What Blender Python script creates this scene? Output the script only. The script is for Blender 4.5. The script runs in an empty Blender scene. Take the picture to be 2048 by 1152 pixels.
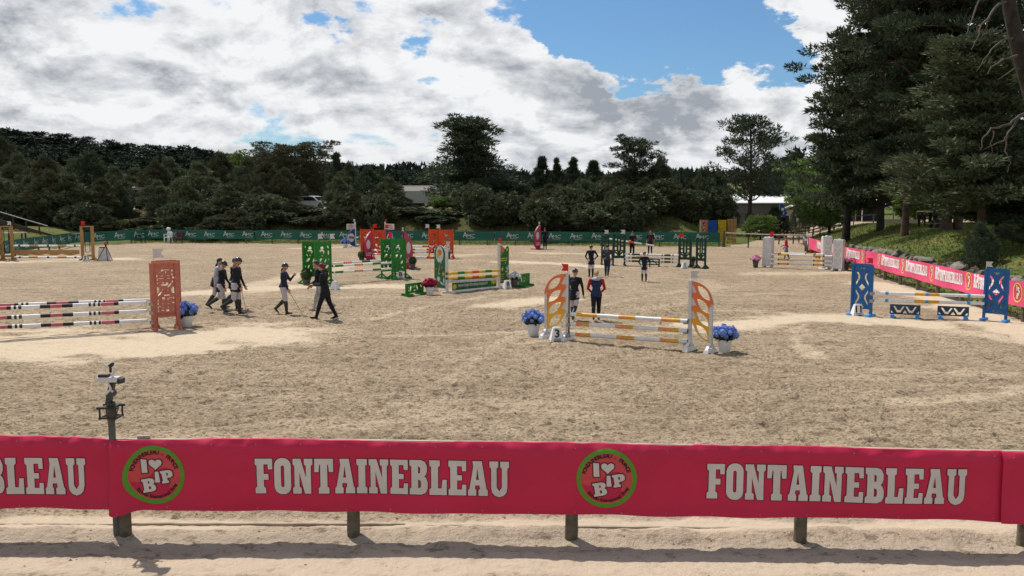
import bpy, bmesh, math, random
import numpy as np
from mathutils import Vector, Matrix, Euler
from mathutils.geometry import delaunay_2d_cdt

sc = bpy.context.scene
C = bpy.data.collections.new("scene"); sc.collection.children.link(C)
rnd = random.Random(7)

# ------------------------------------------------------------------ camera
CAM_H, FPX, PITCH = 3.6, 1700.0, math.atan(171/1700)
cam = bpy.data.cameras.new("camera"); camo = bpy.data.objects.new("camera", cam); C.objects.link(camo)
cam.sensor_width = 36; cam.lens = FPX/2048*36; cam.clip_start = .1; cam.clip_end = 6000
camo.location = (0, 0, CAM_H); camo.rotation_euler = (math.pi/2-PITCH, 0, 0)
sc.camera = camo
cP, sP = math.cos(PITCH), math.sin(PITCH)
def ray(px, py):
    x = (px-1024)/FPX; y = -(py-576)/FPX
    return (x, cP+y*sP, -sP+y*cP)
def G(px, py, z=0.0):
    d = ray(px, py); t = (z-CAM_H)/d[2]
    return Vector((d[0]*t, d[1]*t, z))
def ZA(py, Y):
    d = ray(1024, py); return CAM_H+Y*d[2]/d[1]
def XA(px, py, Y):
    d = ray(px, py); return d[0]*Y/d[1]
def AT(px, py, Y):
    d = ray(px, py); t = Y/d[1]; return Vector((d[0]*t, Y, CAM_H+d[2]*t))

# ------------------------------------------------------------------ light
SUN_DIR = Vector((-.43, .47, 1.0)).normalized()
SUN_EL = math.asin(SUN_DIR.z); SUN_AZ = math.atan2(SUN_DIR.x, SUN_DIR.y)
sl = bpy.data.lights.new("sun", 'SUN'); sl.energy = 5.0; sl.angle = math.radians(.6); sl.color = (1, .95, .87)
so = bpy.data.objects.new("sun", sl); C.objects.link(so)
so.rotation_euler = SUN_DIR.to_track_quat('Z', 'Y').to_euler(); so.location = (-40, 40, 80)
sc.view_settings.view_transform = 'Standard'; sc.view_settings.look = 'None'
sc.view_settings.exposure = 0.0; sc.view_settings.gamma = 1
try: sc.view_settings.use_curve_mapping = False
except Exception: pass
sc.cycles.max_bounces = 5; sc.cycles.diffuse_bounces = 3; sc.cycles.transparent_max_bounces = 6
sc.cycles.use_denoising = True

class NT:
    """small node-tree helper"""
    def __init__(s, nt): s.nt = nt
    def n(s, t, **kw):
        nd = s.nt.nodes.new(t)
        for k, v in kw.items(): setattr(nd, k, v)
        return nd
    def set(s, sock, v):
        if v is None: return
        if hasattr(v, 'is_output') or isinstance(v, bpy.types.NodeSocket): s.nt.links.new(v, sock)
        else: sock.default_value = v
    def math(s, op, a, b=None, c=None, clamp=False):
        nd = s.n('ShaderNodeMath', operation=op, use_clamp=clamp)
        for i, v in enumerate((a, b, c)): s.set(nd.inputs[i], v)
        return nd.outputs[0]
    def vm(s, op, a, b=None, sc_=None):
        nd = s.n('ShaderNodeVectorMath', operation=op)
        s.set(nd.inputs[0], a); s.set(nd.inputs[1], b)
        if sc_ is not None: s.set(nd.inputs['Scale'], sc_)
        return nd.outputs['Value'] if op in ('DOT_PRODUCT', 'DISTANCE', 'LENGTH') else nd.outputs[0]
    def mr(s, v, a, b, c=0.0, d=1.0, smooth=True):
        nd = s.n('ShaderNodeMapRange'); nd.interpolation_type = 'SMOOTHSTEP' if smooth else 'LINEAR'
        s.set(nd.inputs[0], v)
        for i, q in enumerate((a, b, c, d)): s.set(nd.inputs[i+1], q)
        return nd.outputs[0]
    def noise(s, vec, scale, detail=4, rough=.55, dist=0.0, out=0):
        nd = s.n('ShaderNodeTexNoise'); s.set(nd.inputs['Vector'], vec)
        nd.inputs['Scale'].default_value = scale; nd.inputs['Detail'].default_value = detail
        nd.inputs['Roughness'].default_value = rough; nd.inputs['Distortion'].default_value = dist
        return nd.outputs[out]
    def mix(s, f, a, b, bt='MIX'):
        nd = s.n('ShaderNodeMix', data_type='RGBA', blend_type=bt)
        s.set(nd.inputs['Factor'], f)
        s.set(nd.inputs[6], tuple(a)+(1,) if isinstance(a, (tuple, list)) and len(a) == 3 else a)
        s.set(nd.inputs[7], tuple(b)+(1,) if isinstance(b, (tuple, list)) and len(b) == 3 else b)
        return nd.outputs[2]

# ------------------------------------------------------------------ sky: physical sky with a procedural cloud layer
w = bpy.data.worlds.new("World"); sc.world = w; w.use_nodes = True
wt = w.node_tree; wt.nodes.clear(); k = NT(wt)
out = k.n('ShaderNodeOutputWorld'); bg = k.n('ShaderNodeBackground'); bg.inputs[1].default_value = .10
sky = k.n('ShaderNodeTexSky'); sky.sky_type = 'NISHITA'; sky.sun_disc = False
sky.sun_elevation = SUN_EL; sky.sun_rotation = SUN_AZ % (2*math.pi); sky.air_density = 1.0; sky.dust_density = .6; sky.ozone_density = 2.0
tc = k.n('ShaderNodeTexCoord'); D = tc.outputs['Generated']
sep = k.n('ShaderNodeSeparateXYZ'); k.set(sep.inputs[0], D)
zc = k.math('MAXIMUM', sep.outputs[2], 0.0)
den = k.math('ADD', zc, .42)
px_ = k.math('DIVIDE', sep.outputs[0], den); py_ = k.math('DIVIDE', sep.outputs[1], den)
cb = k.n('ShaderNodeCombineXYZ'); k.set(cb.inputs[0], px_); k.set(cb.inputs[1], py_)
P = cb.outputs[0]
n1 = k.noise(P, 2.3, 12, .60, .15)
warp = k.noise(P, 4.0, 6, .65, 0, 1)
wv = k.vm('SCALE', k.vm('SUBTRACT', warp, (.5, .5, .5)), sc_=.20)
Dw = k.vm('ADD', k.vm('NORMALIZE', D), wv)
def blob(px, py, r_in, r_out, amp):
    d = Vector(ray(px, py)).normalized()
    return k.mr(k.vm('DISTANCE', Dw, tuple(d)), r_in, r_out, amp, 0.0)
def addall(l):
    o = l[0]
    for q in l[1:]: o = k.math('ADD', o, q)
    return o
blue = addall([blob(1230, 50, .02, .11, .26), blob(1350, 70, .02, .11, .26), blob(1150, 20, .02, .09, .24), blob(1480, 100, .02, .10, .24), blob(1590, 125, .01, .08, .22), blob(1420, 60, .0, .10, .16),
               blob(1010, 40, .0, .05, .16), blob(860, 90, .0, .06, .24), blob(640, 70, .0, .05, .24), blob(430, 20, .0, .12, .16), blob(220, 60, .0, .08, .20), blob(330, 50, 0, .08, .14),
               blob(930, 190, .0, .04, .18), blob(540, 262, .0, .08, .2), blob(880, 265, .0, .05, .14), blob(740, 30, 0, .05, .12), blob(1640, 60, .0, .08, .14)])
fill = addall([blob(1330, 5, 0, .06, .24), blob(1560, 10, 0, .06, .14), blob(1330, 200, .02, .12, .18), blob(1500, 230, .02, .14, .2), blob(1700, 110, .0, .09, .2), blob(1690, 20, .0, .08, .16), blob(1180, 110, .0, .06, .12), blob(1020, 150, .0, .12, .16), blob(1100, 260, 0, .14, .12), blob(700, 130, .0, .2, .10), blob(150, 170, .0, .30, .10), blob(400, 150, .0, .2, .08)])
el = k.mr(sep.outputs[2], .26, .60, 0.0, .12)  # thins the unseen cloud above the frame to lower the sky's fill light
dn = k.math('ADD', k.math('SUBTRACT', k.math('SUBTRACT', k.math('ADD', n1, .092), el), blue), fill)
dens = k.mr(dn, .46, .55)
# relief: brightness falls away from the sun side of each billow; flat grey undersides on the thicker banks
b1 = k.noise(P, 4.2, 12, .62, .2); b2 = k.noise(k.vm('ADD', P, (-.025, .042, 0)), 4.2, 12, .62, .2)
lowf = k.noise(k.vm('MULTIPLY', P, (1, 1.5, 1)), 2.9, 4, .5, .4, 0)
grey = addall([blob(400, 150, .0, .06, .55), blob(345, 120, .0, .05, .3), blob(600, 190, .0, .06, .4), blob(680, 195, .0, .06, .35), blob(20, 130, .0, .10, .45), blob(630, 30, .0, .07, .4), blob(690, 62, .0, .05, .35),
               blob(1130, 225, .0, .10, .45), blob(1350, 210, .0, .09, .35), blob(1250, 235, .0, .10, .4), blob(1030, 275, .0, .08, .35), blob(20, 10, .0, .08, .3), blob(300, 215, .0, .10, .2), blob(1300, 290, .0, .12, .35), blob(900, 90, .0, .05, .2), blob(1560, 270, .0, .1, .3), blob(760, 240, 0, .06, .25), blob(1000, 110, .0, .05, .3)])
gsh = k.math('MULTIPLY', k.math('SUBTRACT', b2, b1), 3.4)
gsh = k.math('ADD', gsh, k.mr(lowf, .50, .68, 0.0, .32))
gsh = k.math('ADD', gsh, k.math('ADD', k.math('MULTIPLY', k.math('SUBTRACT', b1, .5), -.5), .08))
gsh = k.math('MULTIPLY', gsh, k.mr(dn, .50, .60, .25, 1.0))
gsh = k.math('ADD', gsh, k.math('MULTIPLY', grey, k.mr(b1, .35, .6, 1.0, .45)), clamp=True)
ccol = k.mix(gsh, (9.1, 9.2, 9.35), (3.5, 3.8, 4.25))
skyc = k.mix(1.0, sky.outputs[0], (.62, .86, 1.05), 'MULTIPLY')
cl = k.mix(dens, skyc, ccol)
hz = k.mr(sep.outputs[2], .0, .10, .35, 0.0)
cl = k.mix(hz, cl, (6.6, 6.9, 7.3))
k.set(bg.inputs[0], cl); wt.links.new(bg.outputs[0], out.inputs[0])

# ------------------------------------------------------------------ materials
_M = {}
def mat(name, col, rough=.7, var=.12, scale=6.0, spec=.25, bump=0.0, bscale=40, trans=0.0, metal=0.0, col2=None, rand=0.0, orand=0.0):
    if name in _M: return _M[name]
    m = bpy.data.materials.new(name); m.use_nodes = True
    nt = m.node_tree; b = nt.nodes['Principled BSDF']; k = NT(nt)
    tc = k.n('ShaderNodeTexCoord'); ob = tc.outputs['Object']
    c2 = col2 if col2 else tuple(max(0, c*(1-var*2)) for c in col)
    f = k.mr(k.noise(ob, scale, 5, .6), .35, .68)
    cc = k.mix(f, col, c2)
    if rand:
        g = k.n('ShaderNodeNewGeometry'); r_ = g.outputs['Random Per Island']
        cc = k.mix(k.math('MULTIPLY', r_, rand), cc, tuple(min(1, c*2.2) for c in col))
    if orand:
        oi = k.n('ShaderNodeObjectInfo'); cc = k.mix(k.math('MULTIPLY', oi.outputs['Random'], orand), cc, tuple(c*.35 for c in col))
    k.set(b.inputs['Base Color'], cc)
    b.inputs['Roughness'].default_value = rough; b.inputs['Specular IOR Level'].default_value = spec
    b.inputs['Metallic'].default_value = metal
    if bump:
        bp = k.n('ShaderNodeBump'); bp.inputs['Strength'].default_value = bump; bp.inputs['Distance'].default_value = .02
        k.set(bp.inputs['Height'], k.noise(ob, bscale, 4, .6)); nt.links.new(bp.outputs[0], b.inputs['Normal'])
    if trans:
        o = nt.nodes['Material Output']; tr = k.n('ShaderNodeBsdfTranslucent'); k.set(tr.inputs[0], cc)
        mx = k.n('ShaderNodeMixShader'); mx.inputs[0].default_value = trans
        nt.links.new(b.outputs[0], mx.inputs[1]); nt.links.new(tr.outputs[0], mx.inputs[2]); nt.links.new(mx.outputs[0], o.inputs[0])
    _M[name] = m; return m

WHITE = mat('white paint', (.74, .74, .72), .45, .06)
GREYWHITE = mat('weathered white', (.62, .61, .58), .6, .10)
BLACK = mat('black paint', (.02, .02, .022), .5, .1)
RED = mat('red flag', (.75, .03, .03), .55, .05, trans=.25)
FLAGW = mat('pale flag', (.66, .64, .6), .55, .05, trans=.25)
WOOD = mat('weathered post wood', (.15, .125, .085), .85, .25, 9, bump=.5, bscale=30)
RAILW = mat('pale rail wood', (.42, .36, .27), .8, .2, 4)
DARKWOOD = mat('dark rail wood', (.07, .05, .035), .85, .2, 6)
STEEL = mat('galvanised steel', (.33, .34, .34), .45, .12, 20, spec=.5, metal=.5)
PLASTG = mat('dark plastic', (.03, .03, .032), .4, .1)

# ------------------------------------------------------------------ mesh building helpers
def _inside(x, y, lp):
    c = False; j = len(lp)-1
    for i in range(len(lp)):
        xi, yi = lp[i][0], lp[i][1]; xj, yj = lp[j][0], lp[j][1]
        if (yi > y) != (yj > y) and x < (xj-xi)*(y-yi)/(yj-yi)+xi: c = not c
        j = i
    return c
def cdt(loops):
    """triangulate outline minus holes (holes may touch or overlap)"""
    v = []; e = []
    for lp in loops:
        o = len(v); v += [Vector((p[0], p[1])) for p in lp]; e += [(o+i, o+(i+1) % len(lp)) for i in range(len(lp))]
    vo, _, fo, *_r = delaunay_2d_cdt(v, e, [], 0, 1e-6); tr = []
    for f in fo:
        a, b, c = (vo[i] for i in f[:3]); x, y = (a.x+b.x+c.x)/3, (a.y+b.y+c.y)/3
        if not _inside(x, y, loops[0]) or any(_inside(x, y, h) for h in loops[1:]): continue
        ar = (b.x-a.x)*(c.y-a.y)-(c.x-a.x)*(b.y-a.y)
        if abs(ar) < 1e-12: continue
        tr.append((f[0], f[1], f[2]) if ar > 0 else (f[0], f[2], f[1]))
    return [(p.x, p.y) for p in vo], tr
class MB:
    def __init__(s): s.v = []; s.f = []; s.mi = []; s.cur = 0
    def add(s, vs, fs, mi=None):
        o = len(s.v); s.v += [tuple(x) for x in vs]; s.f += [tuple(i+o for i in f) for f in fs]
        s.mi += [s.cur if mi is None else mi]*len(fs); return s
    def box(s, c, size, R=None, mi=None, taper=1.0):
        x, y, z = (q/2 for q in size)
        vs = [(-x, -y, -z), (x, -y, -z), (x, y, -z), (-x, y, -z), (-x*taper, -y*taper, z), (x*taper, -y*taper, z), (x*taper, y*taper, z), (-x*taper, y*taper, z)]
        c = Vector(c); vs = [(R @ Vector(v) if R else Vector(v))+c for v in vs]
        return s.add(vs, [(0, 3, 2, 1), (4, 5, 6, 7), (0, 1, 5, 4), (1, 2, 6, 5), (2, 3, 7, 6), (3, 0, 4, 7)], mi)
    def beam(s, p0, p1, w, h, mi=None):
        p0, p1 = Vector(p0), Vector(p1); d = p1-p0; L = d.length; x = d.normalized()
        up = Vector((0, 0, 1)) if abs(x.z) < .95 else Vector((0, 1, 0))
        y = up.cross(x).normalized(); z = x.cross(y)
        return s.box((p0+p1)/2, (L, w, h), Matrix((x, y, z)).transposed(), mi)
    def tube(s, pts, rad, n=8, mi=None, cap=True):
        pts = [Vector(p) for p in pts]
        if not hasattr(rad, '__len__'): rad = [rad]*len(pts)
        vs = []; fs = []; prev = None
        for i, p in enumerate(pts):
            d = (pts[min(i+1, len(pts)-1)]-pts[max(i-1, 0)]).normalized()
            if prev is None:
                a = Vector((0, 0, 1)) if abs(d.z) < .9 else Vector((1, 0, 0))
                prev = a.cross(d).normalized()
            xx = (prev-d*prev.dot(d)).normalized(); yy = d.cross(xx); prev = xx
            for j in range(n):
                a = 2*math.pi*j/n; vs.append(p+(xx*math.cos(a)+yy*math.sin(a))*rad[i])
        for i in range(len(pts)-1):
            for j in range(n):
                a = i*n+j; b = i*n+(j+1) % n; fs.append((a, b, b+n, a+n))
        if cap: fs += [tuple(range(n-1, -1, -1)), tuple((len(pts)-1)*n+j for j in range(n))]
        return s.add(vs, fs, mi)
    def lathe(s, prof, c=(0, 0, 0), n=16, mi=None):
        vs = []; fs = []
        for r, z in prof:
            for j in range(n):
                a = 2*math.pi*j/n; vs.append((c[0]+r*math.cos(a), c[1]+r*math.sin(a), c[2]+z))
        for i in range(len(prof)-1):
            for j in range(n):
                a = i*n+j; b = i*n+(j+1) % n; fs.append((a, b, b+n, a+n))
        fs += [tuple(range(n-1, -1, -1)), tuple((len(prof)-1)*n+j for j in range(n))]
        return s.add(vs, fs, mi)
    def plate(s, loops, y0, y1, mi=None, side=None):
        """loops in (x, z); first the outline, then holes; solid between y0 and y1"""
        L = [[Vector((p[0], p[1], 0)) for p in lp] for lp in loops]
        fl, tris = cdt(loops); n = len(fl)
        vs = [(p[0], y0, p[1]) for p in fl]+[(p[0], y1, p[1]) for p in fl]; fs = []
        for t in tris: fs.append(t); fs.append(tuple(i+n for i in reversed(t)))
        s.add(vs, fs, mi)
        flat = [p for lp in L for p in lp]; n = len(flat); vs = [(p.x, y0, p.y) for p in flat]+[(p.x, y1, p.y) for p in flat]; fs = []
        nf = 0; o = 0
        for q, lp in enumerate(L):
            m = len(lp); A = sum(lp[i].x*lp[(i+1) % m].y-lp[(i+1) % m].x*lp[i].y for i in range(m))
            flip = (A < 0) != (q > 0)
            for i in range(m):
                a, b = o+i, o+(i+1) % m
                fs.append((a, a+n, b+n, b) if not flip else (a, b, b+n, a+n))
            o += m
        s.add(vs, fs, mi)
        if side is not None:
            for i in range(len(s.mi)-(len(fs)-nf), len(s.mi)): s.mi[i] = side
        return s
    def ico(s, c, r, sub=1, jit=0.0, sq=(1, 1, 1), mi=None, rg=rnd):
        bm = bmesh.new(); bmesh.ops.create_icosphere(bm, subdivisions=sub, radius=1)
        vs = []
        for v in bm.verts:
            q = 1+(rg.random()-.5)*2*jit; vs.append((c[0]+v.co.x*r*q*sq[0], c[1]+v.co.y*r*q*sq[1], c[2]+v.co.z*r*q*sq[2]))
        fs = [tuple(v.index for v in f.verts) for f in bm.faces]; bm.free()
        return s.add(vs, fs, mi)
    def mesh(s, name, mats, smooth=False):
        me = bpy.data.meshes.new(name); me.from_pydata(s.v, [], s.f)
        for m in (mats if isinstance(mats, (list, tuple)) else [mats]): me.materials.append(m)
        if any(s.mi): me.polygons.foreach_set('material_index', s.mi)
        if smooth:
            me.polygons.foreach_set('use_smooth', [True]*len(me.polygons))
            try: me.set_sharp_from_angle(angle=math.radians(40))
            except Exception: pass
        me.update(); return me
    def build(s, name, mats, parent=None, smooth=False):
        return link(name, s.mesh(name, mats, smooth), parent)

def link(name, me, parent=None):
    o = bpy.data.objects.new(name, me); C.objects.link(o)
    if parent is not None: o.parent = parent
    return o
def tag(o, label=None, cat=None, group=None, kind=None):
    if label: o['label'] = label
    if cat: o['category'] = cat
    if group: o['group'] = group
    if kind: o['kind'] = kind
    return o
def thing(name, loc, rz=0.0, label=None, cat=None, group=None):
    o = bpy.data.objects.new(name, None); C.objects.link(o); o.empty_display_size = .2
    o.location = loc; o.rotation_euler = (0, 0, rz); return tag(o, label, cat, group)
def copy_tree(o, parent=None):
    c = o.copy(); C.objects.link(c); c.parent = parent
    for ch in KIDS(o): copy_tree(ch, c)
    return c
def KIDS(o): return [x for x in C.objects if x.parent == o]
def tris_mesh(name, V, m):
    """V: (N,3,3) array of separate triangles"""
    N = len(V); me = bpy.data.meshes.new(name)
    me.vertices.add(N*3); me.vertices.foreach_set('co', V.reshape(-1).astype(np.float32))
    me.loops.add(N*3); me.loops.foreach_set('vertex_index', np.arange(N*3, dtype=np.int32))
    me.polygons.add(N); me.polygons.foreach_set('loop_start', np.arange(0, N*3, 3, dtype=np.int32))
    me.polygons.foreach_set('loop_total', np.full(N, 3, dtype=np.int32))
    me.materials.append(m); me.update(calc_edges=True); return me
def grid_mesh(name, X, Y, Z, m, attrs=None):
    """X,Y,Z 2-D arrays"""
    r, c = X.shape; N = r*c; me = bpy.data.meshes.new(name)
    co = np.stack([X, Y, Z], -1).reshape(-1).astype(np.float32)
    i = np.arange(N).reshape(r, c)
    q = np.stack([i[:-1, :-1], i[:-1, 1:], i[1:, 1:], i[1:, :-1]], -1).reshape(-1).astype(np.int32)
    F = (r-1)*(c-1)
    me.vertices.add(N); me.vertices.foreach_set('co', co)
    me.loops.add(F*4); me.loops.foreach_set('vertex_index', q)
    me.polygons.add(F); me.polygons.foreach_set('loop_start', np.arange(0, F*4, 4, dtype=np.int32))
    me.polygons.foreach_set('loop_total', np.full(F, 4, dtype=np.int32))
    me.update(calc_edges=True); me.polygons.foreach_set('use_smooth', np.ones(F, dtype=bool))
    me.materials.append(m)
    for nm, a in (attrs or {}).items():
        at = me.attributes.new(nm, 'FLOAT', 'POINT'); at.data.foreach_set('value', a.reshape(-1).astype(np.float32))
    return me

# value noise in numpy
def _h(ix, iy, s):
    n = (ix*374761393+iy*668265263+s*974711) & 0x7fffffff
    n = ((n ^ (n >> 13))*1274126177) & 0x7fffffff
    return ((n ^ (n >> 16)) & 0xffff)/65535.0
def vn(x, y, s=0):
    x = np.asarray(x, float); y = np.asarray(y, float)
    ix = np.floor(x).astype(np.int64); iy = np.floor(y).astype(np.int64); fx = x-ix; fy = y-iy
    fx = fx*fx*(3-2*fx); fy = fy*fy*(3-2*fy)
    return ((_h(ix, iy, s)*(1-fx)+_h(ix+1, iy, s)*fx)*(1-fy)+(_h(ix, iy+1, s)*(1-fx)+_h(ix+1, iy+1, s)*fx)*fy)-.5
def fbm(x, y, o=4, s=0):
    r = 0; a = 1
    for i in range(o): r = r+a*vn(x, y, s+i); a *= .5; x = x*2.03+7; y = y*2.03+3
    return r
def sst(a, b, x):
    t = np.clip((np.asarray(x, float)-a)/(b-a), 0, 1); return t*t*(3-2*t)
def text_poly(txt, size=1.0, bold=0.0):
    """glyph triangles of the built-in font: list of (x, y) and faces"""
    cu = bpy.data.curves.new('tmp', 'FONT'); cu.body = txt; cu.size = size; cu.offset = bold; cu.resolution_u = 2
    o = bpy.data.objects.new('tmp', cu); sc.collection.objects.link(o); bpy.context.view_layer.update()
    me = bpy.data.meshes.new_from_object(o.evaluated_get(bpy.context.evaluated_depsgraph_get()))
    vs = [(v.co.x, v.co.y) for v in me.vertices]; fs = [tuple(p.vertices) for p in me.polygons]
    bpy.data.objects.remove(o); bpy.data.curves.remove(cu); bpy.data.meshes.remove(me)
    return vs, fs
# ------------------------------------------------------------------ ground
def R_(y):   # x of the right-hand fence at depth y
    return np.interp(y, [-10, 9, 26.1, 31, 40, 48, 57, 63, 68, 80, 95, 130], [13.6, 14.2, 15.6, 16.2, 17.5, 18.6, 20.2, 21.6, 23.6, 26.5, 31, 38])
FA = (-33.0, 76.5); FB = (17.0, 69.6)      # far fence from the corner to its end post
def F_(x): return FA[1]+(x-FA[0])*(FB[1]-FA[1])/(FB[0]-FA[0])
LFX = [(-31.5, 50.0), (-33.6, 58.0), (-36.2, 70.5), (-33.0, 76.5)]   # oblique left side
def L_(y): return np.interp(y, [50, 58, 70.5, 76.5], [-31.5, -33.6, -36.2, -33.0])
def seg_d(x, y, pts):
    best = np.full(np.shape(x), 1e9)
    for (x0, y0), (x1, y1) in zip(pts, pts[1:]):
        dx, dy = x1-x0, y1-y0; t = np.clip(((x-x0)*dx+(y-y0)*dy)/(dx*dx+dy*dy), 0, 1)
        best = np.minimum(best, np.hypot(x-x0-t*dx, y-y0-t*dy))
    return best
PATH = [(18.5, 66), (22.0, 72), (25.5, 80), (31, 92), (40, 104)]
def terrain(x, y):
    x = np.asarray(x, float); y = np.asarray(y, float)
    d = x-R_(y)
    n = fbm(x*.25, y*.25, 3, 5)
    right = (1.85+.22*n)*sst(.7, 8.2, d)*(1-.25*sst(60, 90, y))
    right = right+.10*sst(.3, 1.0, d)
    dy = y-F_(x)
    far = 2.7*sst(1.2, 11, dy+1.5*n)*(1-sst(13, 20.5, x-.12*(y-75)))
    far = far+.12*sst(.2, .9, dy)*(1-sst(17, 19.5, x))
    dl = L_(y)-x
    left = np.where(y > 45, 1.3*sst(1.0, 11, dl)+.12*sst(.2, .9, dl), 2.0*sst(1.0, 11, -33-x))
    h = np.maximum(np.maximum(right, far), left)
    h = np.where((d < 0) & (dy < 0) & (dl < 0), -.16, h)
    h = np.where((h < .02) & (dy > 0), .06+.04*n, h)
    hill = 17*sst(-5, -170, x)*sst(120, 260, y)
    hill = hill+9*sst(35, 120, x)*sst(110, 220, y)+3*sst(150, 400, y)
    return h+hill+.25*fbm(x*.06, y*.06, 3, 9)*sst(8, 30, np.maximum(np.maximum(dy, d), dl))

# sand material (shared by arena and track)
def sand_material():
    m = bpy.data.materials.new('arena sand'); m.use_nodes = True; nt = m.node_tree; b = nt.nodes['Principled BSDF']; k = NT(nt)
    tc = k.n('ShaderNodeTexCoord'); ob = tc.outputs['Object']
    at = k.n('ShaderNodeAttribute', attribute_name='dry')
    big = k.noise(ob, .35, 4, .6, .4); mid = k.noise(ob, 2.3, 5, .65); fine = k.noise(ob, 16, 5, .7); grit = k.noise(ob, 70, 3, .7)
    streak = k.noise(k.vm('MULTIPLY', ob, (.35, 1.6, 1)), 1.5, 5, .65, .5)
    f = k.math('ADD', k.math('MULTIPLY', big, .30), k.math('MULTIPLY', mid, .25))
    f = k.math('ADD', f, k.math('MULTIPLY', streak, .45))
    f = k.math('ADD', k.mr(f, .38, .62), at.outputs['Fac'], clamp=True)
    f = k.math('MULTIPLY', f, 1.0)
    c = k.mix(f, (.305, .230, .148), (.48, .372, .250))
    dot = k.noise(k.vm('MULTIPLY', ob, (.7, 1, 1)), 6.5, 6, .72)
    c = k.mix(k.mr(dot, .38, .49, .8, 0.0), c, (.125, .090, .058))
    c = k.mix(k.mr(fine, .38, .52, .75, 0.0), c, (.13, .092, .060))
    c = k.mix(k.mr(k.noise(ob, 11, 4, .7), .56, .66, 0.0, .55), c, (.60, .50, .38))
    c = k.mix(k.mr(k.math('ADD', at.outputs['Fac'], k.math('MULTIPLY', k.math('SUBTRACT', mid, .5), .7)), .25, .9, 0, .62), c, (.58, .475, .345))
    an = k.n('ShaderNodeAttribute', attribute_name='tread')
    c = k.mix(k.math('MULTIPLY', an.outputs['Fac'], k.mr(dot, .36, .50, .25, .85)), c, (.475, .38, .285))
    k.set(b.inputs['Base Color'], c); b.inputs['Roughness'].default_value = .95; b.inputs['Specular IOR Level'].default_value = .1
    h = k.math('ADD', k.math('MULTIPLY', k.math('ADD', mid, dot), .6), k.math('ADD', k.math('MULTIPLY', fine, 1.1), k.math('MULTIPLY', grit, .25)))
    h = k.math('ADD', h, k.math('MULTIPLY', streak, .8))
    bp = k.n('ShaderNodeBump'); bp.inputs['Distance'].default_value = .055
    k.set(bp.inputs['Strength'], k.mr(at.outputs['Fac'], 0, 1, 1.0, .45)); k.set(bp.inputs['Height'], h)
    nt.links.new(bp.outputs[0], b.inputs['Normal']); return m
SAND = sand_material()
# dry, pale wheel/hoof tracks: (pixel polyline, half width m, strength)
TR = [([(-60, 690), (230, 690), (480, 668)], 2.3, 1.0), ([(360, 588), (620, 573), (800, 573)], 1.2, .8), ([(500, 572), (760, 520)], .8, .6), ([(1400, 655), (1650, 632), (1860, 652)], 1.0, .9),
      ([(1000, 610), (1110, 600)], 1.0, .8), ([(1010, 524), (1130, 528), (1180, 533)], 1.0, .8), ([(1080, 506), (1250, 510)], 1.1, .6), ([(20, 524), (240, 518)], 1.6, .8),
      ([(1730, 565), (1840, 590), (2000, 650), (2300, 740)], 1.0, .9), ([(1500, 548), (1700, 545)], .9, .6), ([(600, 497), (700, 494)], 1.2, .6), ([(1750, 640), (2100, 690)], .9, .6), ([(880, 515), (960, 508)], .9, .5),
      ([(-100, 1045), (2200, 1055)], .22, .9), ([(-100, 1130), (2200, 1140)], .35, .7), ([(0, 875), (500, 872), (900, 830)], .35, .35), ([(900, 800), (1150, 805)], .5, .35), ([(1280, 620), (1400, 600), (1420, 560)], .5, .35)]
TRW = [([tuple(G(*p)[:2]) for p in pl], w_, s_) for pl, w_, s_ in TR]
_rt = random.Random(77)
for _i in range(34):   # trails left by hooves and boots
    x0, y0 = _rt.uniform(-16, 14), _rt.uniform(10.5, 34); a_ = _rt.uniform(-.35, .35)+(_rt.random() < .25)*1.2; L_r = _rt.uniform(3, 9); bd = _rt.uniform(-.25, .25)
    TRW.append(([(x0+L_r*t*math.cos(a_+bd*t), y0+L_r*t*math.sin(a_+bd*t)) for t in (0, .33, .66, 1)], _rt.uniform(.10, .32), _rt.uniform(.2, .5)))
def dry(x, y):
    r = np.zeros(np.shape(x)); n = fbm(x*.8, y*1.3, 4, 21)
    for pl, w_, s_ in TRW: r = np.maximum(r, s_*sst(w_*1.35, w_*.35, seg_d(x, y, pl)+n*(w_*.9 if w_ > .4 else .35)))
    return r
PRN = np.random.RandomState(3)
def sand_z(x, y, fine=1.0):
    dr = dry(x, y)
    near = sst(9.6, 8.9, y)
    a = (1-.65*dr)*(1-.55*near)
    z = .020*fbm(x*3.2, y*3.6, 3, 1)*a+.030*fbm(x*.6, y*.8, 2, 4)*(1-.5*dr)
    if fine > 0:
        c = np.abs(fbm(x*9, y*9, 3, 2)); z = z+.055*(c-.2)*a*fine+.022*vn(x*24, y*24, 3)*a
        hoof = sst(.22, .38, vn(x*2.9, y*3.1, 44)); z = z-.045*hoof*a+.03*sst(.20, .36, vn(x*4.1, y*4.4, 61))*a
    # low ridge of loose sand round the line of near posts
    z = z+.05*np.exp(-((y-8.95)/.16)**2)*(1+.9*fbm(x*2.3, y*1.0, 3, 8))
    return z
def strip(x0, x1, y0, y1, st, name, fine):
    xs = np.arange(x0, x1+st/2, st); ys = np.arange(y0, y1+st/2, st); X, Y = np.meshgrid(xs, ys)
    return X, Y, sand_z(X, Y, fine)
ys = np.concatenate([np.arange(-12, 5.5, .5), np.arange(5.5, 17, .035), np.arange(17, 30, .09), np.arange(30, 52, .25), np.arange(52, 82, .6)])
xs = np.concatenate([np.arange(-60, -18, .6), np.arange(-18, -7.6, .12), np.arange(-7.6, 7.6, .035), np.arange(7.6, 18, .12), np.arange(18, 40, .6)])
X, Y = np.meshgrid(xs, ys); Z = sand_z(X, Y)
Z = np.where(Y > 30, Z*.6, Z)
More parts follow.
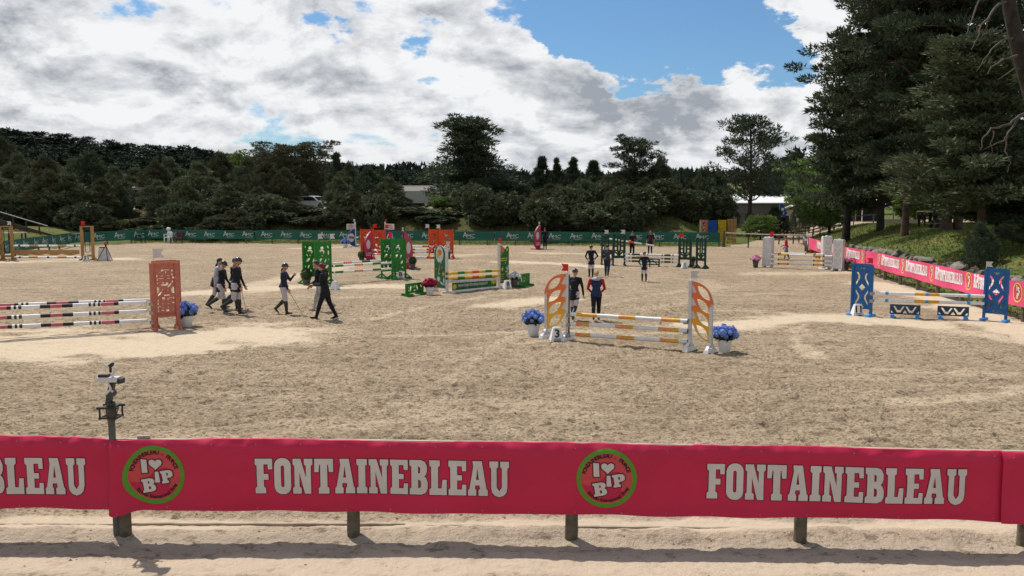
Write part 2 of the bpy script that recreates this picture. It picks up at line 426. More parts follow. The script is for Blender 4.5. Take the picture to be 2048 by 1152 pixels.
sand = link('sand_arena', grid_mesh('sand_arena', X, Y, Z, SAND, {'dry': dry(X, Y), 'tread': sst(9.75, 9.3, Y+.25*fbm(X*1.5, Y*1.5, 2, 13))})); tag(sand, kind='structure')

# clods thrown up in the raked sand
def clods():
    rs = np.random.RandomState(5); N = 15000
    Y = 6.2+rs.rand(N)**1.5*26; X = (rs.rand(N)-.5)*2*(Y*.62+1); s = .006+.018*rs.rand(N)**3
    keep = (dry(X, Y)+rs.rand(N)*.8 < .9) & ((Y > 9.4) | (rs.rand(N) < .35)); X, Y, s = X[keep], Y[keep], s[keep]
    Zb = sand_z(X, Y)
    o = np.array([(1, 0, 0), (-1, 0, 0), (0, 1, 0), (0, -1, 0), (0, 0, 1)], float)
    V = o[None]*s[:, None, None]*(1+.5*(rs.rand(len(X), 5, 1)-.5)); V[:, :, 2] = V[:, :, 2]*.8
    V += np.stack([X, Y, Zb], -1)[:, None]
    T = np.array([(0, 2, 4), (2, 1, 4), (1, 3, 4), (3, 0, 4)]); return V[:, T].reshape(-1, 3, 3)
CLOD = mat('sand clod', (.31, .24, .16), .95, .2, 3, spec=.05)
tag(link('sand_clods', tris_mesh('sand_clods', clods(), CLOD)), 'loose clods of sand scattered over the raked arena floor', 'clods', kind='stuff')

def grass_material():
    m = bpy.data.materials.new('grass ground'); m.use_nodes = True; nt = m.node_tree; b = nt.nodes['Principled BSDF']; k = NT(nt)
    tc = k.n('ShaderNodeTexCoord'); ob = tc.outputs['Object']; at = k.n('ShaderNodeAttribute', attribute_name='bare')
    ad = k.n('ShaderNodeAttribute', attribute_name='parched')
    a = k.noise(ob, .5, 5, .6, .3); f = k.noise(ob, 5, 5, .7)
    c = k.mix(k.mr(a, .35, .62), (.070, .108, .026), (.145, .142, .045))
    c = k.mix(k.mr(f, .40, .66, 0, .6), c, (.030, .042, .012))
    c = k.mix(k.math('MULTIPLY', ad.outputs['Fac'], k.mr(a, .42, .6, .15, 1.0)), c, (.20, .155, .055))
    al = k.n('ShaderNodeAttribute', attribute_name='shade_litter')  # tree shade over pine litter on the far bank, painted as dark brown ground
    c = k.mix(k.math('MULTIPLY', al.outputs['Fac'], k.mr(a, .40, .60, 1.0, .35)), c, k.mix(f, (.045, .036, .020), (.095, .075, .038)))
    bare = k.math('ADD', at.outputs['Fac'], k.math('MULTIPLY', k.math('SUBTRACT', f, .5), .8), clamp=True)
    bare = k.mr(bare, .35, .6)
    c = k.mix(bare, c, k.mix(k.mr(f, .4, .6), (.40, .31, .215), (.30, .22, .15)))
    k.set(b.inputs['Base Color'], c); b.inputs['Roughness'].default_value = .95; b.inputs['Specular IOR Level'].default_value = .08
    bp = k.n('ShaderNodeBump'); bp.inputs['Distance'].default_value = .12; bp.inputs['Strength'].default_value = .8
    k.set(bp.inputs['Height'], f); nt.links.new(bp.outputs[0], b.inputs['Normal']); return m
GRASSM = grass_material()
xs = np.concatenate([[-3000, -1500, -800, -500], np.arange(-380, -60, 10), np.arange(-60, 70, .55), np.arange(70, 380, 10), [500, 800, 1500, 3000]])
ys = np.concatenate([[-400, -100, -30], np.arange(-12, 20, 2), np.arange(20, 112, .55), np.arange(112, 400, 8), [450, 600, 900, 1500, 3500]])
X, Y = np.meshgrid(xs, ys); Z = terrain(X, Y)
inside = (X < R_(Y)) & (Y < F_(X)) & (X > -34)
bare = sst(3.0, 1.5, seg_d(X, Y, PATH)+fbm(X*.6, Y*.6, 3, 3))
pad = sst(0, 2, X-27-.1*(Y-88))*sst(0, 2, Y-88)*sst(72, 66, X)*sst(112, 108, Y); bare = np.maximum(bare, pad)
bare = np.where((Y < F_(X)+.1) & (X < R_(Y)+.35) & (Y < 66), 1.0, bare)
bare = np.where((Y > 66) & (Y < 72) & (X > 17.6) & (X < R_(Y)-.2), 1.0, bare)
bare = np.maximum(bare, .8*sst(95, 110, Y)*sst(20, 0, X)*sst(150, 130, Y))
par = sst(40, 0, np.abs(X+5))*sst(0, 3, Y-F_(X))*.6*sst(.0, .3, fbm(X*.12, Y*.12, 2, 31)+.1)+.5*sst(26, 18, X)*sst(50, 30, Y)
ground = link('grass_ground', grid_mesh('grass_ground', X, Y, Z, GRASSM, {'bare': bare, 'parched': par, 'shade_litter': sst(.3, 2.5, Y-F_(X)+fbm(X*.3, Y*.3, 3, 17)*3)*sst(17, 12, X)*sst(110, 95, Y)*.95})); tag(ground, kind='structure')
def TZ(x, y): return float(terrain(np.array([x]), np.array([y]))[0])

# grass blades on the bank and the strips beside the fences
def tufts():
    rs = np.random.RandomState(11); N = 95000
    Y = 20+rs.rand(N)*70; X = 14+rs.rand(N)*32
    d = X-R_(Y); b = seg_d(X, Y, PATH)
    keep = (d > .25) & (b > 2.2) & (d < 16) & (np.abs(X) < Y*.64+2) & ~((Y > 66) & (X < 24) & (d < 0)); X, Y = X[keep], Y[keep]
    N2 = 16000; X2 = -34+rs.rand(N2)*52; Y2 = F_(X2)+.3+rs.rand(N2)**1.5*9
    X = np.concatenate([X, X2]); Y = np.concatenate([Y, Y2]); Z = terrain(X, Y)-.01
    n = len(X); h = .05+.13*rs.rand(n)**2; a = rs.rand(n)*6.283; wd = .03+.04*rs.rand(n)
    dx, dy = np.cos(a)*wd, np.sin(a)*wd; lx, ly = (rs.rand(n)-.5)*.1, (rs.rand(n)-.5)*.1
    return np.stack([np.stack([X-dx, Y-dy, Z], -1), np.stack([X+dx, Y+dy, Z], -1), np.stack([X+lx, Y+ly, Z+h], -1)], 1)
tag(link('grass_tufts', tris_mesh('grass_tufts', tufts(), mat('grass blades', (.118, .158, .040), .8, .3, .8, col2=(.19, .18, .058), trans=.35, rand=.3))),
    'rough grass growing on the bank and behind the fences', 'grass', kind='stuff')
# ------------------------------------------------------------------ slab lettering (unit height 10)
def rr(x0, y0, x1, y1, r, n=5):
    o = []
    for cx, cy, a0 in ((x1-r, y0+r, -90), (x1-r, y1-r, 0), (x0+r, y1-r, 90), (x0+r, y0+r, 180)):
        for i in range(n+1):
            a = math.radians(a0+90*i/n); o.append((cx+r*math.cos(a), cy+r*math.sin(a)))
    return o
def slab(ch):
    if ch == 'I': return 3.2, [[(0, 0), (3.2, 0), (3.2, 1.6), (2.65, 2), (2.65, 8), (3.2, 8.4), (3.2, 10), (0, 10), (0, 8.4), (.55, 8), (.55, 2), (0, 1.6)]]
    if ch == 'i': return 2.6, [[(0, 0), (2.6, 0), (2.3, 6.6), (.3, 6.6)], [(.5, 7.6), (2.1, 7.6), (2.1, 9.4), (.5, 9.4)]]
    if ch == 'F': return 5.3, [[(0, 0), (3.2, 0), (3.2, 1.6), (2.65, 2), (2.65, 4.0), (4.1, 4.0), (4.1, 5.7), (2.65, 5.7), (2.65, 8.4), (3.9, 8.4), (4, 7.0), (5.3, 7.0), (5.3, 10), (0, 10), (0, 8.4), (.55, 8), (.55, 2), (0, 1.6)]]
    if ch == 'E': return 5.4, [[(0, 0), (5.4, 0), (5.4, 3.1), (4.15, 3.1), (4.05, 1.7), (2.65, 1.7), (2.65, 4.3), (4.1, 4.3), (4.1, 5.8), (2.65, 5.8), (2.65, 8.4), (4.05, 8.4), (4.15, 7.0), (5.4, 7.0), (5.4, 10), (0, 10), (0, 8.4), (.55, 8), (.55, 2), (0, 1.6)]]
    if ch == 'L': return 5.3, [[(0, 0), (5.3, 0), (5.3, 4.4), (4.0, 4.4), (3.7, 1.9), (2.65, 1.9), (2.65, 8), (3.2, 8.4), (3.2, 10), (0, 10), (0, 8.4), (.55, 8), (.55, 2), (0, 1.6)]]
    if ch == 'T': return 5.7, [[(1.25, 0), (4.45, 0), (4.45, 1.6), (3.9, 2), (3.9, 8.3), (4.2, 8.3), (4.4, 6.2), (5.7, 6.2), (5.7, 10), (0, 10), (0, 6.2), (1.3, 6.2), (1.5, 8.3), (1.8, 8.3), (1.8, 2), (1.25, 1.6)]]
    if ch == 'A': return 6.0, [[(0, 0), (2.5, 0), (2.5, 1.6), (2.1, 2), (2.25, 3), (3.5, 3), (3.65, 2), (3.2, 1.6), (3.2, 0), (6, 0), (6, 1.6), (5.6, 2), (4.5, 8.3), (4.2, 10), (1.4, 10), (1.6, 8.3), (.45, 2), (0, 1.6)], [(2.45, 4.6), (3.3, 4.6), (2.9, 7.9)]]
    if ch == 'N': return 6.0, [[(0, 0), (2.6, 0), (2.6, 1.6), (2.0, 2), (2.0, 6.2), (3.6, 0), (5.5, 0), (5.5, 8), (6, 8.4), (6, 10), (3.4, 10), (3.4, 8.4), (4.0, 8), (4.0, 4.6), (2.4, 10), (0, 10), (0, 8.4), (.5, 8), (.5, 2), (0, 1.6)]]
    if ch == 'U': return 5.9, [[(2.95, -.25), (4.3, .2), (5.1, 1.1), (5.4, 2.5), (5.4, 8), (5.9, 8.4), (5.9, 10), (2.95+.3, 10), (3.25, 8.4), (3.75, 8), (3.75, 2.6), (2.95, 1.5), (2.15, 2.6), (2.15, 8), (2.65, 8.4), (2.65, 10), (0, 10), (0, 8.4), (.5, 8), (.5, 2.5), (.8, 1.1), (1.6, .2)]]
    if ch == 'O': return 5.1, [rr(0, -.2, 5.1, 10.2, 2.3), rr(2.05, 1.9, 3.05, 8.1, .5)]
    if ch == 'B': return 5.5, [[(0, 0), (3.6, 0), (4.9, .5), (5.5, 1.7), (5.5, 3.6), (5.1, 4.7), (4.5, 5.2), (5.0, 5.8), (5.3, 6.7), (5.3, 8.3), (4.7, 9.5), (3.5, 10), (0, 10), (0, 8.4), (.55, 8), (.55, 2), (0, 1.6)], [(2.6, 1.8), (3.3, 2.0), (3.5, 2.6), (3.4, 3.9), (2.6, 4.3)], [(2.6, 6), (3.2, 6.2), (3.3, 7.7), (2.6, 8.2)]]
    if ch == 'P': return 5.4, [[(0, 0), (3.2, 0), (3.2, 1.6), (2.65, 2), (2.65, 3.9), (4.4, 4.1), (5.4, 5.3), (5.4, 8.3), (4.6, 9.6), (3.4, 10), (0, 10), (0, 8.4), (.55, 8), (.55, 2), (0, 1.6)], [(2.6, 5.6), (3.2, 5.8), (3.4, 7.6), (2.6, 8.2)]]
def inflate(lp, e):
    n = len(lp); A = sum(lp[i][0]*lp[(i+1) % n][1]-lp[(i+1) % n][0]*lp[i][1] for i in range(n)); sg = 1 if A > 0 else -1; o = []
    for i in range(n):
        a, b, c = Vector(lp[i-1]), Vector(lp[i]), Vector(lp[(i+1) % n])
        d1 = (b-a).normalized(); d2 = (c-b).normalized(); n1 = Vector((d1.y, -d1.x))*sg; n2 = Vector((d2.y, -d2.x))*sg
        m = (n1+n2); m = m.normalized() if m.length > 1e-6 else n1
        o.append(tuple(b+m*e/max(.45, m.dot(n1))))
    return o
def slab_word(txt, h, width=None, gap=.55):
    """returns loops per letter, in metres, starting at x=0, baseline 0"""
    L = []; x = 0
    for ch in txt:
        w_, lp = slab(ch)
        if ch == 'i': L.append([[(x+p[0], p[1]) for p in lp[0]]]); L.append([[(x+p[0], p[1]) for p in lp[1]]])
        else: L.append([[(x+p[0], p[1]) for p in q] for q in lp])
        x += w_+gap
    tot = x-gap; sx = (width/tot if width else h/10); s = h/10
    return [[[(p[0]*sx, p[1]*s) for p in q] for q in l] for l in L], tot*sx
def flat(loops):
    return cdt(loops)
def refine(v, f, mx):
    v = list(v); out = []; st = [tuple(q) for q in f]; mid = {}
    while st:
        q = st.pop()
        if len(q) > 3:
            if max(math.dist(v[q[i]], v[q[(i+1) % len(q)]]) for i in range(len(q))) <= mx: out.append(q)
            else: st += [(q[0], q[i], q[i+1]) for i in range(1, len(q)-1)]
            continue
        d = [math.dist(v[q[i]], v[q[(i+1) % 3]]) for i in range(3)]; i = d.index(max(d))
        if d[i] <= mx: out.append(q); continue
        a, b, c = q[i], q[(i+1) % 3], q[(i+2) % 3]; key = (min(a, b), max(a, b))
        if key not in mid: mid[key] = len(v); v.append(((v[a][0]+v[b][0])/2, (v[a][1]+v[b][1])/2))
        st += [(a, mid[key], c), (mid[key], b, c)]
    return v, out
class PRINT:
    """flat print laid on a banner whose surface is given by surf(s, z, off)"""
    def __init__(s, surf, mx=.06): s.surf = surf; s.mb = MB(); s.mx = mx
    def poly(s, loops, ox, oz, off, mi=0, rot=0.0, sc_=1.0):
        v, f = flat(loops); s.tri(v, f, ox, oz, off, mi, rot, sc_)
    def tri(s, v, f, ox, oz, off, mi=0, rot=0.0, sc_=1.0):
        c, n = math.cos(rot)*sc_, math.sin(rot)*sc_; v, f = refine(v, f, s.mx/sc_)
        s.mb.add([s.surf(ox+x*c-y*n, oz+x*n+y*c, off) for x, y in v], f, mi)
def disc(r, n=40, r2=None):
    o = [(r*math.cos(2*math.pi*i/n), r*math.sin(2*math.pi*i/n)) for i in range(n)]
    if r2: return [o, [(r2*math.cos(2*math.pi*i/n), r2*math.sin(2*math.pi*i/n)) for i in range(n)]]
    return [o]
def discgrid(r, r0=0.0, nr=4, n=36):
    v = []; f = []
    for i in range(nr+1):
        q = r0+(r-r0)*i/nr
        for j in range(n): v.append((q*math.cos(2*math.pi*j/n), q*math.sin(2*math.pi*j/n)))
    for i in range(nr):
        for j in range(n):
            a = i*n+j; b = i*n+(j+1) % n; f.append((a, a+n, b+n, b))
    return v, f
HEART = [(0, -1.0), (.35, -.6), (.9, -.1), (1.05, .35), (.9, .75), (.5, .9), (.15, .75), (0, .45), (-.15, .75), (-.5, .9), (-.9, .75), (-1.05, .35), (-.9, -.1), (-.35, -.6)]
def glyphs_on_arc(pr, txt, R, a_mid, span, size, ox, oz, off, mi, top=True):
    n = len(txt)
    for i, ch in enumerate(txt):
        if ch == ' ': continue
        if ch not in GL: GL[ch] = text_poly(ch, 1.0, .03)
        v, f = GL[ch]
        if not v: continue
        mx = (min(p[0] for p in v)+max(p[0] for p in v))/2
        t = (i+.5)/n-.5
        a = a_mid-t*span if top else a_mid+t*span
        rot = a-math.pi/2 if top else a+math.pi/2
        cx, cz = R*math.cos(a), R*math.sin(a)
        v2 = [((x-mx)*size, y*size) for x, y in v]
        pr.tri(v2, f, ox+cx, oz+cz, off, mi, rot)
GL = {}
PINK = mat('pink banner cloth', (.52, .016, .062), .52, .04, 1.5, spec=.3, trans=.05)
PINK2 = mat('bright pink banner cloth', (.86, .085, .22), .5, .05, 1.5, spec=.3, trans=.12)
LETTER = mat('banner letter cream', (.64, .58, .53), .6, .05, 3, trans=.05)
LETTERW = mat('banner letter white', (.82, .78, .76), .6, .05, 3)
OUTL = mat('banner letter outline', (.10, .012, .02), .6, .05)
LGREEN = mat('logo green ring', (.085, .28, .02), .55, .05)
LRED = mat('logo red lobe', (.56, .065, .07), .55, .05)
LYEL = mat('logo yellow ring', (.80, .55, .12), .55, .05)
INK = mat('logo black ink', (.015, .012, .012), .6, .05)
def logo(pr, s, z, r):
    v, f = discgrid(r, r*.86, 2, 48); pr.tri(v, f, s, z, .004, 2)
    v, f = discgrid(r*.86, 0, 4, 36); pr.tri(v, f, s, z, .0035, 3)
    lob = [(-.84, .05), (-.78, -.18), (-.6, -.25), (-.35, -.2), (-.15, 0), (.1, .22), (.4, .25), (.55, .1), (.5, -.15), (.48, -.4), (.62, -.55), (.5, -.68), (.2, -.8), (-.2, -.8), (-.55, -.62), (-.78, -.3)]
    pr.poly([[(x*r, y*r) for x, y in lob]], s, z, .005, 4)
    glyphs_on_arc(pr, "FONTAINEBLEAU - FRANCE", r*.71, math.radians(92), math.radians(152), r*.185, s, z, .0065, 1, True)
    glyphs_on_arc(pr, "Bonneau International Poney", r*.80, math.radians(-82), math.radians(118), r*.165, s, z, .0065, 1, False)
    for off, mi, e in ((.007, 5, .035), (.009, 0, 0.0)):
        I = [[(-.43, .07), (-.24, .07), (-.26, .52), (-.45, .54)]]
        pr.poly([inflate([(x, y) for x, y in I[0]], e)], s, z, off, mi, sc_=r)
        pr.poly([inflate([(x*.21+.03, y*.19+.36) for x, y in HEART], e)], s, z, off, mi, sc_=r)
        pr.poly([inflate([(.0, -.26), (.17, -.26), (.12, .11), (.0, .11)], e)], s, z, off, mi, sc_=r)
        for ch, ox, oz, rot, q in (('B', -.40, -.62, .16, .046), ('P', .24, -.30, .16, .043)):
            w_, lp = slab(ch); lp = [[(x*q*1.75, y*q) for x, y in l] for l in lp]
            pr.poly([inflate(lp[0], e)]+([inflate(l, -e*.4) for l in lp[1:]] if e == 0 else []), s+ox*r, z+oz*r, off, mi, rot, r)

# ------------------------------------------------------------------ near fence, posts, banners
NB = [G(*p) for p in ((250, 1072), (707, 1072), (1142, 1080), (1599, 1084.5), (2046, 1089))]
def YN(x): return float(np.interp(x, [-30, NB[0].x, NB[1].x, NB[2].x, NB[3].x, NB[4].x, 30], [NB[0].y+.3, NB[0].y, NB[1].y, NB[2].y, NB[3].y, NB[4].y, NB[4].y-.6]))
fence = thing('near_fence', (NB[0].x, NB[0].y, 0), 0, 'low timber fence on round posts carrying the crimson banners in front of the camera', 'fence')
for p in [Vector((NB[0].x-2.4, NB[0].y+.02, 0))]+NB+[Vector((NB[4].x+2.4, NB[4].y-.1, 0))]:
    m = MB(); n = 14; r = .066; pr_ = [(r*1.05, -.15), (r*1.03, .1), (r, .5), (r*.99, .9), (r*.96, .95), (r*.85, .97)]
    m.lathe(pr_, (0, 0, 0), n); m.v = [(x+.006*math.sin(z*7+i)+.004*rnd.random(), y+.004*rnd.random(), z) for i, (x, y, z) in enumerate(m.v)]
    o = m.build('post', WOOD, fence, True); o.location = (p.x-NB[0].x, p.y-NB[0].y, 0)
def rail(name, pts, w_, h_, m_, parent, org, jit=0.0):
    for a, b in zip(pts, pts[1:]):
        mm = MB(); mm.beam(a-org, b-org, w_, h_); mm.build(name, m_, parent)
orgN = Vector((NB[0].x, NB[0].y, 0))
def ZT(x): # banner top height
    px = 1024+FPX*x/(YN(x)-.07)/cP
    return ZA(float(np.interp(px, [-200, 0, 235, 512, 1100, 1560, 2048, 2300], [872, 875, 881, 880.5, 888, 895, 905, 910])), YN(x)-.07)
def ZB(x):
    px = 1024+FPX*x/(YN(x)-.07)/cP
    return ZA(float(np.interp(px, [-200, 0, 200, 300, 512, 1100, 1560, 1990, 2048, 2300], [1014, 1016, 1018, 1019, 1021, 1028, 1034, 1039, 1042, 1046])), YN(x)-.07)
xs_ = [NB[0].x-4.8]+[NB[i].x for i in range(5)]+[NB[4].x+3]
rail('top_rail', [Vector((x, YN(x)+.02, ZT(x)-.055)) for x in xs_], .045, .10, RAILW, fence, orgN)
rail('lower_rail', [Vector((x, YN(x)+.02, ZB(x)+.22)) for x in xs_], .045, .10, RAILW, fence, orgN)

def banner_surf(x, z, off=0.0, fold=None):
    t = (z-ZB(x))/(ZT(x)-ZB(x)); y = YN(x)-.085-off
    y += -.020*math.sin(x*1.9+.5)*math.sin(min(max(t, 0), 1)*math.pi) - .012*math.sin(x*5.3)*(1-t)**2
    if t > .84:
        u = min(1, (t-.84)/.16)
        cr = abs((x/.47+.5) % 1-.5)*2
        y += .05*u**2+.030*u*float(vn(x*5.5, 3.0, 4))+.030*u*float(vn(x*17, z*20, 6))-.022*u*(1-u)*4*max(0, 1-cr*5)
    z2 = z+.010*math.sin(x*2.31+1)*(t**3)*.6
    return (x, y, z2)
def near_banner(x0, x1, label, surf, items):
    nx = int((x1-x0)/.045); nz = 26; mb = MB(); vs = []; fs = []
    for j in range(nz+1):
        for i in range(nx+1):
            x = x0+(x1-x0)*i/nx; t = (j/nz)
            z = ZB(x)+(ZT(x)-ZB(x))*t+(.004*math.sin(x*7.1)+.005*math.sin(x*2.2))*(1-t)**3+.008*float(vn(x*4, 1, 2))*t**6
            vs.append(surf(x, z, 0.0))
    # strip folded back over the rail
    for i in range(nx+1):
        a = vs[nz*(nx+1)+i]; vs.append((a[0], a[1]+.05, a[2]-.004))
    for i in range(nx+1):
        a = vs[nz*(nx+1)+i]; vs.append((a[0], a[1]+.06, a[2]-.10))
    for j in range(nz+2):
        for i in range(nx):
            a = j*(nx+1)+i; fs.append((a, a+1, a+nx+2, a+nx+1))
    org = Vector((x0, YN(x0), 0)); root = thing('banner', org, 0, label, 'banner', 'crimson banners on the near fence')
    mb.add([Vector(v)-org for v in vs], fs); mb.build('cloth', PINK, root, True)
    for kind, cx, cz, w_, h_ in items:
        pr = PRINT(lambda x, z, off: tuple(Vector(surf(x, z, off))-org))
        if kind == 'word':
            L, tw = slab_word('FONTAINEBLEAU', h_, w_)
            sl_ = (ZT(cx+w_)-ZT(cx))/w_
            for lt in L:
                pr = PRINT(lambda x, z, off: tuple(Vector(surf(x, z, off))-org)); ox = lt[0][0][0]
                for off, mi, e in ((.0035, 5, .008), (.006, 0, 0)):
                    lp = [inflate(lt[0], e)]+([inflate(q, -e) for q in lt[1:]])
                    lp = [[(x, y+x*sl_) for x, y in q] for q in lp]
                    pr.poly(lp, cx, cz, off, mi)
                pr.mb.build('letter', [LETTER, INK, LGREEN, LRED, PINK, OUTL], root)
        else:
            logo(pr, cx, cz, w_); pr.mb.build('round_logo', [LETTER, INK, LGREEN, LRED, PINK, OUTL], root)
    # eyelets along both hems
    ey = MB(); x = x0+.1
    while x < x1:
        for z in (ZT(x)-.045, ZB(x)+.03):
            if rnd.random() < .85:
                p = Vector(surf(x, z, .004))-org; ey.ico(p, .0075, 1, 0, (1, .5, 1))
        x += .47+.03*rnd.random()
    ey.build('eyelets', mat('brass eyelet', (.35, .3, .25), .4, .1, metal=.6), root)
    return root
YB = YN(0)-.085
xw = lambda px, py: XA(px, py, YN(0)-.06)
def wrd(x0p, x1p, ytl, ybl): # pixel box of a word's first letter
    Yb = YN(xw(x0p, 950))-.09; a, b = XA(x0p, 950, Yb), XA(x1p, 950, Yb); zt, zb = ZA(ytl, Yb), ZA(ybl, Yb)
    return ('word', a, zb, b-a, zt-zb)
def lg(px, py, r):
    Yb = YN(xw(px, 950))-.09; return ('logo', XA(px, py, Yb), ZA(py, Yb), r*Yb/FPX, 0)
xs0 = xw(232, 950)
def surf_mid(x, z, off=0):
    p = banner_surf(x, z, off); d = x-xs0
    # the roll starts in a bulge where it wraps round the camera post
    y = p[1]-.055*math.exp(-((d+.01)/.13)**2)
    t = (z-ZB(x))/(ZT(x)-ZB(x))
    return (p[0]-.05*(1-t)*math.exp(-(d/.10)**2), y, p[2]-.07*(1-t)*math.exp(-((d-.0)/.13)**2))
near_banner(xw(-260, 950), xw(222, 950), 'crimson banner at far left reading BLEAU, left of the camera post', banner_surf, [wrd(-333, 173, 911, 983)])
near_banner(xs0-.07, xw(1992, 950), 'long crimson banner with two round logos and FONTAINEBLEAU written twice', surf_mid,
            [wrd(511, 1018, 917, 986), wrd(1415, 1927, 928, 998), lg(309, 950, 62), lg(1213, 957, 62)])
def surf_r(x, z, off=0):
    p = banner_surf(x, z, off); d = x-xw(1990, 950)
    return (p[0], p[1]-.03-.05*math.exp(-((d-.35)/.25)**2), p[2])
near_banner(xw(1984, 950), xw(2300, 950), 'plain crimson banner end lapped beside the right picture edge post', surf_r, [])

# timber edging boards half buried just inside the fence
eb = [(-8.5, -4.4), (-4.35, -1.2), (-1.15, -.2), (.05, 2.7), (2.75, 4.3), (4.4, 8.6)]
for i, (a, b) in enumerate(eb):
    m = MB(); dz = (-.045, -.030, -.036, -.026, -.042, -.032)[i]; m.beam((a, YN(a)+.33, dz), (b, YN(b)+.33, dz+.006), .035, .10)
    tag(m.build('edging_board', RAILW), 'half-buried pale edging board in the sand behind the near fence, number %s along the picture' % ('leftmost', 'second from left', 'third from left', 'middle-right', 'second from right', 'rightmost')[i] if False else ('leftmost', 'second from left', 'third from left', 'third from right', 'second from right', 'rightmost')[i]+' half-buried edging board in the sand under the crimson banners', 'edging board', 'edging boards under the near fence')

# ------------------------------------------------------------------ camera head on its own post
pb = G(233, 1076); pb.y += .015; Yc = pb.y
cs = thing('camera_stand', pb, 0, 'grey steel post with clamped swivel camera head rising above the crimson banner', 'camera stand')
zt = ZA(836, Yc)
m = MB(); m.tube([(0, 0, -.1), (0, 0, zt)], .036, 14); m.build('pole', mat('dull grey pipe', (.10, .105, .095), .6, .15, 12), cs, True)
m = MB(); m.tube([(0, 0, zt-.04), (0, 0, zt+.02)], [.036, .052], 14); m.tube([(0, 0, zt+.02), (0, 0, zt+.13)], .052, 14)
m.build('socket', mat('rusty steel', (.13, .11, .085), .7, .25, 20), cs, True)
m = MB(); z1 = zt+.125
for sx in (-1, 1):
    for sy in (-1, 1): m.beam((sx*.085, sy*.075, z1-.11), (sx*.085, sy*.075, z1+.01), .014, .014)
    m.beam((sx*.085, -.09, z1-.11), (sx*.085, .09, z1-.11), .02, .02)
for sy in (-1, 1):
    m.beam((-.115, sy*.075, z1), (.115, sy*.075, z1), .022, .022); m.beam((-.09, sy*.075, z1-.11), (.09, sy*.075, z1-.11), .018, .018)
m.box((0, 0, z1), (.13, .13, .02)); m.build('clamp_frame', PLASTG, cs)
m = MB(); m.tube([(0, 0, z1), (.0, 0, z1+.03), (-.02, 0, z1+.045)], [.05, .05, .03], 12)
m.beam((-.025, 0, z1+.02), (.03, 0, z1+.26), .05, .06); m.tube([(.01, -.05, z1+.14), (.01, .05, z1+.14)], .04, 12)
m.build('swivel_arm', mat('charcoal metal', (.035, .035, .037), .45, .15, 14, spec=.5), cs)
m = MB(); m.beam((-.04, -.045, z1+.13), (.035, -.05, z1+.20), .014, .022); m.beam((.035, -.05, z1+.20), (.0, -.045, z1+.265), .014, .02); m.ico((.045, -.05, z1+.175), .014, 2)
m.build('bracket', mat('pale alloy', (.62, .60, .57), .35, .08, spec=.5), cs)
m = MB(); m.box((-.005, 0, z1+.295), (.215, .10, .05)); m.build('camera_body', mat('pale alloy', (.6, .6, .6)), cs)
m = MB(); m.box((-.055, 0, z1+.335), (.10, .07, .026)); m.build('accessory', PLASTG, cs); m = MB(); m.box((.10, .0, z1+.28), (.09, .085, .05)); m.tube([(.13, -.04, z1+.28), (.13, -.07, z1+.28)], .022, 12)
m.build('camera_lens_block', PLASTG, cs)
m = MB(); m.beam((.04, -.02, z1+.31), (.075, -.02, z1+.43), .016, .026); m.build('handle_rod', mat('pale alloy', (.6, .6, .6)), cs)
m = MB(); m.ico((.025, -.01, z1+.455), .032, 2, .05, (1.1, .9, .9)); m.tube([(.02, -.01, z1+.37), (.02, -.01, z1+.43)], .014, 8); m.build('knob', PLASTG, cs, True)
m = MB()
ar = [(-.045, z1+.49), (-.03, z1+.47), (-.01, z1+.452), (.015, z1+.462), (.04, z1+.482), (.062, z1+.492)]
m.tube([(x, -.045, z) for x, z in ar], .0085, 8); m.build('sighting_fork', WHITE, cs, True)
m = MB(); m.tube([(.03, -.02, z1), (.09, -.03, z1-.02), (.07, -.04, z1-.09), (.05, -.05, z1-.13)], .006, 6); m.build('cable', BLACK, cs)
# tie and small plate on the rail by the post
m = MB(); m.beam((0, 0, 0), (.13, .0, .003), .03, .03)
o = m.build('bracket_plate', STEEL); px = xw(262, 880); o.location = (px, YN(px)+.02, ZT(px)+.012); tag(o, 'small grey metal plate lying on the rail beside the camera post', 'plate')

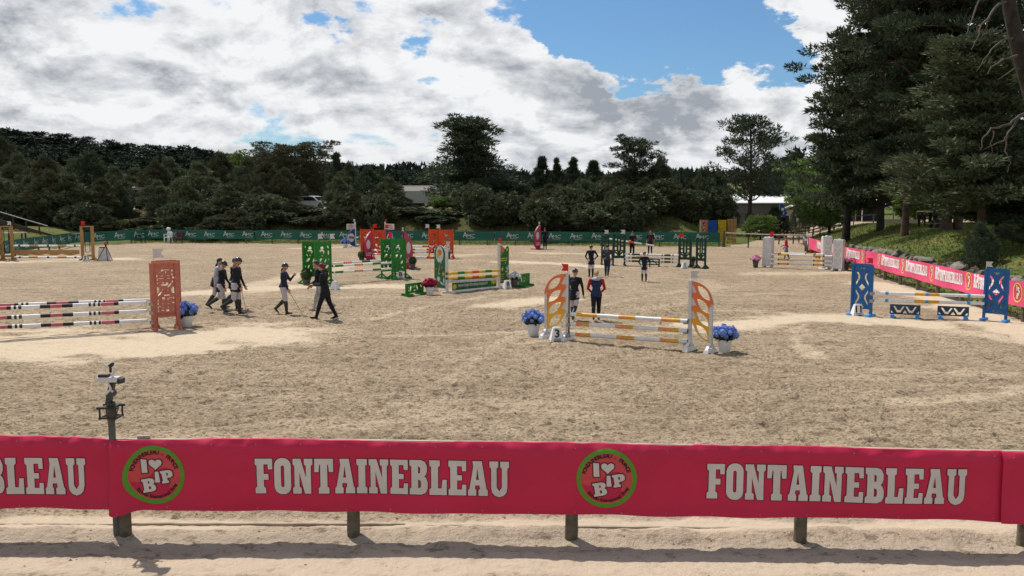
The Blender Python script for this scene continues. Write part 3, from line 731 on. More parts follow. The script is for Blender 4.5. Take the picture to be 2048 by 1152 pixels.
# ------------------------------------------------------------------ generic strip banner on a fence polyline
GREENB = mat('dark green banner mesh', (.010, .085, .062), .55, .12, .5, spec=.3, trans=.12, col2=(.012, .105, .075))
GREENL = mat('lighter green lower banner', (.018, .13, .09), .6, .12, .4, trans=.1)
def poly_at(pts, s):
    """point at arclength s on a list of (x, y)"""
    for (x0, y0), (x1, y1) in zip(pts, pts[1:]):
        L = math.hypot(x1-x0, y1-y0)
        if s <= L or (x1, y1) == pts[-1]: t = s/L; return x0+(x1-x0)*t, y0+(y1-y0)*t, (x1-x0)/L, (y1-y0)/L
        s -= L
def plen(pts): return sum(math.hypot(b[0]-a[0], b[1]-a[1]) for a, b in zip(pts, pts[1:]))
def strip_banner(name, pts, z0f, z1f, mt, label, group, side, prints, cat='banner', sag=.03, mats=None, step=.3, lower=None):
    """side: +1 puts the print on the left of travel direction"""
    L = plen(pts); n = max(2, int(L/step)); org = Vector((pts[0][0], pts[0][1], 0)); mb = MB(); vs = []; fs = []; nz = 5
    ph = rnd.random()*6
    def S(s, z, off):
        x, y, dx, dy = poly_at(pts, min(max(s, 0), L)); zb, zt_ = z0f(s), z1f(s); t = (z-zb)/(zt_-zb)
        q = off+.12+.04*math.sin(s*1.7+ph)*math.sin(t*3.14)+.03*float(vn(s*1.3, t*2, 3))*(1.2-t)
        return Vector((x-dy*side*q, y+dx*side*q, z+sag*.5*math.sin(s*2.6+ph)*(1-t) if t < .5 else z+sag*.25*math.sin(s*2.6)*(t-.5)))
    for j in range(nz+1):
        for i in range(n+1):
            s = L*i/n; vs.append(S(s, z0f(s)+(z1f(s)-z0f(s))*j/nz, 0)-org)
    for j in range(nz):
        for i in range(n):
            a = j*(n+1)+i; fs.append((a, a+1, a+n+2, a+n+1))
    root = thing(name, org, 0, label, cat, group); mb.add(vs, fs)
    if lower: mb.mi = [lower if k_ < n and (int(k_*step/5.2) % 3 == 1) else 0 for k_ in range(len(fs))]
    mb.build('cloth', mats or mt, root, True)
    if prints:
        pr = PRINT(lambda s, z, off: tuple(S(s, z, off)-org)); prints(pr, L, z0f, z1f)
    return root, S, org
# ------------------------------------------------------------------ far fence with green banners
def posts_fence(root, pts, spacing, z_top, m_, r=.06, box=False, top=None, rails=(), railm=None, railw=.05, railh=.09, gz=None, s0=0):
    L = plen(pts); org = root.location; s = s0; P_ = []
    gz = gz or (lambda x, y: 0.0)
    me = None
    while s <= L+.01:
        x, y, dx, dy = poly_at(pts, s); z = gz(x, y)
        if me is None:
            mm = MB(); mm.lathe([(r, -.35), (r, z_top-.02), (r*.85, z_top)], n=8); me = mm.mesh('post', m_)
        o = link('post', me, root); o.location = Vector((x, y, z))-org; o.rotation_euler.z = rnd.random()*3; P_.append(Vector((x, y, z))); s += spacing
    for h in rails:
        for a, b in zip(P_, P_[1:]):
            mm = MB(); mm.beam(a-org+Vector((0, 0, h)), b-org+Vector((0, 0, h)), railw, railh); mm.build('rail', railm or m_, root)
    return P_
farpts = [FA, FB]; leftpts = LFX
ff = thing('arena_fence', (FA[0], FA[1], 0), 0, 'low post fence along the far end of the arena behind the green banners', 'fence')
posts_fence(ff, farpts, 2.4, 1.12, WOOD, .07, rails=(1.06,), railm=RAILW)
fl_ = thing('arena_fence', (LFX[0][0], LFX[0][1], 0), 0, 'low post fence running away along the left side behind the green banner', 'fence')
posts_fence(fl_, leftpts, 2.4, 1.12, WOOD, .07, rails=(1.06,), railm=RAILW)
m = MB(); m.tube([(0, 0, -.3), (0, 0, 1.32)], [.12, .115], 12); o = m.build('gate_post', WOOD, None, True)
o.location = (FB[0]+.3, FB[1]-.1, 0); tag(o, 'thick weathered end post beside the last green banner', 'post')
AMCM = mat('banner print white', (.52, .57, .53), .6, .1)
AG = text_poly('A', 1.0); MG = text_poly('MC', 1.0)
def amc(pr, s, z, h, mi=0):
    a = [((x)*h*1.15, y*h*1.25) for x, y in AG[0]]; pr.tri(a, AG[1], s, z, .012, mi)
    c = [((x)*h*.95, y*h*.80) for x, y in MG[0]]; pr.tri(c, MG[1], s+h*.62, z, .012, mi)
    pr.poly([[(0, 0), (h*1.2, 0), (h*1.2, h*.05), (0, h*.05)]], s+h*.62, z-h*.16, .012, mi)
def amc_prints(sp, s0, h=.52):
    def f(pr, L, z0f, z1f):
        s = s0
        while s < L-1.0:
            amc(pr, s, z0f(s)+.27, h); s += sp
        pr.mb.build('lettering', AMCM, ROOTS[-1])
    return f
ROOTS = [None]
def sb(*a, **k_):
    # prints need the root: make the banner first, then the print
    pf = a[8]; a = a[:8]+(None,)
    r, S, org = strip_banner(*a, **k_); ROOTS.append(r)
    if pf:
        pr = PRINT(lambda s, z, off: tuple(S(s, z, off)-org), .25); pf(pr, plen(a[1]), a[2], a[3])
    return r
zt1 = lambda s: 1.17+.02*math.sin(s*.5)
zb1 = lambda s: .36+.02*math.sin(s*.9)
def sub_(pts, a, b):
    xa, ya, *_ = poly_at(pts, a); xb, yb, *_ = poly_at(pts, b); return [(xa, ya), (xb, yb)]
LF = plen(farpts); cuts = [0, 10.5, 21.2, 31.9, 42.0, LF+.1]
labs = ['dark green banner along the far fence behind the white plastic chair', 'dark green banner behind the blue and orange-red jumps on the far fence', 'dark green banner on the far fence right of the orange-red wing',
        'dark green banner on the far fence behind the man in black by the pink wing', 'dark green banner on the far fence ending at the thick post']
for i in range(5):
    sb('banner', sub_(farpts, cuts[i], min(cuts[i+1]-.1, LF)), zb1, zt1, GREENB, labs[i], 'dark green lettered banners along the far fence', -1, amc_prints(1.79, .35+.2*i), mats=[GREENB, GREENL], lower=1)
LL = plen(leftpts)
sb('banner', leftpts, lambda s: .30, lambda s: 1.15, GREENB, 'dark green banner running away along the left side of the arena', 'dark green lettered banners along the far fence', -1, amc_prints(2.0, .6, .55), mats=[GREENB, GREENL], lower=None)

# ------------------------------------------------------------------ right-hand fence with pink banners
rp = [(float(R_(y)), float(y)) for y in (22.4, 26.1, 31, 36, 40, 44, 48, 52.5, 57, 61, 64.5)]
fr = thing('arena_fence', (rp[0][0], rp[0][1], 0), 0, 'low post fence along the right side under the bright pink banners', 'fence')
posts_fence(fr, rp, 2.35, 1.15, WOOD, .075, rails=(1.08,), railm=RAILW, s0=.9)
def bip_prints(s0, sp, rev=False):
    def f(pr, L, z0f, z1f):
        root = ROOTS[-1]; s = s0
        while s < L-.3:
            h = .40; z = z0f(s)+.24; r = .31
            q = PRINT(pr.surf, .25); lz = z+.17
            if s+.4 < L:
                v, fc = discgrid(r, r*.86, 1, 24); q.tri(v, fc, s, lz, .010, 1)
                v, fc = discgrid(r*.86, 0, 2, 20); q.tri(v, fc, s, lz, .008, 2)
                for ch, ox, oz in (('I', -.26, .18), ('B', -.2, -.62), ('P', .12, -.28)):
                    lp = [[(x*.055*r, y*.055*r) for x, y in l] for l in slab(ch)[1]]; q.poly(lp, s+ox*r, lz+oz*r, .014, 0)
                q.poly([[(x*.2*r, y*.2*r) for x, y in HEART]], s+.14*r, lz+.42*r, .014, 0)
                q.mb.build('round_logo', [LETTERW, LYEL, LRED], root)
            q = PRINT(pr.surf, .25); W = 2.55
            if s+.5+W < L+.2:
                Lw, tw = slab_word('BiPFONTAINEBLEAU', h, W)
                for ii, lt in enumerate(Lw):
                    k_ = 1.18 if ii < 4 else 1.0
                    q.poly([[(x, y*k_) for x, y in l] for l in lt], s+.5, z, .012, 0)
                q.mb.build('lettering', [LETTERW], root)
            s += sp
    return f
zR0 = lambda s: .45+.015*math.sin(s*1.1); zR1 = lambda s: 1.20+.015*math.sin(s*.8)
def rsub(ya, yb):
    yy = [ya]+[y for y in (60, 57, 52.5, 48, 44, 40, 36, 31, 26.1) if yb < y < ya]+[yb]; return [(float(R_(y)), y) for y in yy]
# travel from far to near so that the lettering reads left to right from inside the arena
sb('banner', rsub(42.4, 22.4), zR0, zR1, PINK2, 'long bright pink lettered banner on the right fence behind the blue jump', 'bright pink banners on the right fence', -1, bip_prints(2.2, 3.62), sag=.02)
sb('banner', rsub(51.5, 42.7), zR0, zR1, PINK2, 'bright pink banner on the right fence beside the right white column wing', 'bright pink banners on the right fence', -1, bip_prints(1.2, 3.62), sag=.02)
sb('banner', rsub(58.5, 51.8), zR0, zR1, PINK2, 'short bright pink banner between the white column wings and behind the tripod', 'bright pink banners on the right fence', -1, bip_prints(3.4, 3.3), sag=.02)
BLKB = mat('charcoal banner cloth', (.035, .037, .040), .6, .1, trans=.05)
def blk_prints(pr, L, z0f, z1f):
    root = ROOTS[-1]; s = .45; 
    def bars(n, seed):
        q = random.Random(seed); v = []; f = []; x = 0
        for i in range(n):
            w_ = .3+.25*q.random(); o = len(v); b_ = .15*q.random(); v += [(x, b_), (x+w_, b_), (x+w_, .8), (x, .8)]; f.append((o, o+1, o+2, o+3)); x += w_+.15
        return v, f
    v, f = bars(7, 3); v2, f2 = bars(5, 4)
    while s < L-.5:
        q = PRINT(pr.surf, .25); z = z0f(s)+.45
        q.tri([(x*.16, y*.2) for x, y in v], f, s, z, .012, 0); q.tri([(x*.19, y*.2) for x, y in v2], f2, s, z-.2, .012, 2)
        vv, ff_ = discgrid(.24, .2, 1, 20); q.tri([(x, y*1.2) for x, y in vv], ff_, s+1.25, z+.02, .012, 0)
        vv, ff_ = discgrid(.15, 0, 1, 16); q.tri([(x, y*1.4) for x, y in vv], ff_, s+1.25, z+.02, .012, 1); s += 1.85
        q.mb.build('lettering', [AMCM, LETTERW, mat('banner print red', (.5, .05, .06))], root)
sb('banner', [(float(R_(64.6)), 64.6), (float(R_(61)), 61.0), (float(R_(58.7)), 58.7)], zR0, lambda s: 1.22, BLKB, 'charcoal grey banner with round emblems behind the boy in red', None, -1, blk_prints, sag=.02)

# gate rail and the rail fences by the track
def rail_thing(pts, zs, label, m_, spacing, h, r=.05, name='rail_fence', rails=(1.0,), w_=.06):
    root = thing(name, (pts[0][0], pts[0][1], TZ(*pts[0])), 0, label, 'fence'); posts_fence(root, pts, spacing, h, m_, r, rails=rails, railm=m_, gz=lambda x, y: TZ(x, y) if zs is None else zs, railw=w_, railh=.10); return root
m = MB(); a, b = G(1447, 476, 0), None
pA = Vector((FB[0]+.3, FB[1]-.1, 1.13)); pB = Vector((float(R_(64.6)), 64.6, 1.12))
gr = thing('gate_rail', (pA.x, pA.y, 0), 0, 'long pale rail closing the arena corner beside the thick end post', 'rail')
m.tube([Vector((0, 0, 1.13)), (pB-pA)/2+Vector((0, 0, 1.10)), pB-pA+Vector((0, 0, 1.13))], .045, 8); m.build('rail', RAILW, gr)
m = MB(); m.tube([(0, 0, -.2), (0, 0, 1.1)], .05, 8); o = m.build('post', DARKWOOD, gr); o.location = (pB-pA)*.32*Vector((1, 1, 0))
tr_ = [(22.6, 72.0), (24.1, 73.0), (26.0, 76.0), (27.6, 78.0), (29.6, 80.5)]
rail_thing(tr_, None, 'dark timber handrail climbing beside the sandy track', DARKWOOD, 1.95, 1.05, .055, rails=(.98,))
rail_thing([(24.0, 87), (32, 90), (41, 90)], None, 'timber post fence crossing beyond the track in front of the building', WOOD, 2.1, 1.0, .06, rails=(.95,))
def ppt(px, py, Y): v = AT(px, py, Y); return (v.x, v.y)
rail_thing([(33.0, 69.5), (31.6, 61.5)], None, 'grey rail fence on top of the bank between the dark pine trunks', WOOD, 2.2, 1.05, .06, rails=(1.0,))

# timber walkway and stair at far left, with railing
wk = thing('timber_walkway', (-38.5, 72, 0), 0, 'weathered timber ramp with pale handrail descending at the far left', 'walkway')
def wpt(px, py, Y): v = AT(px, py, Y-4); return v-wk.location
for dz in (0, .45):
    m = MB(); m.beam(wpt(-40, 432+dz*55, 78), wpt(112, 476+dz*8, 78), .06, .42); m.build('board', mat('brown ramp boards', (.085, .06, .04), .85, .2, 5), wk)
m = MB(); m.beam(wpt(-40, 412, 78), wpt(95, 452, 78), .08, .06); m.build('handrail', mat('pale handrail', (.5, .46, .4), .7, .1), wk)
for px in (-10, 26, 52, 78):
    t = (px+40)/135; m = MB(); a = wpt(px, 412+40*t, 78.02); m.beam(a, a-Vector((0, 0, 1.5)), .10, .10); m.build('post', DARKWOOD, wk)
tb = AT(22, 478, 66); tb.z = TZ(tb.x, tb.y)
o = thing('picnic_table', tb, .1, 'low pale-topped timber table beyond the left fence', 'table')
zt_ = ZA(466, 66)-tb.z
for i in range(3):
    m = MB(); m.box((0, -.3+.3*i, zt_), (2.2, .27, .05)); m.build('plank', RAILW, o)
for sx in (-1, 0, 1):
    for sy in (-1, 1): m = MB(); m.beam((sx*.95, sy*.35, -.3), (sx*.95, sy*.3, zt_-.03), .1, .1); m.build('leg', DARKWOOD, o)

# rocks at the foot of the bank
ROCK = mat('sandstone boulder', (.24, .215, .18), .9, .3, 3, bump=.7, bscale=9, col2=(.085, .08, .06))
rk = random.Random(4)
def rock(x, y, s, label):
    m = MB(); m.ico((0, 0, 0), 1, 2, .16, rg=rk)
    sx, sy, sz = s*(.9+.5*rk.random()), s*(.8+.4*rk.random()), s*(.55+.3*rk.random())
    q = []
    for v in m.v:
        v = [v[0], v[1], v[2]]
        for a in range(3): v[a] = max(-.72, min(.72, v[a]))
        q.append((v[0]*sx, v[1]*sy, v[2]*sz))
    m.v = q; o = m.build('rock', ROCK); o.location = (x, y, TZ(x, y)+sz*.25); o.rotation_euler = (rk.random()*.5, rk.random()*.5, rk.random()*6)
    tag(o, label, 'rock', 'boulders edging the foot of the bank')
for px, py, Yr, s in ((1735, 503, 45.6, .42), (1746, 502, 45.2, .38), (1752, 508, 44.8, .3), (1764, 506, 44.5, .28), (1776, 508, 43.6, .35), (1787, 510, 42.6, .42), (1797, 512, 42.2, .38), (1810, 515, 41, .3),
                      (1818, 520, 40, .3), (1826, 522, 39, .35), (1842, 523, 38, .5), (1853, 526, 37.2, .42), (1872, 533, 36.2, .22), (1887, 537, 35.4, .25), (1905, 537, 34.6, .46), (1922, 540, 34.2, .52),
                      (1938, 548, 33.2, .3), (1950, 543, 33, .25), (1964, 552, 32, .3), (1720, 498, 47.5, .3), (1705, 494, 49, .25), (2025, 566, 29.4, .38), (2040, 572, 28.6, .34), (2056, 578, 28, .4), (1990, 560, 30.6, .22)):
    d = ray(px, py); ya = np.arange(24, 75, .15); xa = d[0]*ya/d[1]; za = CAM_H+d[2]*ya/d[1]; hit = np.nonzero((za < terrain(xa, ya)+.05) & (xa > R_(ya)+.3))[0]
    if not len(hit): continue
    x, Yr = float(xa[hit[0]]), float(ya[hit[0]]); rock(x, Yr, s*1.05, 'grey-brown sandstone boulder edging the grassy bank behind the pink banner')
# ------------------------------------------------------------------ jumps
def lens(cx, cz, L, W, ang, n=6):
    o = []; c, s = math.cos(ang), math.sin(ang)
    for i in range(n): t = i/n; o.append((-L/2+L*t, -W/2*math.sin(math.pi*t)))
    for i in range(n): t = i/n; o.append((L/2-L*t, W/2*math.sin(math.pi*t)))
    return [(cx+x*c-y*s, cz+x*s+y*c) for x, y in o]
def comma(cx, cz, r, a0):
    o = []
    for i in range(9): a = a0+i*.5; o.append((cx+r*math.cos(a), cz+r*math.sin(a)))
    for i in range(6): a = a0+4-i*.7; q = r*(.45-.03*i); o.append((cx+r*.25+q*math.cos(a), cz+r*.1+q*math.sin(a)))
    return o
def rect(x0, z0, x1, z1): return [(x0, z0), (x1, z0), (x1, z1), (x0, z1)]
def flag(parent, x, z, m_, d=1, s=1.0, y=0):
    s = s*.72; mm = MB(); mm.tube([(0, 0, -.1), (0, 0, .27*s)], .009, 6)
    w_, h = .235*s*d, .2*s
    mm.plate([[(0.0, .07*s), (w_, .07*s), (w_*.68, .07*s+h/2), (w_, .07*s+h), (0, .07*s+h)]], -.004, .004)
    o = mm.build('flag', m_, parent); o.location = (x, y, z); return o
def feet(parent, xs, m_, L=.62, w_=.10, h=.09, brace=True, bm_=None):
    for x in xs:
        mm = MB(); mm.box((x, 0, h/2), (w_, L, h), taper=.9)
        if brace:
            for sy in (-1, 1): mm.beam((x, sy*L*.40, h*.8), (x, sy*.04, h+.13), w_*.5, .05)
        mm.build('foot', bm_ or m_, parent)
def cups(parent, x, zs, y=-.06):
    for z in zs:
        mm = MB(); mm.box((x, y, z-.065), (.09, .07, .03)); mm.box((x, y+.035, z-.03), (.09, .012, .10)); mm.box((x, y-.04, z-.04), (.09, .012, .05)); mm.build('pole_cup', STEEL, parent)
WGRP = {}
def wing_root(pin, pout, ytop, label, name='jump_wing', grp=None):
    """pin = ground pixel of the pole-side post, pout = outer post; local +x runs outward"""
    a, b = (G(*p) if len(p) == 2 else Vector(p) for p in (pin, pout)); d = b-a
    r = thing(name, a, math.atan2(d.y, d.x), label, 'jump wing', grp)
    return r, d.length, ZA(ytop, a.y)
def pole(pa, pb, pattern, label, grp=None, r=.049, name='pole', caps=BLACK):
    """pattern: list of (fraction, material)"""
    pa, pb = Vector(pa), Vector(pb); d = pb-pa; L = d.length; ms = []; mm = MB(); t = 0; pts = [0]; n = 10
    tot = sum(p[0] for p in pattern); root = thing(name, (pa+pb)/2, math.atan2(d.y, d.x), label, 'pole', grp)
    root.rotation_euler = (0, -math.asin(d.z/L), math.atan2(d.y, d.x))
    for fr_, m_ in pattern:
        if m_ not in ms: ms.append(m_)
        x0 = -L/2+L*t/tot; t += fr_; x1 = -L/2+L*t/tot
        mm.tube([(x0, 0, 0), (x1, 0, 0)], r, n, ms.index(m_), cap=False)
    mm.build('shaft', ms, root, True)
    e = MB(); e.tube([(-L/2-.006, 0, 0), (-L/2+.001, 0, 0)], r*1.01, n); e.tube([(L/2-.001, 0, 0), (L/2+.006, 0, 0)], r*1.01, n); e.build('end_cap', caps, root)
    return root
def between(PL, PR, yl, yr, sag=0): return Vector((PL.x, PL.y, ZA(yl, PL.y))), Vector((PR.x, PR.y, ZA(yr, PR.y)))
def P3(x, y, Y): return AT(x, y, Y)

# plant pots --------------------------------------------------------
def leafball(c, r, n, s, rs, squash=1.0, up=0.0):
    u = rs.normal(size=(n, 3)); u /= np.linalg.norm(u, axis=1)[:, None]; rad = r*(.72+.33*rs.rand(n))
    p = u*rad[:, None]; p[:, 2] *= squash; p += np.array(c)
    a = rs.normal(size=(n, 3)); a -= u*np.sum(a*u, 1)[:, None]*.6; a /= np.linalg.norm(a, axis=1)[:, None]
    b = np.cross(u, a); b /= np.linalg.norm(b, axis=1)[:, None]+1e-9
    sz = s*(.6+.8*rs.rand(n))[:, None]
    return np.stack([p-a*sz*.5, p+a*sz*.5, p+b*sz+u*sz*.3], 1)
POTW = mat('white plastic pot', (.68, .67, .64), .5, .05); POTG = mat('grey plastic pot', (.09, .09, .092), .55, .1)
DLEAF = mat('dark pot leaves', (.018, .035, .012), .6, .2, 5, rand=.3)
BOXL = mat('boxwood leaves', (.035, .060, .014), .6, .2, 5, rand=.5, trans=.1)
HYB = mat('blue hydrangea petals', (.21, .32, .74), .7, .2, 7, rand=.3, col2=(.11, .18, .58), trans=.15, orand=.35)
HYR = mat('crimson petals', (.50, .015, .09), .7, .2, 7, orand=.6, rand=.3, trans=.15)
HYW = mat('white petals', (.76, .76, .74), .7, .1, 7, trans=.15)
HYP = mat('pale pink petals', (.80, .33, .48), .7, .15, 7, rand=.3, trans=.15)
def flower_pot(x, y, h_pot, r_pot, petals, pot, label, seed, spread=1.0, grp='flower pots by the jumps', sink=False):
    root = thing('flower_pot', (x, y, 0), 0, label, 'flower pot', grp); rs = np.random.RandomState(seed); H = h_pot; r = r_pot
    mm = MB(); mm.lathe([(r*.72, 0), (r*.76, H*.1), (r*.86, H*.55), (r*.90, H*.56), (r*.94, H*.82), (r*1.0, H*.83), (r*1.02, H), (r*.94, H), (r*.9, H*.9)], n=20)
    mm.build('pot', pot, root, True)
    R = r*1.35*spread
    V = np.concatenate([leafball((0, 0, H+R*.35), R*.85, 260, R*.34, rs, .62), leafball((0, 0, H+.02), r*.95, 90, R*.3, rs, .3)])
    link('leaves', tris_mesh('leaves', V, DLEAF), root)
    me = None; rp_ = random.Random(seed); n = 0
    vs = leafball((0, 0, 0), R*.30, 60, R*.17, rs)
    mb = MB(); mb.ico((0, 0, 0), R*.26, 2, .12); core = np.array([[mb.v[i] for i in f] for f in mb.f]); me = tris_mesh('blossom', np.concatenate([core, vs]), petals)
    for el, cnt in ((-2, 7), (22, 7), (50, 5), (80, 2)):
        for i in range(cnt):
            a = 2*math.pi*(i+.5*(el > 0)+.3*rp_.random())/cnt; e = math.radians(el+rp_.random()*12); q = R*(.80+.26*rp_.random())
            o = link('blossom', me, root); o.location = (q*math.cos(a)*math.cos(e), q*math.sin(a)*math.cos(e), H+R*.38+q*.72*math.sin(e))
            o.rotation_euler = (rp_.random()*6, rp_.random()*6, 0); o.scale = (s_ := .65+.55*rp_.random(), s_, s_)
    return root
def box_pot(x, y, r_ball, h_pot, r_pot, label, seed):
    root = thing('boxwood_pot', (x, y, 0), 0, label, 'potted shrub', 'clipped box balls in grey pots'); rs = np.random.RandomState(seed)
    mm = MB(); r = r_pot; H = h_pot; mm.lathe([(r*.74, 0), (r*.9, H*.7), (r, H*.82), (r*1.03, H), (r*.9, H), (r*.88, H*.9)], n=16); mm.build('pot', POTG, root, True)
    c = (0, 0, H+r_ball*.8); mb = MB(); mb.ico(c, r_ball*.82, 2, .05); core = np.array([[mb.v[i] for i in f] for f in mb.f])
    link('foliage', tris_mesh('foliage', np.concatenate([core, leafball(c, r_ball, 1400, r_ball*.17, rs)]), BOXL), root)
    return root
def pixpot(kind, px0, px1, ytop, ybot, label, seed, petals=None, pot=None, yrim=None):
    g = G((px0+px1)/2, ybot); w_ = (px1-px0)/FPX*g.y; Hh = ZA(ytop, g.y)
    if kind == 'flower':
        hp = ZA(yrim, g.y); return flower_pot(g.x, g.y+.1, hp, w_*.30, petals, pot, label, seed, (w_*.5)/(w_*.30*1.35*1.12))
    r = w_/2; return box_pot(g.x, g.y+.1, r, max(.12, Hh-1.75*r), r*.72, label, seed)
# number markers -----------------------------------------------------
def marker(px, py, txt, label, rz=0.0, s=1.0, front=True):
    g = G(px, py); root = thing('number_marker', g, rz, label, 'number marker', 'white numbered jump markers')
    s = .84 if s > .9 else s; mm = MB(); b, t, h = .205*s, .115*s, .42*s
    mm.add([(-b, -b*.75, .04), (b, -b*.75, .04), (b, b*.75, .04), (-b, b*.75, .04), (-t, -t*.7, h), (t, -t*.7, h), (t, t*.7, h), (-t, t*.7, h)],
           [(0, 3, 2, 1), (4, 5, 6, 7), (0, 1, 5, 4), (1, 2, 6, 5), (2, 3, 7, 6), (3, 0, 4, 7)])
    for sx in (-1, 1):
        for sy in (-1, 1): mm.box((sx*b*.8, sy*b*.55, .02), (.1*s, .1*s, .06))
    mm.box((0, 0, h+.008), (t*1.7, t*1.1, .016)); mm.build('housing', WHITE, root)
    v, f = text_poly(txt, 1.0, .035) if txt.strip() else ([(0, 0), (.01, 0), (.01, .01)], [(0, 1, 2)]); mx = (min(p[0] for p in v)+max(p[0] for p in v))/2; q = .34*s
    pr = MB(); sl = (b*.75-t*.7)/(h-.04)
    pr.add([((x-mx)*q, -(b*.75)+sl*(y*q+.10*s)-.006, y*q+.14*s) for x, y in v], f)
    sl2 = (b-t)/(h-.04); pr.add([((b)-sl2*(y*q+.10*s)+.006, (x-mx)*q, y*q+.14*s) for x, y in v], f)
    pr.box((0, -b*.73, .085*s), (.22*s, .01, .022*s))
    pr.build('numeral', BLACK, root); return root

# ---------------- jump 3: orange and yellow leaf wings (nearest, centre right)
def fade_mat():
    m = mat('orange to yellow leaf paint', (.80, .22, .03), .5, .03); nt = m.node_tree; k = NT(nt); b = nt.nodes['Principled BSDF']
    tc = k.n('ShaderNodeTexCoord'); sp = k.n('ShaderNodeSeparateXYZ'); k.set(sp.inputs[0], tc.outputs['Object'])
    nz = k.noise(tc.outputs['Object'], 5, 4, .6)
    f = k.math('ADD', sp.outputs[2], k.math('MULTIPLY', k.math('SUBTRACT', nz, .5), .25))
    c = k.mix(k.mr(f, .55, 1.25), (.76, .40, .025), (.74, .165, .045)); k.set(b.inputs['Base Color'], c); return m
LEAFP = fade_mat()
def leaf_wing(pin, pout, ytop, label, fl_m, fd, cz):
    r, w_, H = wing_root(pin, pout, ytop, label)
    W = w_+.06; z = lambda p: H*(1-(p-235)/(1050-235))      # rows measured down the board
    x = lambda p: (p-150)/(430-150)*W
    def arc(p0, c, p1, n=8): return [((1-t)**2*p0[0]+2*t*(1-t)*c[0]+t*t*p1[0], (1-t)**2*p0[1]+2*t*(1-t)*c[1]+t*t*p1[1]) for t in (i/n for i in range(n+1))]
    T = lambda pts: [(x(a), z(b)) for a, b in pts]
    holes = []; tri_ = []
    for k_ in range(4):
        q = 150*k_
        a, b = (243-3*k_, 290+q), (390-5*k_, 447+q)
        holes.append(T(arc(a, (370, 300+q), b)[:-1]+arc(b, (262, 430+q), a)[:-1]))
    out_ = arc((150, 235), (400, 235), (440, 500), 10)+[(432, 500), (430, 940)]+arc((425, 942), (250, 910), (192, 725), 8)+[(150, 700)]
    m = MB(); m.plate([T(out_)]+holes, -.012, .012); m.build('board', GREYWHITE, r)
    tris = [T([(196, 282+150*k_), (236, 368+150*k_), (168, 378+150*k_), (168, 276+150*k_)]) for k_ in range(3)]
    o2 = arc((152, 238), (398, 240), (436, 497), 10)
    for k_ in range(3): o2 += [(392, 492+150*k_), (428, 520+150*k_) if False else (412, 515+150*k_), (427, 640+150*k_)]
    o2 += [(424, 938)]+arc((415, 935), (250, 905), (196, 728), 8)[1:]+[(152, 690)]
    sh = [[(p[0]+(.5*W-p[0])*.02, p[1]+(cz-p[1])*.004) for p in T(o2)]]
    hi = [inflate(h_, .0025) for h_ in holes]
    m = MB(); m.plate(sh+hi+tris, -.018, -.0125); m.plate(sh+hi+tris, .0125, .018); m.build('leaf_paint', LEAFP, r)
    m = MB(); m.box((.03, 0, H/2+.02), (.075, .085, H-.02)); m.build('post', GREYWHITE, r)
    m = MB(); m.box((W-.05, 0, H*.36), (.075, .07, H*.58)); m.build('post', GREYWHITE, r)
    m = MB(); m.box((-.012, 0, H/2), (.012, .05, H-.08)); m.build('cup_track', PLASTG, r)
    feet(r, (.03, W-.05), WHITE, .55, .13, .10); flag(r, .03, H+.0, fl_m, fd, 1.25)
    return r, H
wL, HL = leaf_wing((1137, 681), (1093, 676), 547, 'left orange-to-yellow leaf-pattern jump wing with a red flag', RED, 1, .8)
# flag of the left wing flies towards the outside in the photograph
wR, HR = leaf_wing((1377, 701), (1420, 706), 561, 'right orange-to-yellow leaf-pattern jump wing with a pale flag, near the blue flowers', FLAGW, 1, .8)
OR_ = mat('faded orange pole paint', (.70, .22, .07), .5, .2, 12, col2=(.72, .40, .12)); YE_ = mat('amber pole paint', (.74, .42, .07), .5, .15, 12)
PL, PR = G(1137, 681), G(1377, 701); g3 = 'orange-banded poles of the leaf jump'
dirp = (PR-PL).normalized(); off = Vector((0, -.08, 0))
pats = [[(.30, WHITE), (.5, YE_), (.5, OR_), (1.0, WHITE), (.38, OR_), (.38, YE_), (1.15, WHITE), (.42, OR_), (.42, YE_), (.3, WHITE)],
        [(.28, WHITE), (.3, OR_), (.3, YE_), (1.15, WHITE), (.5, OR_), (.3, YE_), (1.05, WHITE), (.5, OR_), (.35, YE_), (.35, WHITE)],
        [(.25, WHITE), (.35, OR_), (.35, YE_), (1.2, WHITE), (.4, OR_), (.4, YE_), (1.1, WHITE), (.45, OR_), (.35, YE_), (.35, WHITE)]]
zs3 = []
for i, (yl, yr, nm) in enumerate(((627, 641.5, 'top'), (646, 661, 'middle'), (667, 683, 'bottom'))):
    a, b = between(PL, PR, yl, yr); zs3.append((a.z, b.z)); pole(a+dirp*.05+off, b-dirp*.05+off, pats[i], nm+' white pole with orange bands between the leaf-pattern wings', g3, .052, caps=PLASTG)
cups(wL, -.05, [q[0] for q in zs3], .08); cups(wR, -.05, [q[1] for q in zs3], -.08)
marker(1113, 682, '3', 'white marker numbered 3 at the left leaf-pattern wing', .15, 1.25)
pixpot('flower', 1043, 1090, 615, 673, 'white pot of blue hydrangeas left of the marker numbered 3', 1, HYB, POTW, 648)
pixpot('flower', 1425, 1476, 645, 706, 'white pot of blue hydrangeas beside the right leaf-pattern wing', 2, HYB, POTW, 680)

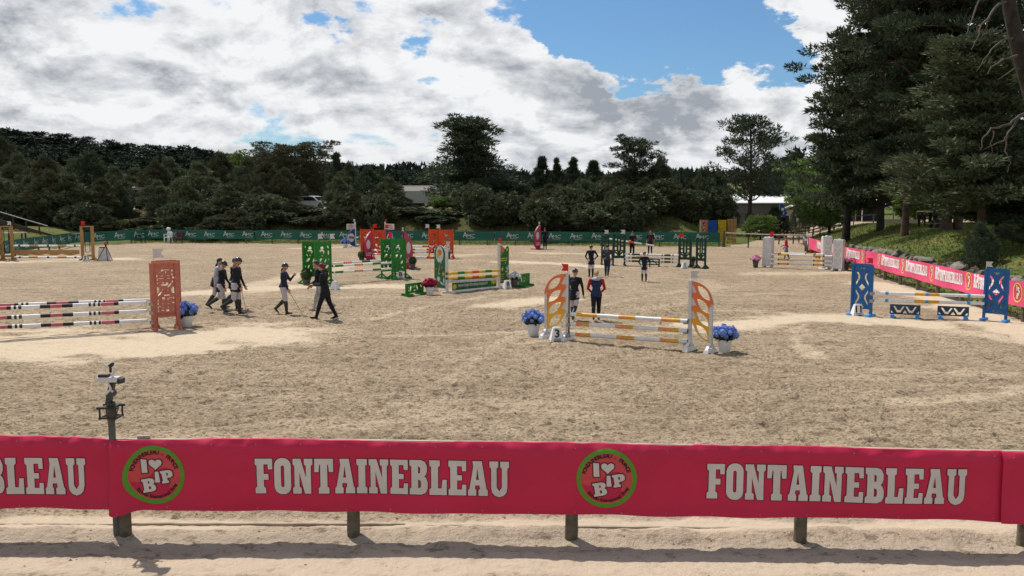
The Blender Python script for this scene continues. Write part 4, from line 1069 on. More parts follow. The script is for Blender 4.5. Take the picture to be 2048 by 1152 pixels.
# ---------------- jump 11: blue lattice wings
BLUE = mat('blue jump paint', (.018, .12, .33), .5, .12, 5, col2=(.016, .09, .25)); LBLUE = mat('light blue foot paint', (.06, .30, .72), .5, .1)
def blue_cut(W, z0, z1):
    m_ = .11; x0, x1 = m_, W-m_; cx = W/2; H = z1-z0; z = lambda t: z0+H*t; hs = []
    hs.append([(cx-.10, z(.945)), (cx, z(.885)), (cx+.10, z(.945))])
    def V(sx, t0, t1, t2):  # bent bar
        return [(cx+sx*.30*W/.75*.8, z(t0)), (cx+sx*.13*W, z(t1+.035)), (cx+sx*.13*W, z(t1-.035)), (cx+sx*.33*W, z(t2)), (cx+sx*.33*W, z(t2+.09)), (cx+sx*.24*W, z(t1)), (cx+sx*.33*W, z(t0-.045))]
    for sx in (-1, 1):
        hs.append([(cx+sx*.29*W, z(.90)), (cx+sx*.12*W, z(.77)), (cx+sx*.12*W, z(.70)), (cx+sx*.33*W, z(.53)), (cx+sx*.33*W, z(.60)), (cx+sx*.22*W, z(.70)), (cx+sx*.22*W, z(.77)), (cx+sx*.33*W, z(.85))])
        hs.append([(cx+sx*.33*W, z(.45)), (cx+sx*.12*W, z(.30)), (cx+sx*.12*W, z(.235)), (cx+sx*.33*W, z(.075)), (cx+sx*.33*W, z(.15)), (cx+sx*.22*W, z(.235)), (cx+sx*.22*W, z(.30)), (cx+sx*.33*W, z(.385))])
    hs.append([(cx, z(.415)), (cx+.17*W, z(.495)), (cx, z(.575)), (cx-.17*W, z(.495))])
    hs.append([(cx-.14*W, z(.035)), (cx+.14*W, z(.035)), (cx, z(.13))])
    return hs
def blue_wing(pin, pout, yt, label, fm, fx, fdir):
    r, w_, H = wing_root(pin, pout, yt, label); W = w_
    m = MB(); m.plate([rect(.035, .22, W-.035, H-.03)]+blue_cut(W, .22, H-.03), -.012, .012); m.build('lattice_panel', BLUE, r)
    for x in (0, W): m = MB(); m.box((x, 0, H/2), (.07, .075, H)); m.build('post', BLUE, r)
    m = MB(); m.box((W/2, 0, H+.0), (W-.08, .05, .05)); m.build('top_rail', BLUE, r)
    feet(r, (0, W), LBLUE, .5, .12, .07, False); flag(r, fx*W, H, fm, fdir, 1.1); return r, H
bL, bLH = blue_wing((1741, 633), (1703, 629), 530, 'left blue lattice jump wing with a red flag and marker 11 behind it', RED, 0, 1)
bR, bRH = blue_wing((1967, 640), (2011, 644), 537, 'right blue lattice jump wing with a pale flag in front of the pink banner', FLAGW, 0, 1)
# left wing local x points to the picture's left: flag must fly left too -> d=+1
PL, PR = G(1741, 633), G(1967, 640); dirp = (PR-PL).normalized()
LB_ = mat('sky blue pole paint', (.05, .32, .62), .5, .1); AM_ = mat('golden pole paint', (.72, .38, .04), .5, .1)
pb_ = [(1.1, WHITE), (.33, LB_), (2.6, WHITE), (1.05, AM_), (.35, LB_), (1.05, AM_), (2.7, WHITE), (.33, LB_), (1.35, WHITE)]
zz = []
for yl, yr, nm in ((585, 592, 'upper'), (599.5, 606.5, 'lower')):
    a, b = between(PL, PR, yl, yr); zz.append((a.z, b.z)); pole(a+dirp*.05+off, b-dirp*.05+off, pb_, nm+' white pole with blue and gold bands between the blue lattice wings', 'poles of the blue jump', .05)
cups(bL, -.05, [q[0] for q in zz], .08); cups(bR, -.05, [q[1] for q in zz], -.08)
DKB = mat('dark slate blue paint', (.022, .065, .125), .55, .12, 5)
def blue_filler(xa, xb, yb, yt, label):
    a, b = G(xa, yb), G(xb, yb+3); d = b-a; W = d.length; H = ZA(yt, a.y); r = thing('jump_filler', a, math.atan2(d.y, d.x), label, 'jump filler', 'low dark blue fillers under the blue jump')
    z0 = .10; h = H-z0; hs = []
    for cx in (W*.30, W*.70):
        hs.append([(cx-.19*W, z0+h*.82), (cx-.13*W, z0+h*.82), (cx-.035*W, z0+h*.42), (cx+.035*W, z0+h*.42), (cx+.12*W, z0+h*.82), (cx+.18*W, z0+h*.82), (cx+.05*W, z0+h*.18), (cx-.06*W, z0+h*.18)])
    hs.append([(W/2-.075*W, z0+h*.12), (W/2+.075*W, z0+h*.12), (W/2, z0+h*.45)])
    hs.append([(.04*W, z0+h*.12), (.13*W, z0+h*.12), (.04*W, z0+h*.40)]); hs.append([(.87*W, z0+h*.12), (.96*W, z0+h*.12), (.96*W, z0+h*.40)])
    m = MB(); m.plate([rect(0, z0, W, H)]+hs, -.014, .014); m.build('panel', DKB, r); feet(r, (.08, W-.08), LBLUE, .34, .12, .09, False)
blue_filler(1779, 1840, 634, 608, 'left low dark blue filler under the blue jump poles'); blue_filler(1874, 1937, 637, 611.5, 'right low dark blue filler under the blue jump poles')
marker(1714, 631, '11', 'white marker numbered 11 behind the left blue lattice wing', .05, 1.0)

# ---------------- salmon wings at left with black and pink poles (spread of two)
SAL = mat('salmon jump paint', (.46, .15, .10), .6, .1, 6, col2=(.38, .115, .078))
rs_ = random.Random(12)
def salmon_cut(W, z0, z1):
    H = z1-z0; hs = []; P = lambda u, v: (W*u, z0+H*v)
    def rc(u, v, du, dv): hs.append([P(u, v), P(u+du, v), P(u+du, v+dv), P(u, v+dv)])
    for (u, v, du, dv) in ((.38, .905, .10, .035), (.50, .925, .22, .012), (.80, .89, .05, .045), (.16, .855, .035, .05), (.55, .86, .04, .045), (.80, .81, .05, .04), (.13, .785, .10, .045), (.82, .745, .10, .04),
                           (.20, .71, .035, .045), (.27, .745, .22, .010), (.60, .745, .12, .010), (.80, .655, .05, .045), (.20, .64, .04, .03), (.40, .645, .09, .02), (.30, .885, .07, .010), (.35, .80, .12, .010), (.60, .80, .12, .010)): rc(u, v, du, dv)
    for (u, v, du, dv) in ((.38, .305, .12, .045), (.46, .385, .24, .014), (.60, .285, .04, .04), (.66, .325, .12, .012), (.82, .31, .05, .04), (.20, .265, .04, .04), (.14, .19, .10, .045), (.38, .20, .05, .018), (.60, .20, .05, .018),
                           (.78, .215, .10, .02), (.20, .12, .04, .045), (.26, .15, .08, .015), (.38, .125, .04, .018), (.60, .125, .04, .018), (.20, .045, .04, .05), (.34, .06, .10, .025), (.53, .045, .12, .045), (.80, .075, .06, .04), (.45, .015, .30, .008)): rc(u, v, du, dv)
    hs.append([P(.13, .43), P(.18, .435), P(.26, .475), P(.28, .52), P(.26, .565), P(.13, .57)])
    hs.append([P(.89, .43), P(.89, .57), P(.82, .565), P(.76, .52), P(.76, .475), P(.82, .435)])
    hs.append(lens(W*.70, z0+H*.60, W*.30, H*.035, .85)); hs.append(lens(W*.30, z0+H*.43, W*.30, H*.035, .85))
    hs.append([P(.36, .60), P(.60, .595), P(.66, .625), P(.64, .665), P(.56, .665), P(.56, .63), P(.36, .625)])
    hs.append(lens(W*.62, z0+H*.50, W*.05, H*.022, 1.2)); hs.append(lens(W*.41, z0+H*.51, W*.05, H*.022, 1.2))
    return hs
def salmon_wing(pin, pout, yt, label, fm, full=True):
    r, w_, H = wing_root(pin, pout, yt, label); W = w_
    if full: m = MB(); m.plate([rect(.05, .42, W-.05, H-.05)]+salmon_cut(W, .46, H-.12), -.012, .012); m.build('cutout_panel', SAL, r)
    for x in (0, W): m = MB(); m.box((x, 0, H/2), (.11, .10, H)); m.build('post', SAL, r)
    m = MB(); m.box((W/2, 0, H-.02), (W-.12, .08, .07)); m.build('top_rail', SAL, r)
    m = MB(); m.box((W/2, 0, .40), (W-.12, .07, .08)); m.build('lower_rail', SAL, r)
    feet(r, (0, W), SAL, .55, .12, .10)
    if fm: flag(r, 0, H, fm, 1, 1.8)
    return r, H
sa, saH = salmon_wing((308, 661), (357, 657), 526, 'front salmon-red cut-out jump wing beside the blue hydrangeas at left', None)
b0 = G(308, 661)+Vector((-.17, .55, 0)); b1 = G(357, 657)+Vector((-.17, .55, 0))
sb_, sbH = salmon_wing(tuple(b0), tuple(b1), 522, 'rear salmon-red open frame wing with a pale flag, behind the cut-out one', FLAGW, False)
PKP = mat('dusty pink pole paint', (.50, .13, .15), .5, .1)
def pinkpat(t): return [(1.0, WHITE), (.30, BLACK), (.55, PKP), (.17, BLACK), (.10, WHITE), (.10, BLACK), (.08, WHITE), (.12, BLACK), (.72, WHITE), (.40, BLACK), (.48, PKP), (.43, BLACK), (.65, WHITE), (.10, BLACK), (.08, WHITE), (.1, BLACK), (.1, WHITE), (.1, BLACK), (.02, WHITE), (.55, PKP), (.2, BLACK), (1.2, WHITE)]
PRt = G(299, 659); PLt = G(-78, 683); dirp = (PRt-PLt).normalized(); zz = []
for i, (yl, yr, nm) in enumerate(((619, 604, 'top front'), (638.5, 621, 'middle'), (657, 640, 'bottom'))):
    a, b = between(PLt, PRt, yl, yr); zz.append((a.z, b.z)); pole(a+off, b-dirp*.02+off, pinkpat(i), nm+' white pole with black and pink bands running out of the left edge', 'black and pink banded poles at left', .052)
a, b = between(PLt+Vector((-.17, .55, 0)), PRt+Vector((-.17, .55, 0)), 613, 600); pole(a, b, pinkpat(0), 'rear white pole with black and pink bands just above the front ones at left', 'black and pink banded poles at left', .05)
cups(sa, -.07, [q[1] for q in zz], -.08)
_sw = salmon_wing(tuple(PLt), tuple(PLt-dirp*.75), 560, 'far-left salmon wing holding the other ends of the pink and black poles', None)
pixpot('flower', 346, 394, 600, 654, 'white pot of blue hydrangeas behind the salmon wing', 3, HYB, POTW, 632)

# ---------------- natural wood jump 5 at far left
NW = mat('natural varnished wood', (.40, .235, .085), .6, .15, 4, col2=(.30, .17, .06))
def wood_wing(pin, pout, yt, label, fm):
    r, w_, H = wing_root(pin, pout, yt, label); W = w_
    for x in (0, W): m = MB(); m.box((x, 0, H/2), (.16, .12, H)); m.build('post', NW, r)
    m = MB(); m.box((W/2, 0, H+.03), (W+.18, .14, .06)); m.build('top_board', NW, r)
    m = MB(); m.plate([rect(.08, H-.20, W-.08, H)]+[rect(W*(.22+.2*i), H-.15, W*(.22+.2*i)+W*.13, H-.05) for i in range(3)], -.02, .02); m.build('pierced_board', DARKWOOD, r)
    m = MB()
    for x in (W*.28, W*.72): m.beam((x, 0, H-.2), (x, 0, .5), .03, .03)
    m.beam((W*.28, 0, .5), (W*.72, 0, .5), .03, .03); m.beam((.08, 0, H*.52), (W*.28, 0, H*.52), .03, .03); m.beam((W*.72, 0, H*.52), (W-.08, 0, H*.52), .03, .03); m.build('iron_frame', BLACK, r)
    m = MB(); m.box((W/2, 0, .28), (W-.16, .08, .12)); m.build('lower_rail', NW, r)
    feet(r, (0, W), NW, .8, .12, .09); flag(r, .0, H+.06, fm, 1, 1.5); return r
wood_wing((26, 521), (5, 521), 454, 'left natural wood jump wing with a pale flag at the far left', FLAGW)
wood_wing((166, 520), (187, 520), 454, 'right natural wood jump wing with a red flag and marker 5', RED)
PL, PR = G(26, 521), G(166, 520); o5 = 'poles of the natural wood jump'
for yl, nm, pt in ((491.5, 'top', [(.4, WHITE), (.15, BLACK), (.55, WHITE), (.6, NW), (.55, WHITE), (.15, BLACK), (.55, WHITE), (.6, NW), (.45, WHITE), (.15, BLACK), (.4, WHITE)]), (514.5, 'bottom', [(.4, WHITE), (.15, BLACK), (.5, WHITE), (.6, NW), (.6, WHITE), (.15, BLACK), (.55, WHITE), (.6, NW), (.5, WHITE), (.15, BLACK), (.4, WHITE)])):
    a, b = between(PL, PR, yl, yl); pole(a, b, pt, nm+' white pole with brown bands between the natural wood wings', o5, .055)
a, b = between(PL, PR, 503, 503); L = (b-a).length; r = thing('plank', a, 0, 'natural wood plank with scalloped lower edge between the wood wings', 'plank')
sc0 = [(0, .1), (0, -.16)]+[(L*(.02+.96*i/40), -.15-.09*abs(math.sin(i/40*math.pi*4))) for i in range(41)]+[(L, -.16), (L, .1)]
m = MB(); m.plate([sc0[::-1]], -.02, .02); m.build('board', NW, r)
marker(172, 522, '5', 'white marker numbered 5 at the foot of the right wood wing', .1, 1.25)
# photocell on tripod with its shield
tp = G(209, 521); r = thing('photocell_stand', tp, 0, 'pale grey photocell shield standing beside the wood jump', 'timing device')
m = MB(); Hs = ZA(493, tp.y); m.plate([[(-.36, .04), (.36, .04), (.30, Hs*.6), (.16, Hs), (-.26, Hs), (-.34, Hs*.6)]], -.06, .06); m.build('shield', GREYWHITE, r)
m = MB(); m.box((0, 0, .03), (.85, .4, .06)); m.build('base', GREYWHITE, r); m = MB(); m.box((-.1, -.065, Hs-.06), (.3, .01, .06)); m.build('label_plate', BLACK, r)
tq = G(213, 522); r = thing('tripod', tq, 0, 'black tripod with a small red flag beside the photocell shield', 'tripod')
Ht = ZA(491, tq.y)
for a in (-1.1, 1.2, 3.1):
    m = MB(); m.tube([(0, 0, Ht), (.55*math.cos(a) if a < 3 else -.6, .4*math.sin(a), 0)], .022, 6); m.build('leg', BLACK, r)
m = MB(); m.box((0, 0, Ht+.03), (.09, .09, .1)); m.build('head', BLACK, r); flag(r, 0, Ht, RED, -1, 1.0)
# ---------------- green cut-out jump B (spread), centre left
GRN = mat('bright green jump paint', (.018, .19, .028), .5, .12, 4, col2=(.014, .15, .022))
def green_cut(W, z0, z1, rev=False):
    H = z1-z0; hs = []; P = lambda u, v: (W*(1-u if rev else u), z0+H*v)
    hs.append([(P(.55, .84)[0]+.11*W*math.cos(a), P(.55, .84)[1]+.055*H*math.sin(a)) for a in [i*.7 for i in range(9)]])
    hs.append([P(.38, .74), P(.42, .68), P(.50, .67), P(.47, .72), P(.52, .75), P(.62, .75), P(.68, .70), P(.72, .78), P(.60, .785), P(.46, .78)])
    for u, v, l, w_, a in ((.17, .87, .24, .07, 1.1), (.14, .70, .30, .09, 1.6), (.74, .63, .18, .06, .9), (.34, .47, .30, .07, 2.1), (.68, .49, .36, .10, 2.5), (.25, .29, .34, .11, 2.4), (.66, .29, .26, .07, 2.1), (.55, .62, .14, .05, .9), (.20, .10, .26, .07, .8), (.52, .12, .34, .10, 1.5), (.82, .14, .22, .06, 1.2), (.85, .88, .14, .05, 1.8), (.86, .30, .12, .05, 1.6), (.12, .50, .12, .05, 1.6)):
        c = P(u, v); hs.append(lens(c[0], c[1], l*W, w_*W*1.3, (math.pi-a) if rev else a, 5))
    return hs
def cut_wing(pin, pout, yt, label, mt, cutf, fm=None, fdir=1, zb=.32, foot=.9, fs=1.5, postw=.06, grp=None, fx=.0, tall=0):
    r, w_, H = wing_root(pin, pout, yt, label, grp=grp); W = w_
    m = MB(); m.plate([rect(postw/2, zb, W-postw/2, H-.03)]+cutf(W, zb+.04, H-.08), -.014, .014); m.build('cutout_panel', mt, r)
    for x in (0, W): m = MB(); m.box((x, 0, H/2), (postw, .07, H+.04)); m.build('post', mt, r)
    feet(r, (0, W), mt, foot, .10, .08); 
    if fm: flag(r, fx*W, H, fm, fdir, fs)
    return r, H
PF, QF = G(667, 568), G(783, 558.5); dirB = (QF-PF).normalized(); PBk, QBk = PF+Vector((-.62, .40, 0)), QF+Vector((-.56, .42, 0)); ww = .80
gl1, h1 = cut_wing(tuple(PF-dirB*.12), tuple(PF-dirB*(.12+ww)), 481, 'front left bright green cut-out wing behind the woman in black', GRN, green_cut, FLAGW, -1)
gl2, h2 = cut_wing(tuple(PBk-dirB*.12), tuple(PBk-dirB*(.12+ww)), 481, 'rear left bright green cut-out wing with a pale flag above the box ball', GRN, green_cut, FLAGW, -1)
gr1, h3 = cut_wing(tuple(QF+dirB*.05), tuple(QF+dirB*(.05+ww)), 477, 'front right bright green cut-out wing with the marker lettered B at its foot', GRN, lambda *a: green_cut(*a, True), RED, -1)
gr2, h4 = cut_wing(tuple(QBk+dirB*.05), tuple(QBk+dirB*(.05+ww)), 477, 'rear right bright green cut-out wing with a red flag in front of the pink wing', GRN, lambda *a: green_cut(*a, True), RED, -1)
GP_ = mat('green pole paint', (.02, .20, .035), .5, .1); OP_ = mat('vermilion pole paint', (.72, .10, .025), .5, .1)
gpat = [(.15, WHITE), (.7, GP_), (1.0, WHITE)]+[(.14, OP_), (.05, WHITE)]*4+[(.85, WHITE), (.75, GP_), (1.0, WHITE)]
a, b = between(PF, QF, 532, 525); pole(a+off, b+off, gpat, 'front top white pole with green and orange bands of the bright green jump', 'poles of the bright green jump', .052)
a, b = between(PF, QF, 544.5, 537); pole(a+off, b+off, gpat, 'front lower white pole with green and orange bands of the bright green jump', 'poles of the bright green jump', .052)
a, b = between(PBk, QBk, 528.5, 521); pole(a, b, gpat, 'rear white pole with green and orange bands of the bright green jump', 'poles of the bright green jump', .052)
marker(801, 557, 'B', 'white marker lettered B at the foot of the bright green wing', .3, 1.3); marker(670, 580, ' ', 'white marker seen from behind beside the woman in black', 2.6, 1.35)
pixpot('box', 600, 624, 538, 570, 'clipped box ball in a grey pot at the left bright green wing', 5); pixpot('box', 715, 731, 502, 522, 'clipped box ball in a grey pot left of the left pink wing', 6)
pixpot('box', 817, 833, 514, 539, 'clipped box ball in a grey pot right of the right pink wing', 7); pixpot('box', 790, 800, 522, 541, 'clipped box ball seen through the right bright green wing', 8)

# ---------------- crimson-pink half-lens wings
CRM = mat('crimson pink wing paint', (.50, .035, .11), .5, .1, 4); CRD = mat('dark crimson edge', (.20, .008, .03), .5, .1)
v_lge = text_poly('LGE', 1.0, .02)
def lens_wing(pin, pout, yt, label, fm, fdir, grp=None, inner_curve=False, thick=.10, txt=True):
    r, w_, H = wing_root(pin, pout, yt, label); W = w_; n = 14
    bow = [(W*(.10+.98*math.sin(math.pi*(.10+.90*(1-t)))**.55*(1.0)), .06+(H-.06)*t) for t in (i/n for i in range(n+1))]
    lp = [(0, .06)]+[(W*.55, .06)]+[(max(.12*W, W*(1.05*math.sin(math.pi*min(.985, .16+.84*i/n))**.6)), .06+(H-.06)*i/n) for i in range(1, n)]+[(.10*W, H), (0, H)]
    m = MB(); m.plate([lp], -thick/2, thick/2, 0, 1); m.build('shaped_panel', [CRM, CRD], r)
    m = MB()
    for s_ in (-1, 1): m.plate([[(W*.50+W*.26*math.cos(a), H*.56+H*.16*math.sin(a)) for a in [i*math.pi/10 for i in range(20)]]], s_*(thick/2+.001), s_*(thick/2+.006))
    m.build('white_oval', GREYWHITE, r)
    if txt:
        v, f = v_lge; q = H*.16; wd = max(p[0] for p in v); sx = W*.62/wd
        ys_ = -(thick/2+.004)
        flipx = math.cos(r.rotation_euler.z) < 0
        m = MB(); m.add([((W*.8-x*sx) if flipx else (W*.16+x*sx), -ys_ if flipx else ys_, H*.17+y*q) for x, y in v], f); m.build('lettering', LETTERW, r)
    m = MB(); m.box((W*.45, 0, .03), (W*1.1, .6, .06)); m.build('foot', CRM, r); flag(r, .02, H-.01, fm, fdir, 1.3); return r
PLp, PRp = G(742, 520), G(808, 538)
lens_wing((743, 520), (728.5, 522), 463, 'left crimson-pink curved wing with a white oval', RED, -1)
lens_wing((807.5, 538), (824, 535), 464, 'right crimson-pink curved wing with a white oval beside a box ball', FLAGW, -1)
WP_ = mat('rose pole paint', (.70, .10, .16), .5, .1)
a, b = between(G(743, 520), G(807.5, 538), 500, 504)
pole(a, b, [(1, WHITE), (.8, WP_), (1.2, WHITE), (.8, WP_), (1, WHITE)], 'upper white and rose pole between the crimson-pink wings', 'poles of the crimson-pink jump')
a, b = between(G(743, 520), G(807.5, 538), 507, 513); pole(a, b, [(1, WHITE), (.8, WP_), (1.2, WHITE), (.8, WP_), (1, WHITE)], 'lower white and rose pole between the crimson-pink wings', 'poles of the crimson-pink jump')

# ---------------- orange-red jump (spread)
ORG = mat('orange red jump paint', (.62, .075, .018), .5, .12, 4)
def org_cut(W, z0, z1):
    H = z1-z0; hs = []
    for u, v, l, w_, a in ((.5, .80, .42, .22, 2.2), (.62, .62, .50, .14, 1.0), (.36, .50, .46, .13, .8), (.66, .40, .40, .12, 1.1), (.34, .28, .44, .12, .8), (.66, .17, .42, .12, 1.0), (.25, .10, .25, .09, .8)):
        hs.append(lens(W*u, z0+H*v, l*W, w_*W, a, 5))
    return hs
og = 'orange-red cut-out wings'
r0, r1 = G(771, 519), G(862, 517); dO = (r1-r0).normalized()
cut_wing(tuple(r0), tuple(r0-dO*.86), 459, 'front left orange-red cut-out wing with a red flag', ORG, org_cut, RED, -1, fs=1.6, zb=.3)
cut_wing(tuple(r0+Vector((-.80, .35, 0))), tuple(r0-dO*.8+Vector((-.80, .35, 0))), 458, 'rear left orange-red cut-out wing partly behind the pink curved wing', ORG, org_cut, RED, -1, fs=1.6, zb=.3)
cut_wing(tuple(r1+Vector((.60, .0, 0))), tuple(r1+dO*.85+Vector((.60, 0, 0))), 459, 'front right orange-red cut-out wing behind the flowery green wing', ORG, org_cut, FLAGW, -1, fs=1.6, zb=.3)
cut_wing(tuple(r1+Vector((-.15, .45, 0))), tuple(r1+dO*.72+Vector((-.15, .45, 0))), 458, 'rear right orange-red cut-out wing with a pale flag', ORG, org_cut, FLAGW, -1, fs=1.6, zb=.3)
ob_ = [(.3, WHITE), (.4, OP_), (.12, BLACK), (1.0, WHITE), (.12, BLACK), (.4, OP_), (.12, BLACK), (1.0, WHITE), (.12, BLACK), (.4, OP_), (.12, BLACK), (.4, WHITE)]
for y0, y1, nm, dz in ((493.5, 493.5, 'top rear', .4), (499.5, 499, 'second', 0), (507.5, 503.5, 'third', 0), (513, 515.5, 'lowest', 0)):
    a, b = between(r0, r1, y0, y1); pole(a+Vector((0, dz, 0)), b+Vector((.5 if dz == 0 else .1, dz, 0)), ob_, nm+' white pole with orange and black bands of the orange-red jump', 'poles of the orange-red jump', .055)
pixpot('flower', 893, 903, 497, 517, 'small pot of white flowers behind the flowery green wing', 9, HYW, POTG, 505)

# ---------------- navy and white jump with round discs and sign boards
NAVY = mat('navy jump paint', (.012, .055, .20), .5, .1)
def scribble(n, h, seed):
    q = random.Random(seed); v = []; f = []; x = 0
    for i in range(n):
        w_ = .25+.3*q.random(); o = len(v); t = h*(.7+.3*q.random()); v += [(x, 0), (x+w_, 0), (x+w_, t), (x, t)]; f.append((o, o+1, o+2, o+3)); x += w_+.12
    return v, f
sg1 = scribble(7, .9, 1); sg2 = scribble(12, .7, 2); mm_ = text_poly('PPM', 1.0, .05)
def navy_wing(pin, pout, yt, label, fm, xs):
    r, w_, H = wing_root(pin, pout, yt, label); W = max(w_, .85)
    fl2 = math.cos(r.rotation_euler.z) < 0; sy = 1 if fl2 else -1
    m = MB(); m.box((0, 0, H/2+.12), (.08, .08, H+.24)); m.build('post', WHITE, r)
    cx, cz, R = W*.12, H*.42, H*.40
    out_ = [(cx+R*1.02*math.sin(a)*.95, cz-R*math.cos(a)) for a in [math.pi*i/14 for i in range(15)]]
    m = MB(); m.plate([[(0, cz-R)]+out_[1:-1]+[(0, cz+R)]], -.03, .03); m.build('crescent_panel', NAVY, r)
    m = MB(); dc = [(W*.52+R*.50*math.cos(a), cz+R*.50*math.sin(a)) for a in [i*math.pi/12 for i in range(24)]]
    m.plate([dc], -.045, -.031); m.plate([dc], .031, .045); m.build('white_disc', GREYWHITE, r)
    v, f = mm_; m = MB(); q = R*.42; wd = max(p[0] for p in v); m.add([(W*.52+(-1 if fl2 else 1)*(x-wd/2)*R*.8/wd, sy*.047, cz-.10+y*q) for x, y in v], f); m.build('lettering', BLACK, r)
    zs_ = H*.80; m = MB(); m.box((W*.52, 0, H*.93), (W*.95, .03, H*.26)); m.build('sign_board', GREYWHITE, r)
    m = MB()
    for (v, f), z_, h_, ww_ in ((sg1, H*.97, .12, .5), (sg2, H*.905, .10, .7), (sg2, H*.845, .10, .7)):
        wd = max(p[0] for p in v); m.add([(W*.52+(-1 if fl2 else 1)*(x-wd/2)*ww_*W/wd, sy*.019, z_+y*h_) for x, y in v], f)
    m.build('sign_print', mat('sign print red brown', (.35, .06, .05), .6), r)
    feet(r, (0, W*.7), GREYWHITE, .7, .1, .08, False); flag(r, 0, H+.22, fm, 1, 1.3); return r
navy_wing((711, 493), (694, 494), 450, 'left navy and white wing with a disc and small sign board', FLAGW, 1)
navy_wing((771, 494), (789, 495), 450, 'right navy and white wing with a sign board, behind the orange-red wing', RED, 1)
NP = [(.5, WHITE), (.6, NAVY), (1, WHITE), (.8, NAVY), (1, WHITE), (.6, NAVY), (.5, WHITE)]
for y0, nm in ((475, 'upper'), (490, 'lower')):
    a, b = between(G(711, 493), G(771, 494), y0, y0+1); pole(a, b, NP, nm+' navy and white pole between the wings with round discs', 'poles of the navy jump', .05)
pixpot('flower', 681, 699, 474, 495, 'white pot of blue hydrangeas left of the navy wing', 10, HYB, POTW, 487); pixpot('flower', 788, 797, 481, 494, 'small blue flower pot glimpsed above the bright green wing', 11, HYB, POTW, 490)

# ---------------- jump 8: flowery garden panels with yellow poles
GAR = mat('garden green panel', (.022, .14, .035), .45, .15, 3, col2=(.016, .10, .028)); DAI = mat('print white daisy', (.58, .60, .58), .6, .05); YEP = mat('print yellow', (.55, .50, .03), .6, .05); ORP = mat('print orange', (.60, .16, .04), .6, .05)
def star(cx, cz, r, n=5, q=.45): return [(cx+r*(1 if i % 2 == 0 else q)*math.sin(math.pi*i/n), cz+r*(1 if i % 2 == 0 else q)*math.cos(math.pi*i/n)) for i in range(2*n)][::-1]
def garden_wing(pin, pout, yt, label, fm, left):
    r, w_, H = wing_root(pin, pout, yt, label); W = w_; fl2 = left
    m = MB(); m.box((0, 0, H/2+.02), (.08, .10, H+.04)); m.build('post', GREYWHITE, r)
    zb = .18; top = H*.97
    if left: out_ = [(.04, zb), (W, zb), (W, top-.12)]+[(W*.55+.24*W/.6*math.cos(a), top-.08+.22*math.sin(a)) for a in [math.pi*i/8 for i in range(9)]]+[(.04, top-.02)]
    else: out_ = [(.04, zb), (W, zb), (W+.0, H*.80)]+[(W*.84+.14*math.cos(a), H*.86+.16*math.sin(a)) for a in [-.4+math.pi*i/7*1.05 for i in range(8)]]+[(W*.62, H*.88), (.04, H)]
    m = MB(); m.plate([inflate(out_, .02)], -.012, .012); m.build('board', GREYWHITE, r)
    m = MB(); m.plate([out_], -.020, -.0125); m.plate([out_], .0125, .020); m.build('green_face', GAR, r)
    sy = 1 if fl2 else -1; a0, a1 = sorted((sy*.021, sy*.026)); mats_ = [DAI, YEP, ORP, GAR]; m = MB()
    P_ = lambda lp, mi: m.plate([lp], a0, a1, mi)
    if left:
        c = (W*.55, top-.20); P_([(c[0]+.24*math.cos(t*.3), c[1]+.33*math.sin(t*.3)) for t in range(21)], 0)
        m.plate([[(c[0]+.16*math.cos(t*.5), c[1]+.04+.16*math.sin(t*.5)) for t in range(7)]+[(c[0]-.05, c[1]-.05)]], min(sy*.027, sy*.031), max(sy*.027, sy*.031), 2)
        m.plate([[(c[0]+.10+.09*math.cos(t*.6), c[1]-.03+.12*math.sin(t*.6)) for t in range(10)]], min(sy*.032, sy*.035), max(sy*.032, sy*.035), 1)
        P_(star(W*.25, H*.42, .11), 1); P_(star(W*.55, H*.52, .05), 2); P_(star(W*.38, H*.56, .06), 2); P_(star(W*.85, H*.52, .05), 2); P_([(W*.65+.10*math.cos(t*.5), H*.30+.10*math.sin(t*.5)) for t in range(12)], 0); P_(star(W*.6, H*.42, .05, 4), 0); P_(lens(W*.45, H*.68, .12, .04, 1.3), 0)
        for a in (.5, 1.0, 1.5, 2.0, 2.6): P_(lens(W*.2+.17*math.cos(a), .28+.19*math.sin(a), .32, .09, a), 0) if a in (.5, 1.5, 2.6) else None
        P_(lens(W*.62, H*.5, .02+.55, .02, 1.9), 0); P_([(W*.97, .22), (W*.80, .22), (W*.85, .5), (W*.97, .55)], 1)
    else:
        P_([(.08, H*.96), (.08, H*.84), (W*.4, H*.80), (W*.55, H*.88), (.3, H*.93)], 2); P_(star(W*.82, H*.87, .09), 1); P_(lens(W*.18, H*.78, .12, .05, 1.5), 0); P_(rect(W*.08, H*.66, W*.85, H*.68), 1); P_(rect(W*.08, H*.61, W*.8, H*.63), 1); P_(star(W*.3, H*.42, .12, 6), 1); P_(lens(W*.62, H*.56, .10, .04, 1.4), 0)
        for a in (1.6, 2.4, 3.2, 4.0, 4.8): P_(lens(W*.92+.14*math.cos(a), H*.36+.17*math.sin(a), .24, .07, a), 0)
        for i in range(4): P_(rect(W*.08, .26+.09*i, W*.5, .29+.09*i), 1)
    m.build('flower_print', mats_, r)
    feet(r, (0,), GREYWHITE, .6, .1, .07, False); m = MB(); m.box((W, 0, zb/2), (.05, .3, zb)); m.build('foot', GREYWHITE, r)
    flag(r, 0, H, fm, 1 if not left else -1, 1.4); return r
garden_wing((894, 586), (870, 583), 497, 'left flowery green wing with a round badge and pale flag', FLAGW, True)
garden_wing((998, 575), (1017, 572), 489, 'right flowery green wing with a red flag beside the white flowers', RED, False)
PL, PR = G(894, 586), G(998, 575); YP_ = mat('yellow pole paint', (.68, .45, .05), .5, .1)
yp = [(1.2, YP_), (.85, GP_), (.9, YP_), (.85, OP_), (.8, YP_), (.85, GP_), (1.0, YP_)]
